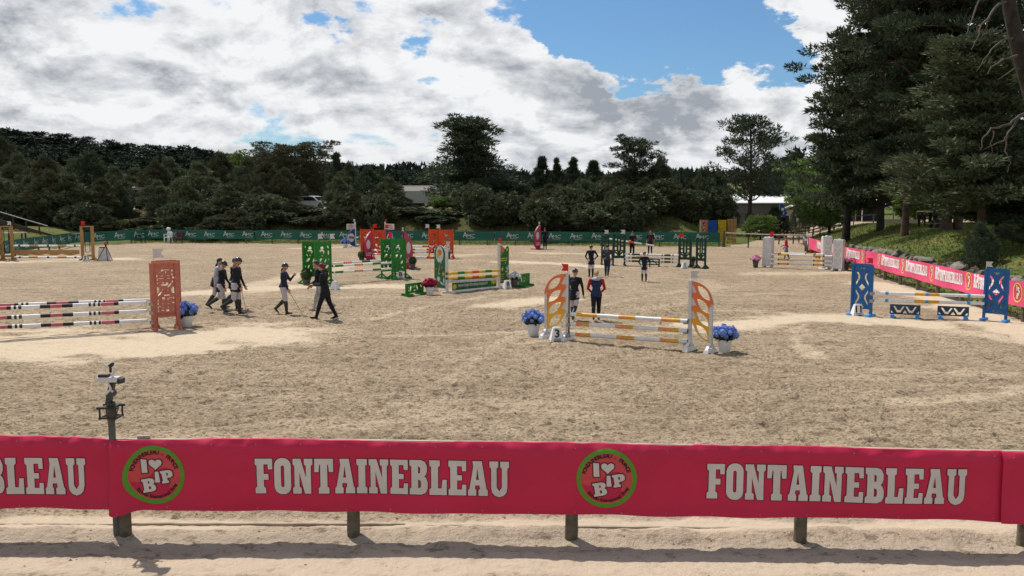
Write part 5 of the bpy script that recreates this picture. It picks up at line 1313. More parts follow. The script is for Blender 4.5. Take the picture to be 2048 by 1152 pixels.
for y0, y1, nm in ((547, 540.5, 'upper'), (557, 550.5, 'lower')):
    a, b = between(PL, PR, y0, y1); pole(a+off, b+off, yp, nm+' yellow pole with green and orange bands of the flowery jump', 'yellow poles of the flowery jump', .056)
a, b = between(PL, PR, 563.5, 557); L = (b-a).length; r = thing('plank', a, math.atan2(b.y-a.y, b.x-a.x), 'narrow off-white plank below the yellow poles', 'plank'); m = MB(); m.beam((0, -.05, 0), (L, -.05, b.z-a.z), .025, .11); m.build('board', GREYWHITE, r)
dU = (PR-PL).normalized(); a = PL+dU*.28; L = (PR-PL).length-.45; r = thing('jump_filler', a, math.atan2(dU.y, dU.x), 'long green filler board with a web address under the yellow poles', 'jump filler')
m = MB(); m.plate([rect(0, .05, L, .55)], -.012, .012); m.build('board', GREYWHITE, r); m = MB(); m.plate([rect(.0, .08, L, .545)], -.018, -.0125); m.build('green_face', GAR, r)
v, f = text_poly('www.lesjardinsdesponeaux.fr', 1.0, .012); wd = max(p[0] for p in v); m = MB(); m.add([(.32+x*(L-.85)/wd, -.021, .20+y*.20) for x, y in v], f, 0)
m.plate([star(L-.18, .33, .19, 8, .6)], -.024, -.0185, 1); m.plate([star(.12, .22, .14, 7, .6)], -.024, -.0185, 1); m.plate([star(.30, .46, .06)], -.024, -.0185, 2); m.build('flower_print', [DAI, YEP, ORP], r)
m = MB(); m.box((L/2, 0, .02), (L+.1, .16, .05)); m.build('foot', WHITE, r)
def small_green(xa, ya, xb, yb, yt, label):
    a, b = G(xa, ya), G(xb, yb); d = b-a; W = d.length; H = ZA(yt, a.y); r = thing('jump_filler', a, math.atan2(d.y, d.x), label, 'jump filler', 'low bright green fillers')
    hs = [lens(W*u, H*v, l*W, w_*W, an, 5) for u, v, l, w_, an in ((.16, .72, .10, .03, .9), (.28, .60, .26, .10, 1.2), (.42, .72, .12, .04, 1.1), (.52, .74, .16, .05, 1.3), (.64, .60, .30, .07, 1.8), (.86, .70, .18, .05, 2.3), (.50, .42, .14, .05, 0), (.17, .45, .1, .04, .4))]
    m = MB(); m.plate([rect(0, .10, W, H)]+hs, -.014, .014); m.build('cutout_panel', GRN, r); feet(r, (.12, W-.12), GRN, .55, .16, .10, False)
small_green(811, 593, 847, 588, 568, 'low bright green filler left of the crimson flowers'); small_green(1037, 575, 1059, 571, 549, 'low bright green filler right of the white flowers')
pixpot('flower', 844, 874, 554, 590, 'white pot of crimson flowers at the left flowery wing', 12, HYR, POTW, 574); pixpot('flower', 1016, 1042, 543, 575, 'grey pot of white flowers at the right flowery wing', 13, HYW, POTG, 559)
marker(1014, 578, '8', 'white marker numbered 8 at the foot of the right flowery wing', .45, 1.3)

# ---------------- far crimson wing with a man beside it
lens_wing((1080, 498), (1068, 499), 450, 'narrow crimson-pink curved wing near the far fence beside a person in dark clothes', FLAGW, 1)

# ---------------- jump 1: dark green slatted wings
DGR = mat('bottle green jump paint', (.008, .050, .035), .5, .15, 5)
def dg_cut(W, z0, z1):
    H = z1-z0; P = lambda u, v: (W*u, z0+H*v); hs = []
    hs.append([P(.12, .93), P(.30, .97), P(.22, .99), P(.12, .99)]); hs.append([P(.88, .93), P(.88, .99), P(.78, .99), P(.70, .97)])
    for u0, u1 in ((.14, .30), (.70, .86)):
        for v0, v1 in ((.84, .91), (.58, .72), (.36, .50), (.76, .82)): hs.append([P(u0, v0), P(u1, v0), P(u1, v1), P(u0, v1)])
    hs.append([P(.46, .34), P(.54, .34), P(.54, .88), P(.50, .91), P(.46, .88)]); hs.append([P(.14, .10), P(.38, .10), P(.14, .24)]); hs.append([P(.62, .10), P(.86, .10), P(.86, .24)]); hs.append([P(.38, .17), P(.62, .17), P(.5, .24)]) if False else None
    hs.append([P(.18, .30), P(.40, .22), P(.30, .30)]); hs.append([P(.82, .30), P(.70, .30), P(.60, .22)])
    return hs
def dg_wing(pin, pout, yt, label, fm=None, fd=1, fx=0):
    return cut_wing(pin, pout, yt, label, DGR, dg_cut, fm, fd, zb=.42, foot=.75, fs=1.5, postw=.10, fx=fx)
dg_wing((1249, 531), (1226, 531), 470, 'front left dark green slatted wing with a pale flag', FLAGW, 1)
dg_wing((1216, 529.5), (1203.5, 529.5), 470, 'rear left dark green slatted wing behind the man in grey jacket', FLAGW, 1)
dg_wing((1358, 534), (1381, 535), 477, 'front right dark green slatted wing with a red flag and marker 1', RED, 1)
dg_wing((1393, 536.5), (1410, 537.5), 476, 'rear right dark green slatted wing right of the box ball')
PL, PR = G(1249, 531), G(1358, 534); kp = [(.5, WHITE), (.12, BLACK), (.25, WHITE), (1.0, DGR), (.9, WHITE), (.12, BLACK), (1.6, WHITE), (.12, BLACK), (.2, WHITE), (.75, DGR), (.2, WHITE), (.12, BLACK), (.6, WHITE), (.1, BLACK)]
for y0, y1, nm in ((508, 511, 'top'), (515, 518, 'middle'), (521.5, 524.5, 'bottom')):
    a, b = between(PL, PR, y0, y1); pole(a+off, b+off, kp, nm+' white pole with dark green bands between the slatted wings', 'poles of the dark green jump', .055)
a, b = G(1287, 533), G(1318, 535); d = b-a; W = d.length; H = ZA(516, a.y); r = thing('jump_filler', a, math.atan2(d.y, d.x), 'low dark green gate filler under the dark green jump', 'jump filler')
for z in (H-.03, H*.62, H*.30): m = MB(); m.box((W/2, 0, z), (W, .04, .06)); m.build('slat', DGR, r)
for x in (0, W): m = MB(); m.box((x, 0, H/2), (.06, .07, H)); m.build('post', DGR, r)
m = MB(); m.beam((W*.1, .03, H*.3), (W*.5, .03, H*.9), .02, .05); m.beam((W*.5, .03, H*.9), (W*.9, .03, H*.3), .02, .05); m.build('brace', DGR, r)
marker(1369, 537, '1', 'white marker numbered 1 at the front right dark green wing', .05, 1.35); pixpot('box', 1381, 1392, 513, 534, 'clipped box ball between the dark green wings', 14)

# ---------------- white column wings at right
WSH = mat('white wing relief grey', (.40, .39, .37), .6, .08)
def column_wing(pin, pout, yt, label, fm, dep):
    r, w_, H = wing_root(pin, pout, yt, label); W = w_
    m = MB(); m.box((W/2, dep/2, H/2+.05), (W, dep, H-.1)); m.build('column', GREYWHITE, r)
    m = MB()
    for v0 in (.72, .40, .12):
        hh = .22*H if v0 > .2 else .16*H
        ring = [(W/2+W*.26*math.cos(a), v0*H+hh*.5+hh*.5*math.sin(a)) for a in [i*math.pi/8 for i in range(16)]]
        for s0, s1 in ((-.012, -.001), (dep+.001, dep+.012)): m.plate([[(W/2+W*.36*math.cos(i*math.pi/8), v0*H+hh*.5+hh*.6*math.sin(i*math.pi/8)) for i in range(16)], ring], s0, s1)
    m.build('oval_moulding', WHITE, r)
    m = MB()
    for x0 in (.04, W-.04):
        for s0 in (-.008, dep+.008): m.box((x0, s0, H/2), (.06, .014, H*.92))
    m.build('edge_moulding', WHITE, r)
    m = MB(); m.plate([[(W*.0, H-.01), (W, H-.01), (W*.95, H+.05), (W*.7, H+.03), (W*.5, H+.08), (W*.3, H+.03), (W*.05, H+.05)]], dep*.3, dep*.7); m.build('crest', WHITE, r)
    m = MB()
    for x0 in (.05, W-.05): m.box((x0, dep/2, .04), (.12, dep+.5, .08))
    m.build('foot', WHITE, r)
    if fm: flag(r, .08, H+.05, fm, -1, 1.5)
    return r
column_wing((1541, 536), (1524, 535), 476, 'left white column wing with oval mouldings and a red flag', RED, -.35)
column_wing((1664, 541), (1684, 542), 480, 'right white column wing with oval mouldings before the pink banner', None, .35)
b2 = G(1664, 541)+Vector((-.25, .75, 0)); column_wing(tuple(b2), tuple(b2+Vector((.5, 0, 0))), 474, 'rear right white column wing just behind the front one', None, .3)
PL, PR = G(1541, 536), G(1664, 541); AMP = mat('amber yellow pole paint', (.75, .34, .02), .5, .1)
wp = [(.9, WHITE), (.15, BLACK), (1.0, AMP), (.15, BLACK), (2.9, WHITE), (.15, BLACK), (1.0, AMP), (.15, BLACK), (.9, WHITE)]
for y0, y1, nm, dv in ((508.5, 512.5, 'front top', 0), (507.5, 510.5, 'rear top', .75), (518.5, 522.5, 'middle', 0), (527, 530.5, 'bottom', 0)):
    a, b = between(PL, PR, y0, y1); q = Vector((-.2*(dv > 0), dv, 0)); pole(a+q, b+q, wp, nm+' white pole with black and amber bands between the white column wings', 'poles of the white column jump', .05)
pixpot('flower', 1502, 1522, 509, 535, 'grey pot of pale pink flowers left of the left white column wing', 15, HYP, POTG, 522); pixpot('flower', 1682, 1704, 516, 541, 'grey pot of pale pink flowers right of the right white column wing', 16, HYP, POTG, 526)

# ---------------- wings stored upright on the grass behind the arena corner
def stored(px0, px1, y0, y1, Y, mt, label, kind):
    a, b = AT(px0, y1, Y), AT(px1, y1, Y); z = TZ((a.x+b.x)/2, Y); W = b.x-a.x; H = ZA(y0, Y)-z
    r = thing('jump_wing', (a.x, Y, z), 0, label, 'jump wing', 'spare wings stored behind the fence'); 
    if kind == 'ovals': out_ = [rect(0, .05, W, H)]+[lens(W*.5, H*(.2+.2*i), W*.6, H*.11, .7) for i in range(4)]
    elif kind == 'holes': out_ = [rect(0, .05, W, H)]+[rect(W*.45, H*(.2+.25*i), W*.55, H*(.25+.25*i)) for i in range(3)]
    else: out_ = [[(W, .05), (W, H)]+[(W*(.15+.15*math.sin(i*1.3)), H-(H-.05)*i/14) for i in range(15)]]
    m = MB(); m.plate(out_, -.05, .05); m.build('panel', mt, r); m = MB(); m.box((W*.08, 0, H/2), (.08, .14, H)); m.build('post', GREYWHITE if kind == 'ovals' else mt, r)
stored(1399, 1415, 440, 472, 75, mat('pale orange stored wing', (.55, .22, .12), .6), 'pale orange stored wing, leftmost behind the far fence', 'ovals')
stored(1416, 1434, 441, 472, 74.8, mat('cobalt stored wing', (.012, .085, .36), .5), 'cobalt blue stored wing with small holes behind the far fence', 'holes')
stored(1436, 1452, 440, 474, 74.6, mat('yellow stored wing', (.55, .36, .015), .5), 'yellow wavy-edged stored wing behind the far fence', 'wavy')
for i, px in enumerate((1454, 1463)):
    a = AT(px, 474, 74.4); z = TZ(a.x, 74.4); H = ZA(438, 74.4)-z; r = thing('jump_wing', (a.x, 74.4, z), 0, ('olive wood slatted stored wing next to the yellow one', 'olive wood slatted stored wing, rightmost of the stored ones')[i], 'jump wing', 'spare wings stored behind the fence')
    for j in range(3): m = MB(); m.box((.08+.14*j, 0, H/2), (.08, .06, H)); m.build('slat', NW, r)
    m = MB(); m.box((.22, .05, H*.95), (.4, .05, .08)); m.box((.22, .05, .3), (.4, .05, .08)); m.build('rail', NW, r)
for i, px in enumerate((1455, 1464)):
    p = AT(px, 485, 71.5); m = MB(); q = MB(); q.box((0, 0, .12), (.5, .12, .1)); q.box((0, 0, .30), (.5, .1, .06)); o = q.build('yellow_block', mat('yellow stored wing', (.5, .4, .02)), None)
    o.location = (p.x, p.y+.8, TZ(p.x, p.y+.8)); tag(o, ('left', 'right')[i]+' yellow plastic jump block lying in the grass behind the pale rail', 'jump block', 'yellow blocks in the grass')
# ------------------------------------------------------------------ people
SK = mat('skin', (.48, .27, .185), .6, .06); SK2 = mat('tanned skin', (.36, .19, .12), .6, .06)
BRE = mat('white breeches', (.52, .48, .50), .75, .06, 6, bump=.3, bscale=25); NVJ = mat('navy riding jacket', (.009, .012, .022), .7, .2, 8, bump=.4, bscale=18); BOOT = mat('black leather boots', (.012, .012, .013), .35, .1, spec=.5)
BLKC = mat('black clothing', (.013, .013, .015), .8, .2, 8, bump=.4, bscale=18); JEAN = mat('dark jeans', (.020, .030, .065), .8, .2, 9); GRJ = mat('grey jacket', (.055, .052, .062), .75, .2, 7, bump=.4, bscale=16)
NVV = mat('navy padded vest', (.018, .028, .085), .65, .15, 7, bump=.5, bscale=12); REDS = mat('red sleeves', (.42, .015, .025), .7, .1); LGT = mat('light trousers', (.42, .43, .44), .8, .1); WSH_ = mat('white shirt', (.70, .70, .70), .75, .06)
EYE = mat('dark eyes', (.02, .015, .012), .4); LIP = mat('lips', (.38, .12, .10), .5); SHOE = mat('tan shoes', (.28, .2, .12), .7, .1); SHW = mat('pale trainers', (.6, .6, .6), .6, .1)
HBR = mat('brown hair', (.055, .03, .018), .6, .2, 14, spec=.4); HBL = mat('blond hair', (.45, .31, .14), .6, .2, 14); HDK = mat('dark hair', (.015, .011, .009), .55, .2, 14, spec=.4); HPU = mat('plum red hair', (.14, .02, .04), .55, .2, 14)
HELM = mat('riding helmet shell', (.012, .012, .016), .25, .05, spec=.6); DTEE = mat('dark graphic shirt', (.03, .012, .014), .8, .2, 5, col2=(.09, .03, .03)); REDJ = mat('boy red shirt', (.42, .02, .03), .7, .1); DRS = mat('grey trousers', (.22, .22, .23), .8, .1)
_PQ = []
def capsule(p0, p1, r0, r1, n=10):
    m = MB(); p0, p1 = Vector(p0), Vector(p1); d = p1-p0; L = max(d.length, 1e-4); u = d/L; pts = []; rr_ = []
    for a in (-90, -50, -20): q = math.radians(a); pts.append(p0+u*r0*math.sin(q)); rr_.append(max(r0*math.cos(q), .001))
    for a in (0, 30, 60, 90): q = math.radians(a); pts.append(p1+u*r1*math.sin(q)); rr_.append(max(r1*math.cos(q), .001))
    m.tube(pts, rr_, n); return m
def person(label, foot, heading, H, pose, look, vox=.013, cat='person', grp=None, z=None):
    """foot: ground point; heading: degrees, 0 = towards +X (right), 90 = away from the camera"""
    S = H; g = look.get; pr = []
    def cap(p0, p1, r0, r1, m_): pr.append(('c', Vector(p0), Vector(p1), r0*S, r1*S, m_))
    def ell(c, rad, m_, R=None): pr.append(('e', Vector(c), Vector(rad)*S, R or Matrix.Identity(3), m_))
    top, arm, leg, shoe, skin = look['top'], look.get('arm', look['top']), look['leg'], look['shoe'], look.get('skin', SK); calf = look.get('calf', leg); fem = look.get('slim', 1.0)
    rad = math.radians; lean = rad(pose.get('lean', 3)); hz = .52*S
    def tor(x, y, z_): # torso point relative to hip centre, leaning
        return Vector((x*math.cos(lean)+z_*math.sin(lean), y, hz+z_*math.cos(lean)-x*math.sin(lean)))*1.0
    for sd, th, kn, fp in ((1, pose['L'][0], pose['L'][1], pose['L'][2]), (-1, pose['R'][0], pose['R'][1], pose['R'][2])):
        h = Vector((0, sd*.052*S, hz)); a = rad(th); k_ = h+Vector((math.sin(a), sd*.03*pose.get('wide', 0), -math.cos(a)))*.245*S
        b = a-rad(kn); an = k_+Vector((math.sin(b), 0, -math.cos(b)))*.235*S; f = rad(fp)
        cap(h, k_, .068*fem, .043*fem, leg); cap(k_, k_.lerp(an, .35), .040, .042, calf); cap(k_.lerp(an, .35), an, .042, .028, calf)
        toe = an+Vector((math.cos(f), 0, math.sin(f)))*.105*S+Vector((math.sin(f), 0, -math.cos(f)))*.022*S; heel = an+Vector((-math.cos(f), 0, -math.sin(f)))*.012*S+Vector((math.sin(f), 0, -math.cos(f)))*.026*S
        cap(heel, an+Vector((math.cos(f), 0, math.sin(f)))*.05*S+Vector((math.sin(f), 0, -math.cos(f)))*.020*S, .020, .022, shoe); cap(an+Vector((math.cos(f), 0, math.sin(f)))*.05*S+Vector((math.sin(f), 0, -math.cos(f)))*.022*S, toe, .022, .014, shoe)
    R = Matrix.Rotation(-0+lean, 3, 'Y'); w_ = look.get('wide', 1.0)
    ell(tor(0, 0, .01*S), (.070*w_, .092*w_, .070), leg, R); ell(tor(0, 0, .10*S), (.060*w_, .078*w_*fem, .090), top, R)
    ell(tor(.004*S, 0, .205*S), (.068*w_, .095*w_, .10), top, R); cap(tor(0, .075*S, .285*S), tor(0, -.075*S, .285*S), .040*w_, .040*w_, top)
    if g('skirt'):  # jacket or coat hem
        n_ = g('skirt'); 
        for i in range(4): ell(tor(-.004*S, 0, (.06-n_*i/3)*S), (.072*w_+.006*i, .093*w_+.006*i, .05), top, R)
    sc0 = tor(.0, 0, .30*S); nk = tor(.010*S, 0, .365*S); cap(sc0, nk, .034, .030, g('neck', skin))
    hp = rad(pose.get('head', 0)); hy = rad(pose.get('yaw', 0)); hc = nk+Vector((.018*S*math.cos(hy), .018*S*math.sin(hy), .052*S)); Rh = Matrix.Rotation(hy, 3, 'Z') @ Matrix.Rotation(hp, 3, 'Y')
    hv = lambda x, y, z_: hc+Rh @ Vector((x*S, y*S, z_*S))
    ell(hc, (.056, .044, .066), skin, Rh); ell(hv(.014, 0, -.030), (.036, .033, .034), skin, Rh); ell(hv(.058, 0, -.008), (.011, .008, .014), skin, Rh)
    for s_ in (-1, 1): ell(hv(-.002, s_*.044, -.004), (.011, .006, .017), skin, Rh); ell(hv(.050, s_*.017, .006), (.007, .008, .005), EYE, Rh)
    ell(hv(.050, 0, -.034), (.006, .014, .005), LIP, Rh)
    hands = []
    for sd, key in ((1, 'LA'), (-1, 'RA')):
        sp, ab, el, inn = pose.get(key, (5, 6, 12, 0)); s0 = tor(0, sd*.108*S*w_, .285*S); a = rad(sp); b_ = rad(ab)
        e = s0+Vector((math.sin(a)*math.cos(b_), sd*math.sin(b_), -math.cos(a)*math.cos(b_)))*.172*S
        c_ = a+rad(el); i_ = rad(inn); wr = e+Vector((math.sin(c_)*math.cos(i_), -sd*math.sin(i_), -math.cos(c_)*math.cos(i_)))*.145*S; u = (wr-e).normalized()
        cap(s0, e, .036*w_, .027, arm); short = g('short'); cap(e, wr, .026 if not short else .022, .021 if not short else .017, skin if short else arm)
        hand = g('glove', skin); sidev = Vector((0, 1, 0)) if abs(u.y) < .8 else Vector((1, 0, 0)); sv = (sidev-u*sidev.dot(u)).normalized(); nv = u.cross(sv)
        # palm lies in the plane of u and the forward direction
        pv = Vector((1, 0, 0)); pv = (pv-u*pv.dot(u)); pv = pv.normalized() if pv.length > .2 else sv; nv = u.cross(pv)
        pm = wr+u*.035*S; pr.append(('e', pm, Vector((.036, .024, .013))*S, Matrix((u, pv, nv)).transposed(), hand))
        for q, (ofs, ln) in enumerate(((.0185, .040), (.0065, .046), (-.0055, .043), (-.017, .034))):
            b0 = wr+u*.060*S+pv*ofs*S; curl = rad(25+pose.get('curl', 20)); m1 = b0+(u*math.cos(curl*.5)-nv*sd*math.sin(curl*.5))*ln*.5*S; m2 = m1+(u*math.cos(curl*1.4)-nv*sd*math.sin(curl*1.4))*ln*.5*S
            cap(b0, m1, .0062, .0058, hand); cap(m1, m2, .0058, .0048, hand)
        t0 = wr+u*.018*S+pv*.020*S; t1 = t0+(u*.7+pv*.6)*.026*S; cap(t0, t1, .0075, .0065, hand); cap(t1, t1+(u*.95+pv*.1)*.020*S, .0065, .0052, hand)
        hands.append((wr+u*.055*S, u))
    # union mesh
    mm = MB(); low = 1e9
    for p in pr:
        if p[0] == 'c': q = capsule(p[1], p[2], p[3], p[4]); mm.add(q.v, q.f)
        else:
            bm = bmesh.new(); bmesh.ops.create_icosphere(bm, subdivisions=2, radius=1)
            vs = [p[3] @ Vector((v.co.x*p[2].x, v.co.y*p[2].y, v.co.z*p[2].z))+p[1] for v in bm.verts]; mm.add(vs, [tuple(v.index for v in f.verts) for f in bm.faces]); bm.free()
    low = min(v[2] for v in mm.v)
    o = link('body', mm.mesh('body', SK)); md = o.modifiers.new('r', 'REMESH'); md.mode = 'VOXEL'; md.voxel_size = vox*S/1.6; md.use_smooth_shade = True
    ms = o.modifiers.new('s', 'SMOOTH'); ms.iterations = 2; ms.factor = .5
    root = thing('person', (foot[0], foot[1], (z if z is not None else 0)-low), rad(heading), label, cat, grp)
    _PQ.append((o, root, pr)); return root, S, hv, tor, hands, Rh, hc
def finish_people():
    bpy.context.view_layer.update(); dg = bpy.context.evaluated_depsgraph_get()
    for o, root, pr in _PQ:
        me = bpy.data.meshes.new_from_object(o.evaluated_get(dg)); me.materials.clear(); mats_ = []
        for p in pr:
            if p[-1] not in mats_: mats_.append(p[-1])
        n = len(me.polygons); c = np.zeros(n*3); me.polygons.foreach_get('center', c); c = c.reshape(-1, 3); best = np.full(n, 1e9); idx = np.zeros(n, int)
        for p in pr:
            if p[0] == 'c':
                a, b = np.array(p[1]), np.array(p[2]); d = b-a; t = np.clip(((c-a) @ d)/max(d @ d, 1e-9), 0, 1); dist = np.linalg.norm(c-a-t[:, None]*d, axis=1)-(p[3]+(p[4]-p[3])*t)
            else:
                R = np.array(p[3]); q = (c-np.array(p[1])) @ R; r = np.array(p[2]); l = np.linalg.norm(q/r, axis=1); dist = (l-1)*r.min()
                if p[-1] in (EYE, LIP): dist = dist-.004
            mk = dist < best; best = np.where(mk, dist, best); idx[mk] = mats_.index(p[-1])
        for m_ in mats_: me.materials.append(m_)
        me.polygons.foreach_set('material_index', idx.astype(np.int32)); me.polygons.foreach_set('use_smooth', np.ones(n, bool)); me.update()
        old = o.data; o.modifiers.clear(); o.data = me; o.parent = root; me.name = 'body'; bpy.data.meshes.remove(old)
def helmet(P_):
    root, S, hv, tor, hands, Rh, hc = P_; m = MB(); n = 18; vs = []; fs = []
    for j in range(7):
        ph = math.radians(-12+102*j/6)
        for i in range(n): a = 2*math.pi*i/n; vs.append(hv(.070*math.cos(a)*math.cos(ph)-.004, .056*math.sin(a)*math.cos(ph), .016+.062*math.sin(ph)+(.006*math.cos(a) if j < 2 else 0)))
    for j in range(6):
        for i in range(n): a = j*n+i; b = j*n+(i+1) % n; fs.append((a, b, b+n, a+n))
    fs.append(tuple(range(n-1, -1, -1))); m.add(vs, fs)
    pk = [hv(.060+.034*math.cos(a), .046*math.sin(a), .012-.008*math.cos(a)) for a in [math.radians(q) for q in range(-90, 91, 20)]]
    k_ = len(pk); pk2 = [p+Vector((0, 0, .006*S)) for p in pk]; m.add(pk+pk2, [tuple(range(k_)), tuple(range(2*k_-1, k_-1, -1))]+[(i, i+k_, i+k_+1, i+1) for i in range(k_-1)])
    for s_ in (-1, 1): m.tube([hv(.0, s_*.046, .0), hv(.02, s_*.036, -.05)], .004*S, 5)
    m.build('riding_helmet', HELM, root, True)
def hair(P_, m_, kind='cap', tail=None, bun=False):
    root, S, hv, *_ = P_; m = MB(); n = 16; vs = []; fs = []
    lowz = {'cap': -30, 'bob': -50, 'short': -18}[kind]
    for j in range(7):
        for i in range(n):
            a = 2*math.pi*i/n; back = (1-math.cos(a))/2; ph = math.radians(lowz*back+22*(1-back)+(90-(lowz*back+22*(1-back)))*j/6)
            q = 1+.05*math.sin(a*5+j); vs.append(hv(-.008+.061*q*math.cos(a)*math.cos(ph), .051*q*math.sin(a)*math.cos(ph), .006+.070*math.sin(ph)))
    for j in range(6):
        for i in range(n): a = j*n+i; b = j*n+(i+1) % n; fs.append((a, b, b+n, a+n))
    fs.append(tuple(range(n-1, -1, -1))); m.add(vs, fs)
    if tail: pts = [hv(*p) for p in tail]; m.tube(pts, [.014*S, .020*S]+[.018*S]*(len(pts)-3)+[.005*S], 8)
    if bun: m.ico(hv(-.062, 0, .02), .026*S, 2, .06)
    m.build('hair', m_, root, True)
def cap_hat(P_, m_):
    root, S, hv, *_ = P_; m = MB(); n = 14; vs = []; fs = []
    for j in range(5):
        ph = math.radians(5+85*j/4)
        for i in range(n): a = 2*math.pi*i/n; vs.append(hv(.062*math.cos(a)*math.cos(ph), .050*math.sin(a)*math.cos(ph), .022+.052*math.sin(ph)))
    for j in range(4):
        for i in range(n): a = j*n+i; b = j*n+(i+1) % n; fs.append((a, b, b+n, a+n))
    fs.append(tuple(range(n-1, -1, -1))); m.add(vs, fs); m.box(hv(.075, 0, .026), (.05*S, .07*S, .006*S)); m.build('cap', m_, root, True)
def stick(P_, which, dx, dz, label, grp=None):
    root, S, hv, tor, hands, Rh, hc = P_; h, u = hands[which]; p = h
    w0 = root.matrix_basis @ p; w1 = root.matrix_basis @ Vector((p.x+dx, p.y, p.z+dz)); w1.z = max(w1.z, .01)
    r = thing('riding_whip', w0, 0, label, 'riding whip', grp); m = MB(); m.tube([w0-w0, (w1-w0)], [.009, .005], 6); m.tube([(w0-w1).normalized()*.10, Vector((0, 0, 0))], .012, 6); m.build('shaft', BLACK, r)
rider = dict(top=NVJ, leg=BRE, calf=BOOT, shoe=BOOT, skirt=.15, glove=SK, wide=1.10)
def hp_(pxt, g): return ZA(pxt, g.y)
WALK1 = dict(L=(10, 6, 0), R=(-6, 46, -52), lean=4); WALK2 = dict(L=(-6, 46, -52), R=(12, 6, 0), lean=4)
TAIL = [(-.05, 0, -.03), (-.075, 0, -.06), (-.085, 0, -.11), (-.075, 0, -.17), (-.06, 0, -.21)]
# four riders walking right at left of centre
g = G(474, 629); P1 = person('rider in helmet with a blond ponytail, rightmost of the four walking riders', g, 0, hp_(516, g), dict(WALK1, L=(6, 4, 0), R=(-8, 50, -50), RA=(12, 8, 12, 0), LA=(8, 8, 15, 0), head=4), rider, .011); helmet(P1); hair(P1, HBL, 'short', TAIL); stick(P1, 1, .16, -1.2, 'thin riding whip held by the rightmost of the four walking riders')
g = G(444, 624); P2 = person('rider with bowed head and helmet in the middle of the four walking riders', g, 0, hp_(522, g), dict(WALK2, L=(-16, 40, -50), R=(14, 10, 0), head=22, lean=6, RA=(5, 8, 20, 0), LA=(10, 8, 25, 0)), rider, .011); helmet(P2)
g = G(433, 618); g.y += .25; P3 = person('dark-haired rider in a white shirt with a jacket tied low, leftmost of the four', g, 0, hp_(516, g), dict(L=(14, 6, 0), R=(-16, 22, -30), lean=4, LA=(-8, 8, 10, 0), RA=(-12, 8, 12, 0)), dict(rider, top=mat('pale grey shirt', (.48, .48, .50), .75, .06)), .011); hair(P3, HDK, 'cap', TAIL[:4])
m = MB()
for i in range(5): m.tube([P3[3](-.02*P3[1], 0, (.07-.035*i)*P3[1]), P3[3](-.03*P3[1], 0, (.04-.035*i)*P3[1])], [(.094+.008*i)*P3[1], (.100+.008*i)*P3[1]], 14)
m.build('tied_jacket', NVJ, P3[0], True)
g = G(462, 621); g.y += .35; P4 = person('dark-haired rider in navy jacket half hidden behind the right-hand walking riders', g, 0, hp_(516, g), dict(L=(-10, 40, -45), R=(12, 8, 0), lean=4, head=10), rider, .012); hair(P4, HDK, 'cap')
# lone rider
g = G(569, 628); P5 = person('lone rider in helmet and dark blue jacket walking right with a stick', g, 0, hp_(527, g), dict(L=(-2, 44, -50), R=(10, 6, 0), RA=(14, 6, 12, 0), LA=(28, 10, 110, 25), lean=2, yaw=-12), dict(rider, top=mat('dark blue jacket', (.018, .024, .045), .7, .15, 6, bump=.4), skirt=.03), .011); helmet(P5); stick(P5, 1, .42, -1.2, 'thin riding stick held by the lone rider in helmet')
hair(P5, HDK, 'short', TAIL[:3])
# women walking left
g = G(651, 639); P6 = person('woman with plum-red hair in black hooded jacket and leggings walking left', g, 180, hp_(526, g), dict(L=(20, 4, 6), R=(-17, 10, -18), lean=4, LA=(5, 8, 85, 20), RA=(10, 8, 70, 0), head=8), dict(top=BLKC, leg=BLKC, shoe=BLKC, skirt=.13, wide=1.10, neck=GRJ), .011); hair(P6, HPU, 'bob', None, True)
g = G(638, 624); g.y += .15; P7 = person('person with a dark backpack and light trousers behind the woman in black', g, 180, hp_(520, g), dict(L=(-20, 35, -35), R=(18, 6, 0), lean=5, LA=(4, 8, 40, 0), RA=(10, 8, 30, 0)), dict(top=NVJ, leg=LGT, shoe=SHOE, skirt=.04), .012); hair(P7, HBR, 'cap', TAIL[:4])
S7 = P7[1]; m = MB(); m.ico(P7[3](-.12*S7, 0, .19*S7), .12*S7, 2, .05, (.65, .85, 1.2)); m.build('backpack', BLKC, P7[0], True)
# centre group seen from behind
back = 90
g = G(1182, 554); P8 = person('rider in helmet seen from behind, leftmost of the centre group, hands on hips', g, back+10, hp_(491, g), dict(L=(3, 3, 0), R=(0, 3, 0), LA=(-20, 28, 60, 30), RA=(-20, 28, 60, 30), lean=0), rider, .014); helmet(P8); hair(P8, HBR, 'short')
g = G(1214, 553); P9 = person('man in grey jacket and dark jeans walking away beside the dark green wing', g, back-15, hp_(489, g), dict(L=(12, 6, 0), R=(-10, 20, -20), lean=6, LA=(10, 10, 30, 15), RA=(10, 10, 30, 15)), dict(top=GRJ, leg=JEAN, shoe=BOOT, skirt=.05, wide=1.15), .014); hair(P9, HDK, 'short')
g = G(1288, 563); P10 = person('rider in helmet and white breeches seen from behind between the dark green wings', g, back, hp_(504, g), dict(L=(4, 3, 0), R=(-3, 6, 0), LA=(-8, 22, 50, 30), RA=(2, 24, 6, 0), wide=1, lean=0), rider, .014); helmet(P10)
g = G(1192, 641); P11 = person('blond woman in navy vest with red sleeves walking away behind the leaf-pattern jump', g, back-5, hp_(541, g), dict(L=(-16, 34, -40), R=(12, 4, 0), LA=(6, 16, 45, 30), RA=(6, 16, 45, 30), lean=3), dict(top=NVV, arm=REDS, leg=BLKC, shoe=BOOT, skirt=.07, wide=1.12, neck=WSH_), .011); hair(P11, HBL, 'cap', None, True)
S_ = P11[1]; m = MB(); m.ico(P11[3](-.035*S_, 0, .315*S_), .075*S_, 2, .04, (.8, 1.25, .5)); m.build('grey_hood', LGT, P11[0], True)
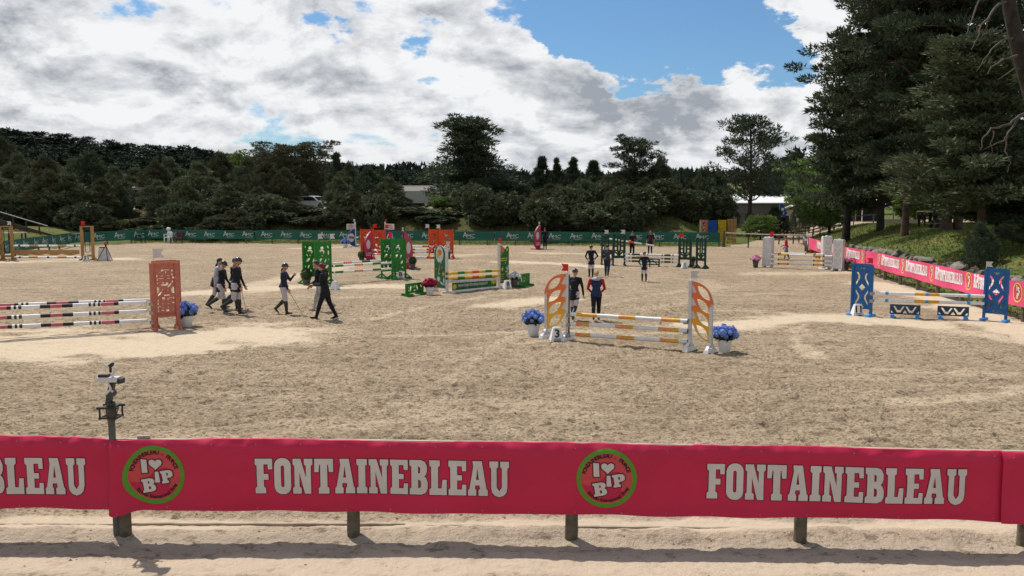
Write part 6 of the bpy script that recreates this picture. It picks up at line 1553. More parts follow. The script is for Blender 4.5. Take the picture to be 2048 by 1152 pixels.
g = G(1148, 640); P12 = person('rider in helmet partly hidden behind the left leaf-pattern wing', g, back-25, hp_(538, g), dict(L=(10, 4, 0), R=(-10, 40, -45), lean=3, RA=(5, 14, 15, 0)), rider, .012); helmet(P12)
# course builders carrying a pole
g = G(1264, 512); P13 = person('man in black polo holding up the loose pole near the far banners', g, -80, hp_(463, g), dict(L=(8, 12, 0), R=(-4, 4, 0), LA=(18, 14, 62, 10), RA=(18, 14, 62, 10), head=12, lean=5), dict(top=BLKC, leg=BLKC, shoe=SHW, skirt=.02, short=1, skin=SK2, wide=1.05), .015); hair(P13, HBR, 'short')
g = G(1300, 508); P14 = person('man in red cap and dark graphic shirt standing by the end of the loose pole', g, -88, hp_(462, g), dict(L=(2, 3, 0), R=(-2, 3, 0), LA=(-3, 14, 22, 0), RA=(-3, 14, 22, 0), wide=1), dict(top=DTEE, arm=BLKC, leg=BLKC, shoe=BOOT, skirt=.04, short=1, skin=SK2, wide=1.15), .015); cap_hat(P14, mat('red cap', (.5, .02, .02), .7))
Yp = P13[0].location.y-.55; a = AT(1216, 477, Yp+.25); b = AT(1308, 491.5, Yp)
pole(a, b, [(.5, WHITE), (.4, GP_), (.55, WHITE), (.1, GP_), (.9, WHITE), (.7, OP_), (.9, WHITE), (.5, GP_), (1.0, WHITE)], 'loose white pole with red and green bands carried by the men by the far fence', None, .055)
# others
g = G(1090, 498); P15 = person('person in dark cap and navy clothes beside the far crimson-pink wing', g, 100, hp_(456, g), dict(L=(2, 3, 0), R=(-2, 3, 0), LA=(30, 12, 60, 0), RA=(4, 8, 10, 0)), dict(top=NVJ, leg=NVJ, shoe=BOOT, skirt=.05, wide=1.1), .017); cap_hat(P15, BLACK); hair(P15, HDK, 'short')
g = G(1572, 521); P16 = person('boy in red shirt and grey trousers by the left white column wing', g, 160, hp_(470, g)*.98, dict(L=(10, 6, 0), R=(-8, 14, -10), LA=(6, 14, 60, 30), RA=(0, 8, 30, 0)), dict(top=REDJ, leg=DRS, shoe=SHW, skirt=.03, skin=SK2), .016); hair(P16, HDK, 'short')
g = G(1653, 516); P17 = person('person in black leaning beside the pink banner next to the white column wing', g, 200, hp_(482, g), dict(L=(15, 20, 0), R=(-5, 20, 0), lean=20, LA=(20, 10, 60, 0), RA=(20, 10, 60, 0)), dict(top=BLKC, leg=BLKC, shoe=SHW, skirt=.06), .018); hair(P17, HDK, 'bob')
def on_slope(px, py, Y): v = AT(px, py, Y); return Vector((v.x, Y, TZ(v.x, Y)))
def far_person(px, Y, ytop, label, hd, look, pose, hr=HDK, tail=None):
    p = on_slope(px, 450, Y); p_ = person(label, p, hd, ZA(ytop, Y)-p.z, pose, look, .02, z=p.z); hair(p_, hr, 'cap', tail); return p_
far_person(1838, 61, 425, 'person in black with a shoulder bag on the bank, left of a talking pair', 20, dict(top=BLKC, leg=BLKC, shoe=BOOT, skirt=.1, wide=1.1), dict(L=(4, 3, 0), R=(-3, 5, 0), LA=(10, 12, 60, 0), RA=(5, 8, 15, 0)), HDK)
far_person(1849, 61.6, 425, 'person in dark blue on the bank, right of a talking pair', 185, dict(top=NVJ, leg=JEAN, shoe=BOOT, skirt=.05), dict(L=(4, 3, 0), R=(-3, 5, 0), LA=(10, 12, 40, 0), RA=(5, 8, 15, 0)), HBR)
far_person(1922, 58, 423, 'dark-clothed person standing right of the double pine trunk', 100, dict(top=BLKC, leg=JEAN, shoe=BOOT, skirt=.05), dict(L=(4, 3, 0), R=(-3, 5, 0)), HDK)
far_person(1558, 88, 432, 'person in white top and bare legs walking beyond the track', 10, dict(top=WSH_, leg=SK, shoe=SHW), dict(L=(18, 6, 0), R=(-18, 20, -20)), HDK)
far_person(1571, 93, 424, 'dark figure standing near the blue feather flag', 90, dict(top=BLKC, leg=BLKC, shoe=BOOT, skirt=.08), dict(L=(3, 3, 0), R=(-3, 3, 0)), HDK)
finish_people()
# camera tripod before the pink banner
tq = G(1633, 511); Ht = ZA(486, tq.y); r = thing('tripod', tq, 0, 'black tripod in front of the short pink banner', 'tripod')
for a in (.6, 2.6, 4.6): m = MB(); m.tube([(0, 0, Ht*.85), (.42*math.cos(a), .42*math.sin(a), 0)], .022, 6); m.build('leg', BLACK, r)
m = MB(); m.tube([(0, 0, Ht*.6), (0, 0, Ht)], .03, 6); m.build('column', BLACK, r); m = MB(); m.box((-.05, 0, Ht), (.28, .12, .12)); m.tube([(0, 0, Ht-.05), (.3, 0, Ht-.2)], .015, 5); m.build('head', BLACK, r)
# chairs by the far fence
def chair(px, py, ytop, m_, label, kind, rz):
    g = G(px, py); g = Vector((g.x*(F_(g.x)-.75)/g.y, F_(g.x)-.75, 0)); H = ZA(ytop, g.y)+.06; r = thing('plastic_chair' if kind != 'stool' else 'bar_stool', g, rz, label, 'chair' if kind != 'stool' else 'stool')
    sh = H*.50 if kind != 'stool' else H*.62; w_ = .24
    for sx in (-1, 1):
        for sy in (-1, 1): m = MB(); m.beam((sx*w_*1.1, sy*w_*1.1, 0), (sx*w_*.85, sy*w_*.8, sh), .05, .05); m.build('leg', m_, r)
    m = MB(); m.box((0, 0, sh), (w_*2, w_*2, .05)); m.build('seat', m_, r)
    m = MB(); m.plate([[(-w_, sh), (w_, sh), (w_*1.05, H*.9), (w_*.7, H), (-w_*.7, H), (-w_*1.05, H*.9)]]+[rect(-w_*.75+w_*.42*i, sh+.12, -w_*.75+w_*.42*i+.05, H*.86) for i in range(4)], w_*.9, w_*.9+.04); m.build('backrest', m_, r)
    if kind == 'arm':
        for sx in (-1, 1): m = MB(); m.beam((sx*w_*1.1, -w_, sh*1.5), (sx*w_*1.1, w_*.95, sh*1.5), .06, .04); m.beam((sx*w_*1.1, -w_*.9, sh*1.5), (sx*w_*1.1, -w_*.9, sh*.5), .05, .05); m.build('armrest', m_, r)
    if kind == 'stool': m = MB(); m.beam((-w_, -w_, sh*.35), (w_, -w_, sh*.35), .03, .03); m.beam((-w_, w_, sh*.35), (w_, w_, sh*.35), .03, .03); m.build('footrest', m_, r)
    return r
chair(277, 486, 461, mat('bottle green plastic', (.01, .03, .025), .5), 'dark green high stool against the far banner', 'stool', .2)
c = chair(337, 485, 464, WHITE, 'white plastic garden chair against the far banner', 'arm', -.25)
g = G(334, 487); g.y = F_(g.x)-.9; m = MB(); m.ico((0, 0, 0), .2, 2, .2, (1.1, .5, .7)); o = m.build('folded_jacket', GREYWHITE, None, True); o.location = (g.x, g.y+.25, ZA(458, g.y)); tag(o, 'pale jacket thrown over the back of the white plastic chair', 'jacket')
chair(358, 484, 465, mat('plum plastic', (.12, .03, .045), .6), 'plum red plastic chair right of the white one', 'arm', .15)
# ------------------------------------------------------------------ trees
NEED = mat('pine needles', (0.062, 0.083, 0.045), .75, .3, .3, spec=.15, rand=.4, col2=(0.038, 0.054, 0.033), trans=.10, orand=.3)
NEEDB = mat('young pine needles', (0.091, 0.109, 0.056), .75, .3, .25, spec=.15, rand=.45, col2=(0.050, 0.070, 0.041), trans=.12, orand=.35)
NEEDW = mat('brownish pine needles', (0.078, 0.078, 0.041), .8, .3, .3, spec=.1, rand=.45, col2=(0.048, 0.060, 0.034), trans=.10, orand=.3)
LEAFG = mat('fresh broad leaves', (0.089, 0.131, 0.030), .7, .3, .3, spec=.2, rand=.6, col2=(0.063, 0.097, 0.024), trans=.3)
FARF = mat('far forest foliage', (0.027, 0.041, 0.026), .85, .3, .12, spec=.08, rand=.3, col2=(0.018, 0.027, 0.018))
BARK = mat('pine bark', (.105, .062, .042), .9, .3, 2.2, bump=.8, bscale=8, col2=(.045, .032, .026)); BARKD = mat('dark bark', (.045, .036, .028), .9, .3, 3, bump=.7, bscale=8); DEADB = mat('dead pale branch', (.11, .085, .068), .85, .2, 4)
def tuft_tris(C_, Rc, n, s, rs, up=.35, flat=.7, elong=2.2, outc=None):
    """C_: (m,3) clump centres, Rc: (m,) radii; n triangles per clump: short needle sprays facing outwards"""
    m = len(C_); c = np.repeat(C_, n, 0); r = np.repeat(Rc, n)[:, None]; N = m*n
    u = rs.normal(size=(N, 3)); u /= np.linalg.norm(u, axis=1)[:, None]; p = u*r*(.35+.65*rs.rand(N, 1)**.6); p[:, 2] *= flat
    d = u*.8+np.array([0, 0, up])+rs.normal(size=(N, 3))*.45
    if outc is not None: o = c-outc; o[:, 2] = 0; o /= np.linalg.norm(o, axis=1)[:, None]+.3; d += o*.5
    d /= np.linalg.norm(d, axis=1)[:, None]; w_ = np.cross(d, rs.normal(size=(N, 3))); w_ /= np.linalg.norm(w_, axis=1)[:, None]+1e-6
    L = s*(.6+.9*rs.rand(N, 1)); b = c+p
    return np.stack([b-w_*L/elong*.5, b+w_*L/elong*.5, b+d*L], 1)
def limb(m, p0, p1, r0, r1, rg, bend=.12, n=4, nn=6):
    p0, p1 = Vector(p0), Vector(p1); L = (p1-p0).length; pts = [p0]
    for i in range(1, n): t = i/n; pts.append(p0.lerp(p1, t)+Vector(((rg.random()-.5)*bend*L, (rg.random()-.5)*bend*L, (rg.random()-.3)*bend*L)))
    pts.append(p1); m.tube(pts, [r0+(r1-r0)*i/n for i in range(n+1)], nn); return pts
def gen_bushy(seed, H, R, nc=150, nt=60, s=.30, point=1.0, mt=None):
    rs = np.random.RandomState(seed); rg = random.Random(seed); tr = MB(); tr.tube([(0, 0, -.4), (rg.uniform(-.1, .1), 0, H*.5), (0, 0, H*.93)], [.035*R+.06, .05, .02], 7)
    t = rs.rand(nc)**.85; t = np.sort(t); prof = (np.sin(np.clip((t*.92+.10), 0, 1)*math.pi)**.75*(1-t*.35*point)); prof = np.where(t > .75, prof*(1-.35*point*(t-.75)/.25), prof)
    a = rs.rand(nc)*6.283; lob = 1+.22*np.sin(a*3+seed+t*6)+.12*np.sin(a*7+t*15); rr_ = R*prof*lob*(.45+.58*rs.rand(nc)**.5)
    C_ = np.stack([rr_*np.cos(a), rr_*np.sin(a), H*(.05+.90*t)], 1); Rc = R*(.17+.13*rs.rand(nc))*(1-.45*t)
    V = [tuft_tris(C_, Rc, nt, s, rs, .95, 1.0, 3.4, np.zeros(3))]
    k_ = 9; ts = np.stack([R*.32*(rs.rand(k_)-.5), R*.32*(rs.rand(k_)-.5), H*(.86+.14*rs.rand(k_))], 1); V.append(tuft_tris(ts, np.full(k_, R*.10), nt, s*.9, rs, 1.2, 1.8, 4))
    for i in range(0, nc, 6): limb(tr, (0, 0, max(.2, C_[i][2]-.35*rr_[i])), C_[i], .03, .01, rg, .1, 2, 4)
    return tr, np.concatenate(V)
def gen_scots(seed, H, R, base=.35, nl=26, pads=5, nt=110, s=.26, trunk_r=.28, flat=.45, shape='round', lean=(0, 0), padr=.20, lowfrac=.25):
    rs = np.random.RandomState(seed); rg = random.Random(seed); tr = MB(); n = 9
    tp = lambda t: Vector((lean[0]*t+.25*math.sin(t*4+seed), lean[1]*t+.2*math.cos(t*3+seed)-.2, H*.95*t))
    tr.tube([tp(i/n)-Vector((0, 0, .5 if i == 0 else 0)) for i in range(n+1)], [trunk_r*(1.15 if i == 0 else 1-.82*i/n) for i in range(n+1)], 10); C_ = []; Rc = []
    for i in range(nl):
        t = base+(1-base)*(i+.5*rg.random())/nl; q = (t-base)/(1-base)
        if shape == 'round': prof = math.sin(math.pi*min(1, .18+.80*q))**.6
        elif shape == 'umbrella': prof = .55+.5*math.sin(math.pi*min(1, .1+q*.75)); prof *= 1 if q < .9 else .7
        else: prof = (1.05-q*.85)*(.75+.25*math.sin(q*9))
        L = R*prof*(.72+.33*rg.random()); a = i*2.4+rg.random()*.8; up = .25+.55*q if shape != 'cone' else .05+.5*q
        p0 = tp(max(.05, t*.97-.04)); p1 = p0+Vector((L*math.cos(a), L*math.sin(a), L*up*(.6+.6*rg.random()))); p1.z = min(p1.z, H*(1.0+.02*rg.random())); pts = limb(tr, p0, p1, max(.03, trunk_r*.34*(1-q*.6)), .025, rg, .16, 5, 5)
        for j in range(pads):
            w_ = lowfrac+(1-lowfrac)*(j+rg.random())/pads; k_ = min(4, int(w_*5)); b = pts[k_].lerp(pts[k_+1], w_*5-k_) if w_ < 1 else pts[-1]
            off_ = Vector((rg.gauss(0, 1), rg.gauss(0, 1), abs(rg.gauss(0, .35))))*R*.14*(.5+.8*w_); e = b+off_; C_.append(tuple(e)); Rc.append(R*padr*(.6+.7*rg.random()))
            if j % 2 == 0: limb(tr, b, e, .02, .008, rg, .1, 2, 4)
    C_ = np.array(C_); Rc = np.array(Rc); return tr, tuft_tris(C_, Rc, nt, s, rs, .5, flat, 2.6, np.array([0, 0, 0.]))
def gen_broad(seed, H, R, nc=130, nt=70, s=.30, base=.18):
    rs = np.random.RandomState(seed); rg = random.Random(seed); tr = MB(); tr.tube([(0, 0, -.4), (.1, 0, H*.35), (0, .1, H*.75)], [.22, .15, .05], 8)
    u = rs.normal(size=(nc, 3)); u /= np.linalg.norm(u, axis=1)[:, None]; q = .55+.5*rs.rand(nc, 1)**.5; lob = 1+.18*np.sin(u[:, :1]*6+seed)*np.cos(u[:, 1:2]*5); C_ = u*q*lob*np.array([R, R, H*(1-base)*.5])+np.array([0, 0, H*(base+(1-base)*.5)])
    for i in range(0, nc, 9): limb(tr, (0, 0, H*.3), C_[i], .06, .015, rg, .15, 3, 4)
    return tr, tuft_tris(C_, R*(.15+.14*rs.rand(nc)), nt, s, rs, .2, .85, 1.4, np.zeros(3))
LIB = {}
def lib(key, gen, leafm, barkm=BARKD):
    tr, V = gen; LIB[key] = (tr.mesh('trunk', barkm, True), tris_mesh('crown', V, leafm), float(V[:, :, 2].max()), float(np.percentile(np.abs(V[:, :, 0]), 97)))
def tree(key, x, y, H, R, name, label, grp, rz=None, z=None):
    tm, cm, h0, r0 = LIB[key]; r = thing(name, (x, y, TZ(x, y)-.05 if z is None else z), rnd.random()*6.28 if rz is None else rz, label, 'tree', grp)
    for nm, me in (('trunk', tm), ('crown', cm)): o = link(nm, me, r); o.scale = (R/r0, R/r0, H/h0)
    return r
for i in range(5): lib('b%d' % i, gen_bushy(20+i, 8, 2.6, 150, 70, .34, (.4, .65, .5, .75, .2)[i]), (NEEDB, NEED, NEEDW, NEEDB, NEEDW)[i])
for i in range(3): lib('s%d' % i, gen_bushy(40+i, 10, 2.0, 90, 70, .42, 1.9), NEED)
for i in range(2): lib('h%d' % i, gen_broad(70+i, 3, 1.6, 80, 70, .26, .02), NEEDB)
for i in range(3): lib('g%d' % i, gen_broad(60+i, 9, 3.6), LEAFG)
for i in range(4): lib('f%d' % i, gen_scots(80+i, 13, 4.0, .45, 12, 4, 26, .75, .3, .55, ('round', 'umbrella', 'round', 'cone')[i], padr=.26), FARF)
lib('f4', gen_broad(90, 12, 4.6, 60, 24, .9), FARF); lib('f5', gen_broad(91, 12, 4.6, 60, 24, .8), LEAFG)
lib('big1', gen_scots(101, 14, 4.6, .16, 44, 6, 120, .30, .36, .6, 'cone', padr=.19), NEED, BARK)
lib('umb', gen_scots(102, 10, 4.4, .35, 30, 6, 100, .28, .26, .38, 'umbrella', padr=.19), NEEDW, BARK)
lib('big2', gen_scots(103, 11, 3.0, .30, 30, 5, 100, .26, .24, .5, 'umbrella', padr=.21), NEED, BARK)
lib('big3', gen_scots(104, 13, 4.2, .34, 34, 6, 70, .25, .27, .45, 'round', padr=.17, lowfrac=.4), NEED, BARK)
def TP(key, px, ytop, hw, Y, name, label, grp, yoff=0):
    x = XA(px, 400, Y); z = TZ(x, Y); H = ZA(ytop, Y)-z; return tree(key, x, Y, H, hw*Y/FPX, name, label, grp)
LM = [(5, 'the timber ramp'), (95, 'the left wood wing'), (175, 'the right wood wing'), (271, 'the white van'), (345, 'the plastic chairs'), (455, 'the walking riders'), (569, 'the lone rider'), (634, 'the parked white car'), (703, 'the left navy wing'), (765, 'the orange-red left wings'), (846, 'the horse trucks'), (937, 'the tall centre pine'),
      (1020, 'the yellow-pole jump'), (1080, 'the far crimson wing'), (1146, 'the slender conifers'), (1205, 'the man in grey'), (1264, 'the crooked umbrella pine'), (1320, 'the man in red cap'), (1380, 'the front right dark green wing'), (1435, 'the stored wings'), (1500, 'the open round-crowned pine')]
_seen = set()
def where(adj, px, yt, Y):
    l = sorted(LM, key=lambda q: abs(q[0]-px)); base = 'front-row' if Y < 87 else 'back-row'
    for x, nm in l:
        sd = 'directly behind' if abs(x-px) < 14 else ('left of' if px < x else 'right of')
        t = '%s young %s pine %s %s' % (adj, base, sd, nm)
        if t not in _seen: _seen.add(t); return t
rg_0 = random.Random(2)
gy = 'young pines standing behind the far fence'; lb = ('dense young pine with dark green needles behind the far fence', 'pointed young pine with brownish shoots behind the far fence', 'bushy olive-green young pine behind the far fence')
rows = [('b0', 40, 300, 40, 96), ('b2', 95, 302, 50, 93), ('b3', 125, 343, 44, 84), ('b0', 150, 311, 36, 92), ('b1', 183, 294, 46, 90), ('b3', 232, 326, 36, 87), ('b4', 8, 268, 44, 104), ('b2', 312, 312, 40, 92), ('b0', 272, 330, 40, 104), ('b0', 340, 308, 40, 96), ('b3', 400, 318, 46, 90),
        ('b2', 445, 297, 44, 98), ('b0', 498, 310, 40, 94), ('b4', 535, 318, 40, 90), ('b2', 570, 330, 36, 88), ('b0', 632, 322, 34, 112), ('b3', 700, 318, 34, 93), ('b1', 737, 327, 34, 90), ('b0', 778, 350, 34, 88), ('f2', 845, 352, 40, 165), ('f0', 872, 356, 34, 168),
        ('b0', 60, 345, 40, 83), ('b4', 205, 352, 38, 84), ('b1', 238, 362, 26, 84.5), ('b0', 316, 356, 34, 86), ('b2', 372, 362, 34, 84), ('b0', 455, 366, 36, 85), ('b3', 515, 370, 30, 86), ('b0', 676, 350, 30, 86), ('b2', 757, 372, 30, 84), ('b1', 806, 388, 20, 84),
        ('b0', 1010, 352, 34, 92), ('b1', 1050, 362, 30, 90), ('b4', 1125, 374, 36, 86), ('b2', 1090, 385, 30, 84), ('b0', 1160, 360, 34, 87), ('b0', 1215, 345, 34, 88), ('b2', 1240, 336, 28, 92), ('b0', 1320, 306, 30, 95), ('b2', 1290, 350, 36, 89), ('b3', 1345, 352, 30, 91), ('b0', 1405, 327, 34, 94), ('b1', 1435, 336, 30, 96), ('b4', 1380, 362, 30, 90), ('b0', 985, 385, 24, 88), ('b3', 1262, 385, 34, 84), ('b0', 1450, 375, 26, 92), ('b2', -20, 330, 45, 88), ('b0', -70, 310, 50, 92), ('b4', 905, 372, 30, 95), ('b0', 1190, 395, 26, 82)]
for i, (k_, px, yt, hw, Y) in enumerate(rows):
    TP(k_, px, yt, hw, Y, 'pine_tree', where(('dense dark', 'pointed brownish', 'bushy olive')[{'b0': 0, 'b1': 0, 'b3': 2, 'b2': 1, 'b4': 1}.get(k_, 0)], px, yt, Y), gy)
for px in (-45, -15, 20, 60, 100, 140): x = XA(px, 400, 82); tree(('b0', 'b2', 'b3')[px % 3], x, 82, rg_0.uniform(3.5, 6), 2.4, 'pine_tree', where('small dark', px, 400, 82), gy)
for k_, px, yt, hw, Y in (('s0', 1084, 308, 25, 92), ('s1', 1113, 311, 19, 93), ('s2', 1146, 310, 22, 92), ('s0', 1186, 317, 30, 91), ('s1', 674, 300, 24, 98), ('s2', 765, 324, 13, 120), ('s1', 1362, 332, 12, 120)):
    TP(k_, px, yt, hw, Y, 'spruce_tree', {1084: 'slender pointed conifer, leftmost of four above the centre-right pines', 1113: 'slender pointed conifer, second of four above the centre-right pines', 1146: 'slender pointed conifer, third of four above the centre-right pines', 1186: 'broader pointed conifer, rightmost of four above the centre-right pines',
        674: 'slender spire beside the right end of the flat-topped pine', 765: 'tiny distant conifer between the flat-topped pine and the tall centre pine', 1362: 'tiny distant conifer right of the crooked umbrella pine'}[px], 'slender conifers above the pine row')
TP('big1', 937, 224, 76, 90, 'pine_tree', 'tall dense conical pine rising alone at the centre of the skyline', None)
TP('umb', 596, 276, 74, 104, 'pine_tree', 'broad flat-topped pine above the left pine row', None)
TP('umb', 540, 292, 40, 108, 'pine_tree', 'lower rounded pine at the left shoulder of the flat-topped pine', None)
TP('big2', 1264, 266, 48, 93, 'pine_tree', 'crooked umbrella-crowned pine right of the pointed conifers', None)
TP('big3', 1500, 222, 68, 88, 'pine_tree', 'open round-crowned pine with a bare trunk right of centre', None)
# forest on the hill behind
gh = 'pines of the dark forest on the left hill'; rf = random.Random(31)
sky_pts = [(-200, 240), (0, 256), (60, 262), (100, 268), (190, 278), (250, 284), (330, 294), (420, 300), (500, 306), (640, 318), (720, 330), (800, 338), (1000, 345)]
def skyl(px): return float(np.interp(px, [p[0] for p in sky_pts], [p[1] for p in sky_pts]))
n = 0; px = -160
while px < 1000:
    for row in range(3):
        Y = 250-row*38+rf.random()*14; x = XA(px+rf.uniform(-10, 10), 400, Y); z = TZ(x, Y); yt = skyl(px)+row*16+rf.uniform(-8, 9); H = ZA(yt, Y)-z
        H = max(7, min(H, 24)); R = rf.uniform(4.0, 6.0); k_ = rf.choice(['f0', 'f1', 'f2', 'f3', 'f0', 'f4'])
        tree(k_, x, Y, H, R, 'forest_tree', 'dark forest tree on the hill along the left skyline', gh, z=ZA(yt, Y)-H if H in (7, 24) else None); n += 1
    px += 17
gf = 'trees beyond the row on the right'
for k_, px, yt, hw, Y in (('f5', 1590, 318, 46, 150), ('f5', 1640, 300, 50, 145), ('f4', 1560, 305, 40, 170), ('f4', 1620, 286, 50, 175), ('f5', 1680, 330, 50, 140), ('f0', 1345, 336, 14, 150), ('f1', 1378, 331, 14, 150), ('g0', 1200, 352, 26, 110), ('f0', 1555, 335, 30, 130), ('f4', 1520, 330, 30, 150), ('g1', 1605, 345, 34, 112), ('f0', 1040, 352, 20, 200), ('f2', 980, 350, 26, 190), ('f0', 865, 345, 26, 200), ('f4', 820, 344, 26, 180), ('f5', 850, 352, 22, 175), ('f5', 480, 296, 26, 200), ('f5', 520, 300, 26, 200)):
    TP(k_, px, yt, hw, Y, 'distant_tree', 'distant rounded tree beyond the pine row', gf)
for k_, px, yt, hw, Y in (('f5', 1905, 300, 50, 120), ('f5', 1990, 250, 60, 120), ('f5', 2060, 250, 60, 115), ('f4', 2140, 230, 70, 120), ('g0', 1620, 372, 26, 97), ('b0', 1600, 392, 20, 92), ('b2', 1655, 385, 22, 98), ('f4', 1540, 352, 34, 125)):
    TP(k_, px, yt, hw, Y, 'distant_tree', 'distant tree filling the gap behind the tall right-hand pines', 'trees behind the tall right-hand pines')
# far wooded ridges on the horizon
def ridge(name, Y0, pts, seed, s, n, label):
    rs = np.random.RandomState(seed); px = np.interp(rs.rand(n), [0, 1], [pts[0][0], pts[-1][0]]); top = np.interp(px, [p[0] for p in pts], [p[1] for p in pts])
    X = (px-1024)/FPX*Y0; d = rs.rand(n); zt_ = CAM_H+(405-top)/FPX*Y0; z = zt_*(1-d*.95)+4*vn(X*.05, X*0, seed)*(1-d); Y = Y0-d*Y0*.12+rs.rand(n)*8
    C_ = np.stack([X, Y, z], 1); tag(link(name, tris_mesh(name, tuft_tris(C_, np.full(n, s*1.6), 9, s, rs, .6, .9, 1.3), mat('blue-green ridge foliage', (.026, .036, .026), .9, .2, .02, rand=.3))), label, 'forest', kind='stuff')
ridge('far_forest', 640, [(600, 345), (760, 338), (860, 336), (1000, 349), (1060, 349), (1200, 352), (1350, 350), (1700, 345), (2300, 320)], 3, 2.6, 9000, 'distant wooded ridge along the horizon')
# dark undergrowth on the far bank
ub = 'shrubs on the bank behind the far fence'; rg_ = random.Random(8)
for i in range(78+21):
    px = -30+i*19+rg_.uniform(-7, 7) if i < 78 else 1085+(i-78)*12+rg_.uniform(-5, 5)
    if 1390 < px < 1475 or 880 < px < 925: continue
    Y = (78.5 if px < 1080 else 74.5)+rg_.random()*(5 if px < 1080 else 9); x = XA(px, 400, Y); k_ = rg_.choice(['h0', 'h1', 'h0', 'b4']); lo = 225 < px < 320 or 590 < px < 670 or 775 < px < 930
    tree(k_, x, Y, .9 if lo else rg_.uniform(1.3, 3.4), rg_.uniform(1.1, 2.1), 'shrub', 'low dark shrub on the bank behind the far fence', ub)
for px, Y in ((885, 84), (915, 86), (955, 85), (240, 82), (975, 84)): x = XA(px, 400, Y); tree('g%d' % (px % 3), x, Y, rg_.uniform(1.0, 1.8), 1.5, 'shrub', 'yellow-green sunlit shrub on the bank behind the far fence', 'sunlit shrubs on the far bank')
x = XA(1522, 440, 82); tree('g2', x, 82, 2.6, 1.5, 'shrub', 'airy grey-green bush beside the track near the stored wings', None)
x = XA(1550, 440, 86); tree('b3', x, 86, 3.4, 1.5, 'shrub', 'dark bush left of the walking person beyond the track', None)
# tall right-hand group
lib('rA', gen_scots(201, 17, 5.2, .20, 48, 6, 150, .27, .26, .42, 'cone', padr=.13), NEED, BARKD)
lib('rB', gen_scots(202, 26, 6.6, .22, 52, 7, 165, .30, .29, .38, 'round', padr=.12), NEED, BARK)
lib('rC', gen_scots(203, 27, 6.2, .24, 48, 7, 160, .29, .36, .36, 'round', padr=.12), NEED, BARK)
lib('rD', gen_scots(204, 15, 3.4, .27, 46, 6, 210, .22, .16, .6, 'cone', padr=.18, lowfrac=.1), NEEDB, BARK)
def TR_(key, px, ytop, R, Y, label, rz=0):
    x = XA(px, 460, Y); z = TZ(x, Y); return tree(key, x, Y, ZA(ytop, Y)-z, R, 'pine_tree', label, None, rz, z-.1)
TR_('rA', 1692, 52, 4.3, 66, 'tall pine with dark trunk at the head of the right bank, leftmost of its group', 1.0)
TR_('rB', 1803, -160, 4.4, 56, 'very tall dark pine on the right bank, its trunk left of the talking pair', .3)
TR_('rA', 1760, -40, 3.6, 64, 'tall dark pine between the dark-trunked leftmost pine and the very tall one', 4.4)
TR_('rC', 1893, -190, 4.6, 53, 'very tall pine on the right bank, left trunk of the close double', 2.2)
TR_('rC', 1917, -120, 3.8, 53.5, 'very tall pine on the right bank, right trunk of the close double', 5.0)
TR_('rD', 1935, 50, 3.0, 42, 'bushy olive-green pine in front of the double trunk at the right', 1.4)
TR_('rB', 2090, -160, 5.0, 60, 'very tall pine just outside the right picture edge', 4.0)
for px, yt, R, Y in ((1660, 350, 2.6, 84), (1860, 340, 2.6, 72), (1830, 360, 2.6, 80), (1960, 330, 3.0, 66), (2010, 300, 3.4, 70), (2050, 330, 3.4, 64)):
    x = XA(px, 440, Y); z = TZ(x, Y); tree('g%d' % (px % 3), x, Y, ZA(yt, Y)-z, R, 'broadleaf_tree', {1755: 'fresh green tree right behind the second tall dark trunk', 1660: 'fresh green tree left of the dark-trunked leftmost tall pine', 1860: 'fresh green tree behind the talking pair on the bank', 1830: 'smaller green tree behind the very tall dark pine', 1960: 'green tree just right of the double pine trunk', 2010: 'bright green tree below the leaning dead-branched trunk', 2050: 'green tree cut by the right picture edge'}[px], 'green broadleaf trees among the tall pines')
lib('low', gen_scots(206, 6.5, 2.6, .24, 34, 6, 150, .20, .10, .7, 'round', padr=.2, lowfrac=.2), NEED, BARKD)
TR_('low', 1990, 325, 2.7, 46, 'bushy low pine at right with its trunk bare near the bank top', 1.0); TR_('low', 2040, 300, 3.0, 44, 'bushy low pine cut by the right picture edge above the bank', 3.0)
for px, yt, R, Y in ((1963, 436, .65, 37.5), (2085, 420, 1.5, 38)):
    x = XA(px, 440, Y); z = TZ(x, Y); tree('b%d' % (px % 2), x, Y, ZA(yt, Y)-z, R, 'pine_tree', 'low bushy pine overhanging the right bank', 'low pines on the right bank')
# leaning pine at the right edge with pale dead branches
lp_ = thing('leaning_pine', (17.6, 26.2, TZ(17.6, 26.2)), 0, 'leaning pine trunk with pale dead branches at the top right corner', 'tree')
W0 = lp_.location; A_ = lambda px, py, Y: AT(px, py, Y)-W0
tk = [A_(2135, 520, 26.5), A_(2112, 400, 26.3), A_(2078, 240, 26), A_(2040, 110, 26), A_(2020, 20, 26), A_(2010, -80, 26), A_(1990, -180, 26)]
tk[0] = Vector((tk[0].x, tk[0].y, -.4)); m = MB(); m.tube(tk, [.30, .27, .24, .21, .19, .16, .12], 12); m.build('trunk', BARKD, lp_, True)
rb = random.Random(5)
def dead(pts, r0=.035):
    m = MB(); P_ = [A_(*p) for p in pts]; q = []
    for a, b in zip(P_, P_[1:]):
        for i in range(3): q.append(a.lerp(b, i/3)+Vector((rb.uniform(-.03, .03), rb.uniform(-.05, .05), rb.uniform(-.03, .03))))
    q.append(P_[-1]); m.tube(q, [r0*(1-.8*i/(len(q)-1)) for i in range(len(q))], 6); m.build('dead_branch', DEADB, lp_, True)
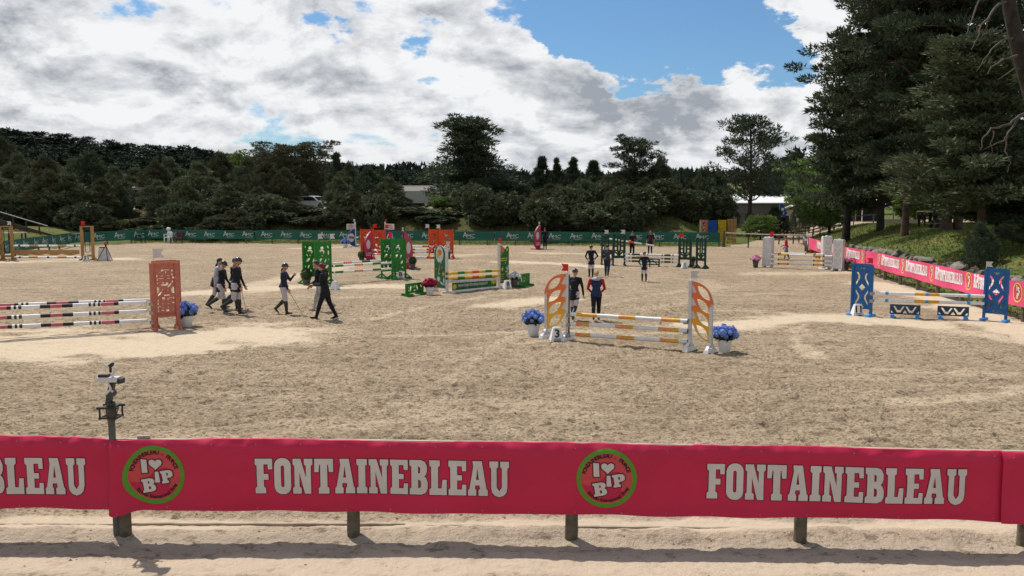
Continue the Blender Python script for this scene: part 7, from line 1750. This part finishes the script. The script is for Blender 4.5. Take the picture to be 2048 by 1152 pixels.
for pts, r0 in (([(2022, 0, 26), (1990, 15, 25.6), (1965, 50, 25.3), (1953, 75, 25.2), (1942, 100, 25)], .05), ([(2020, -10, 26), (1960, 0, 25.4), (1945, 40, 25.2), (1932, 70, 25)], .045), ([(2030, 76, 26), (2005, 80, 25.6), (1975, 110, 25.4), (1953, 143, 25.2)], .04),
                ([(2040, 108, 26), (2010, 118, 25.5), (1985, 132, 25.3), (1975, 148, 25.2)], .045), ([(2048, 135, 26), (2025, 138, 25.6), (1995, 160, 25.4)], .035), ([(1974, 48, 25.3), (1968, 70, 25.3), (1958, 78, 25.2)], .02),
                ([(2075, 215, 26), (2040, 232, 25.4), (2018, 250, 25.2), (1985, 258, 25), (1966, 275, 24.9), (1960, 300, 24.8)], .055), ([(2040, 232, 25.4), (2016, 265, 25.2), (2010, 280, 25.1), (1990, 288, 25), (1968, 298, 24.9)], .035), ([(2015, 270, 25.2), (2012, 300, 25.1), (2022, 325, 25), (2014, 345, 25)], .03), ([(1990, 262, 25), (1983, 285, 25), (1990, 315, 24.9)], .022)): dead(pts, r0)
# ------------------------------------------------------------------ vehicles, buildings and small things beyond
GLASS = mat('dark vehicle glass', (.02, .025, .03), .08, .05, spec=.8); TYRE = mat('tyre rubber', (.015, .015, .015), .8); RIM = mat('wheel rim', (.3, .3, .31), .4, .1, spec=.5, metal=.5); LAMP = mat('lamp lens', (.6, .58, .5), .2, spec=.6)
def wheels(r, xs, W, rad=.34):
    for x in xs:
        for s_ in (-1, 1):
            m = MB(); m.tube([(x, s_*(W/2-.22), rad), (x, s_*(W/2+.01), rad)], rad, 16); o = m.build('wheel', TYRE, r); q = MB(); q.tube([(x, s_*(W/2+.005), rad), (x, s_*(W/2+.025), rad)], rad*.55, 12); q.build('rim', RIM, o)
def vehicle(kind, px, Y, rz, mt, label, cat, name, roofm=None, grp=None):
    x = XA(px, 420, Y); r = thing(name, (x, Y, TZ(x, Y)), rz, label, cat, grp)
    if kind == 'car':
        L, W = 4.2, 1.75; prof = [(-2.1, .35), (-2.1, .85), (-1.9, .98), (-1.5, 1.42), (-.2, 1.5), (.45, 1.42), (1.0, .98), (1.9, .86), (2.1, .7), (2.1, .35)]; glass = [(-1.42, .99), (-1.2, 1.36), (-.2, 1.42), (.38, 1.36), (.85, .99)]
    elif kind == 'van':
        L, W = 5.2, 1.95; prof = [(-2.6, .4), (-2.6, 2.3), (-2.4, 2.42), (1.0, 2.42), (1.5, 2.2), (2.0, 1.35), (2.5, 1.15), (2.6, .9), (2.6, .4)]; glass = [(.7, 1.4), (.7, 2.1), (1.35, 2.1), (1.8, 1.4)]
    else:
        L, W = 7.6, 2.4; prof = [(-3.8, .7), (-3.8, 3.3), (2.0, 3.3), (2.2, 3.0), (2.9, 2.9), (3.6, 1.8), (3.8, 1.5), (3.8, .7)]; glass = [(2.3, 1.7), (2.3, 2.6), (2.95, 2.6), (3.4, 1.7)]
    m = MB(); m.plate([prof[::-1]], -W/2, W/2); m.build('body', mt, r)
    m = MB()
    for s_ in (-1, 1): a, b = sorted((s_*(W/2+.004), s_*(W/2+.02))); m.plate([glass[::-1]], a, b)
    m.build('side_window', GLASS, r); i0 = {'car': (5, 6), 'van': (4, 5), 'truck': (4, 5)}[kind]; a, b = prof[i0[0]], prof[i0[1]]
    m = MB(); m.add([(a[0]+.03, -W*.43, a[1]-.02+.03), (a[0]+.03, W*.43, a[1]+.01), (b[0]+.02, W*.43, b[1]+.05), (b[0]+.02, -W*.43, b[1]+.05)], [(0, 1, 2, 3)]); m.build('windscreen', GLASS, r)
    if roofm: m = MB(); m.box((-.9 if kind == 'truck' else -.5, 0, prof[1][1]+.04 if kind != 'car' else 1.53), (5.9 if kind == 'truck' else 2.4, W*1.01, .07)); m.build('roof', roofm, r)
    if kind == 'truck':
        m = MB(); [m.plate([rect(-3.7, 2.55, 1.9, 3.25)], *sorted((s_*(W/2+.004), s_*(W/2+.03)))) for s_ in (-1, 1)]; m.build('upper_panel', roofm or mt, r)
        m = MB(); m.plate([rect(1.1, 1.7, 1.8, 2.7)], -W/2-.02, -W/2-.004); m.build('side_door_window', GLASS, r)
    for s_ in (-1, 1): m = MB(); m.box((prof[-1][0]+.0, s_*W*.36, .78), (.05, .3, .16)); m.build('headlight', LAMP, r)
    m = MB(); m.box((prof[-1][0]+.03, 0, .45), (.12, W*.96, .2)); m.build('bumper', PLASTG, r)
    for s_ in (-1, 1): m = MB(); m.box((i0[0] and a[0]+.2, s_*(W/2+.1), b[1]+.1), (.1, .18, .16)); m.build('mirror', PLASTG, r)
    wheels(r, {'car': (-1.3, 1.3), 'van': (-1.6, 1.7), 'truck': (-2.4, 2.6)}[kind], W, .34 if kind != 'truck' else .48); return r
CARW = mat('white car paint', (.72, .72, .72), .25, .03, spec=.6); TRG = mat('grey horse truck', (.20, .24, .225), .45, .06); TRM = mat('maroon horse truck', (.07, .018, .025), .4, .08); CARB = mat('dark blue car paint', (.02, .03, .05), .25, .03, spec=.6)
vehicle('truck', 842, 132, -.2, TRG, 'grey-green horse truck with a white roof parked beyond the pines', 'truck', 'horse_truck', WHITE)
vehicle('truck', 884, 140, -.6, TRM, 'maroon horse truck parked behind the grey-green one', 'truck', 'horse_truck', WHITE)
vehicle('van', 272, 92, -1.9, CARW, 'white van facing the arena between two pines at left', 'van', 'parked_van')
vehicle('car', 630, 93, -.4, CARW, 'white car parked under the pines left of the tall centre pine', 'car', 'parked_car')
for px, k_, mt, lb_ in ((40, 'car', CARW, 'white car glimpsed at the far left behind the pines'), (75, 'car', CARB, 'dark blue car glimpsed at the far left behind the pines'), (425, 'van', CARW, 'white van glimpsed through the pines left of the flat-topped pine'), (478, 'car', CARW, 'white car glimpsed through the pines below the flat-topped pine'), (735, 'van', CARW, 'white van glimpsed through the pines left of the horse trucks'),
                        (1018, 'car', CARW, 'white car glimpsed through the pines right of the tall centre pine'), (1215, 'car', CARW, 'white car glimpsed through the pines below the slender conifers'), (962, 'van', CARW, 'white van glimpsed behind the tall centre pine'), (1345, 'car', CARW, 'white car glimpsed below the pines left of the round-crowned pine')):
    vehicle(k_, px, 113, rnd.uniform(-.6, .6), mt, lb_, 'car' if k_ == 'car' else 'van', 'parked_'+k_)
# stable building with white roof
def building(px0, px1, Y, ye, yr, wallm, roofm, label, dep=10, doors=(), wins=()):
    x0, x1 = XA(px0, 420, Y), XA(px1, 420, Y); z = min(TZ(x0, Y), TZ(x1, Y))-.2; W = x1-x0; He = ZA(ye, Y)-z; Hr = ZA(yr, Y)-z; r = thing('stable_building', (x0, Y, z), 0, label, 'building')
    m = MB(); m.box((W/2, dep/2, He/2), (W, dep, He)); m.build('wall', wallm, r)
    m = MB(); o = .5; m.add([(-o, -o, He), (W+o, -o, He), (W+o, dep/2, Hr), (-o, dep/2, Hr), (-o, dep+o, He), (W+o, dep+o, He), (-o, -o, He+.12), (W+o, -o, He+.12), (W+o, dep/2, Hr+.12), (-o, dep/2, Hr+.12), (-o, dep+o, He+.12), (W+o, dep+o, He+.12)],
                            [(0, 1, 2, 3), (3, 2, 5, 4), (6, 9, 8, 7), (9, 10, 11, 8), (0, 6, 7, 1), (4, 5, 11, 10), (0, 3, 9, 6), (3, 4, 10, 9), (1, 7, 8, 2), (2, 8, 11, 5)]); m.build('roof', roofm, r)
    for x, w_, h in doors: m = MB(); m.box((W*x, -.03, h/2+.1), (w_, .06, h)); m.build('door', mat('brown timber door', (.12, .07, .045), .8, .2), r)
    for x, w_, h0, h1 in wins: m = MB(); m.box((W*x, -.03, (h0+h1)/2), (w_, .06, h1-h0)); m.build('window', GLASS, r)
    return r
TAUP = mat('taupe cladding', (.17, .15, .14), .85, .1, 1.2); PLR = mat('pale rendered wall', (.33, .29, .26), .8, .08)
building(1474, 1600, 118, 407, 390, TAUP, WHITE, 'taupe stable building with a bright white roof behind the round-crowned pine', 12, [(.2, 1.2, 2.1), (.6, 1.2, 2.1)], [(.4, 1.0, 1.2, 2.2), (.8, 1, 1.2, 2.2)])
building(1604, 1640, 106, 420, 412, PLR, GREYWHITE, 'pale rendered hut with a brown door right of the stable building', 6, [(.25, 1.1, 1.9)], [(.7, .8, 1, 1.7)])
def marquee(px0, px1, Y, ye, yr, label, m_):
    x0, x1 = XA(px0, 420, Y), XA(px1, 420, Y); z = TZ((x0+x1)/2, Y); W = x1-x0; He = ZA(ye, Y)-z; Hr = ZA(yr, Y)-z; r = thing('marquee', (x0, Y, z), 0, label, 'tent')
    n = max(1, round(W/5))
    for i in range(n):
        a, b = W*i/n, W*(i+1)/n; m = MB(); m.add([(a, 0, He), (b, 0, He), (b, 5, He), (a, 5, He), ((a+b)/2, 2.5, Hr), (a, -.02, He-.3), (b, -.02, He-.3)], [(0, 1, 4), (1, 2, 4), (2, 3, 4), (3, 0, 4), (5, 6, 1, 0)]); m.build('canopy', m_, r)
    for i in range(n+1):
        for y in (0.05, 4.95): m = MB(); m.beam((W*i/n, y, -.3), (W*i/n, y, He), .08, .08); m.build('pole', GREYWHITE, r)
    m = MB(); m.box((W/2, 4.8, He*.45), (W, .05, He*.9)); m.build('back_wall', mat('dark tent interior wall', (.03, .035, .05), .8), r)
marquee(1636, 1712, 102, 411, 396, 'white-roofed marquee with a dark interior left of the tall pine trunks', WHITE); marquee(1725, 1800, 98, 410, 396, 'white-roofed marquee seen between the ivy-trunk pine and the next trunk', WHITE)
marquee(1664, 1692, 110, 392, 380, 'small red-roofed awning above the white marquee', mat('red canopy cloth', (.42, .05, .05), .7)); marquee(1758, 1790, 106, 390, 380, 'small red-roofed awning seen between the tall pine trunks', mat('red canopy cloth', (.4, .05, .05), .7))
# blue feather flag
p = on_slope(1558, 440, 91); r = thing('feather_flag', p, 0, 'blue feather flag with white marks beyond the track', 'flag'); Ht = ZA(408, 91)-p.z
m = MB(); m.tube([(0, 0, 0), (0, 0, Ht)], .03, 6); m.build('pole', STEEL, r); m = MB(); m.plate([[(0.04, Ht*.3), (.62, Ht*.34), (.68, Ht*.8), (.45, Ht), (.04, Ht)]], -.01, .01, 0); m.build('cloth', mat('blue flag cloth', (.03, .10, .38), .6), r)
m = MB(); [m.plate([rect(.2, Ht*q, .5, Ht*(q+.08))], -.016, -.011) for q in (.42, .55, .68, .8)]; m.build('print', LETTERW, r)
# white barrier board and poles on the bank
p = on_slope(1757, 452, 64); r = thing('barrier_board', p, 0, 'white barrier with a pale yellow top board between the tall trunks', 'barrier'); zt_ = ZA(439, 64)-p.z
for x in (0, .5): m = MB(); m.box((x*1.0, 0, zt_*.5), (.09, .07, zt_)); m.build('post', WHITE, r)
m = MB(); m.box((.25, 0, zt_*.5), (.42, .03, zt_*.75)); m.build('panel', GREYWHITE, r); m = MB(); m.box((1.5, 0, zt_-.12), (2.9, .05, .28)); m.build('top_board', mat('cream board', (.52, .48, .30), .6), r)
p = on_slope(1876, 452, 57); r = thing('pushchair', p, .3, 'black pushchair with a hood left of the double pine trunk', 'pushchair')
m = MB(); m.box((0, 0, .55), (.7, .45, .35), taper=.8); m.build('seat', BLKC, r); m = MB(); m.ico((-.15, 0, .85), .33, 2, 0, (1, .75, .7)); m.build('hood', BLKC, r, True); m = MB(); m.beam((.3, 0, .8), (.65, 0, 1.05), .03, .4); m.build('handle', PLASTG, r)
for x in (-.35, .35):
    for s_ in (-1, 1): m = MB(); m.tube([(x, s_*.24, .16), (x, s_*.28, .16)], .16, 12); m.build('wheel', TYRE, r)
# thin lamp post behind the far banner
p = on_slope(937, 460, 78); m = MB(); m.tube([(0, 0, 0), (0, 0, ZA(430, 78)-p.z)], .05, 6); o = m.build('slim_post', STEEL); o.location = p; tag(o, 'slim grey post behind the green banner under the tall centre pine', 'post')
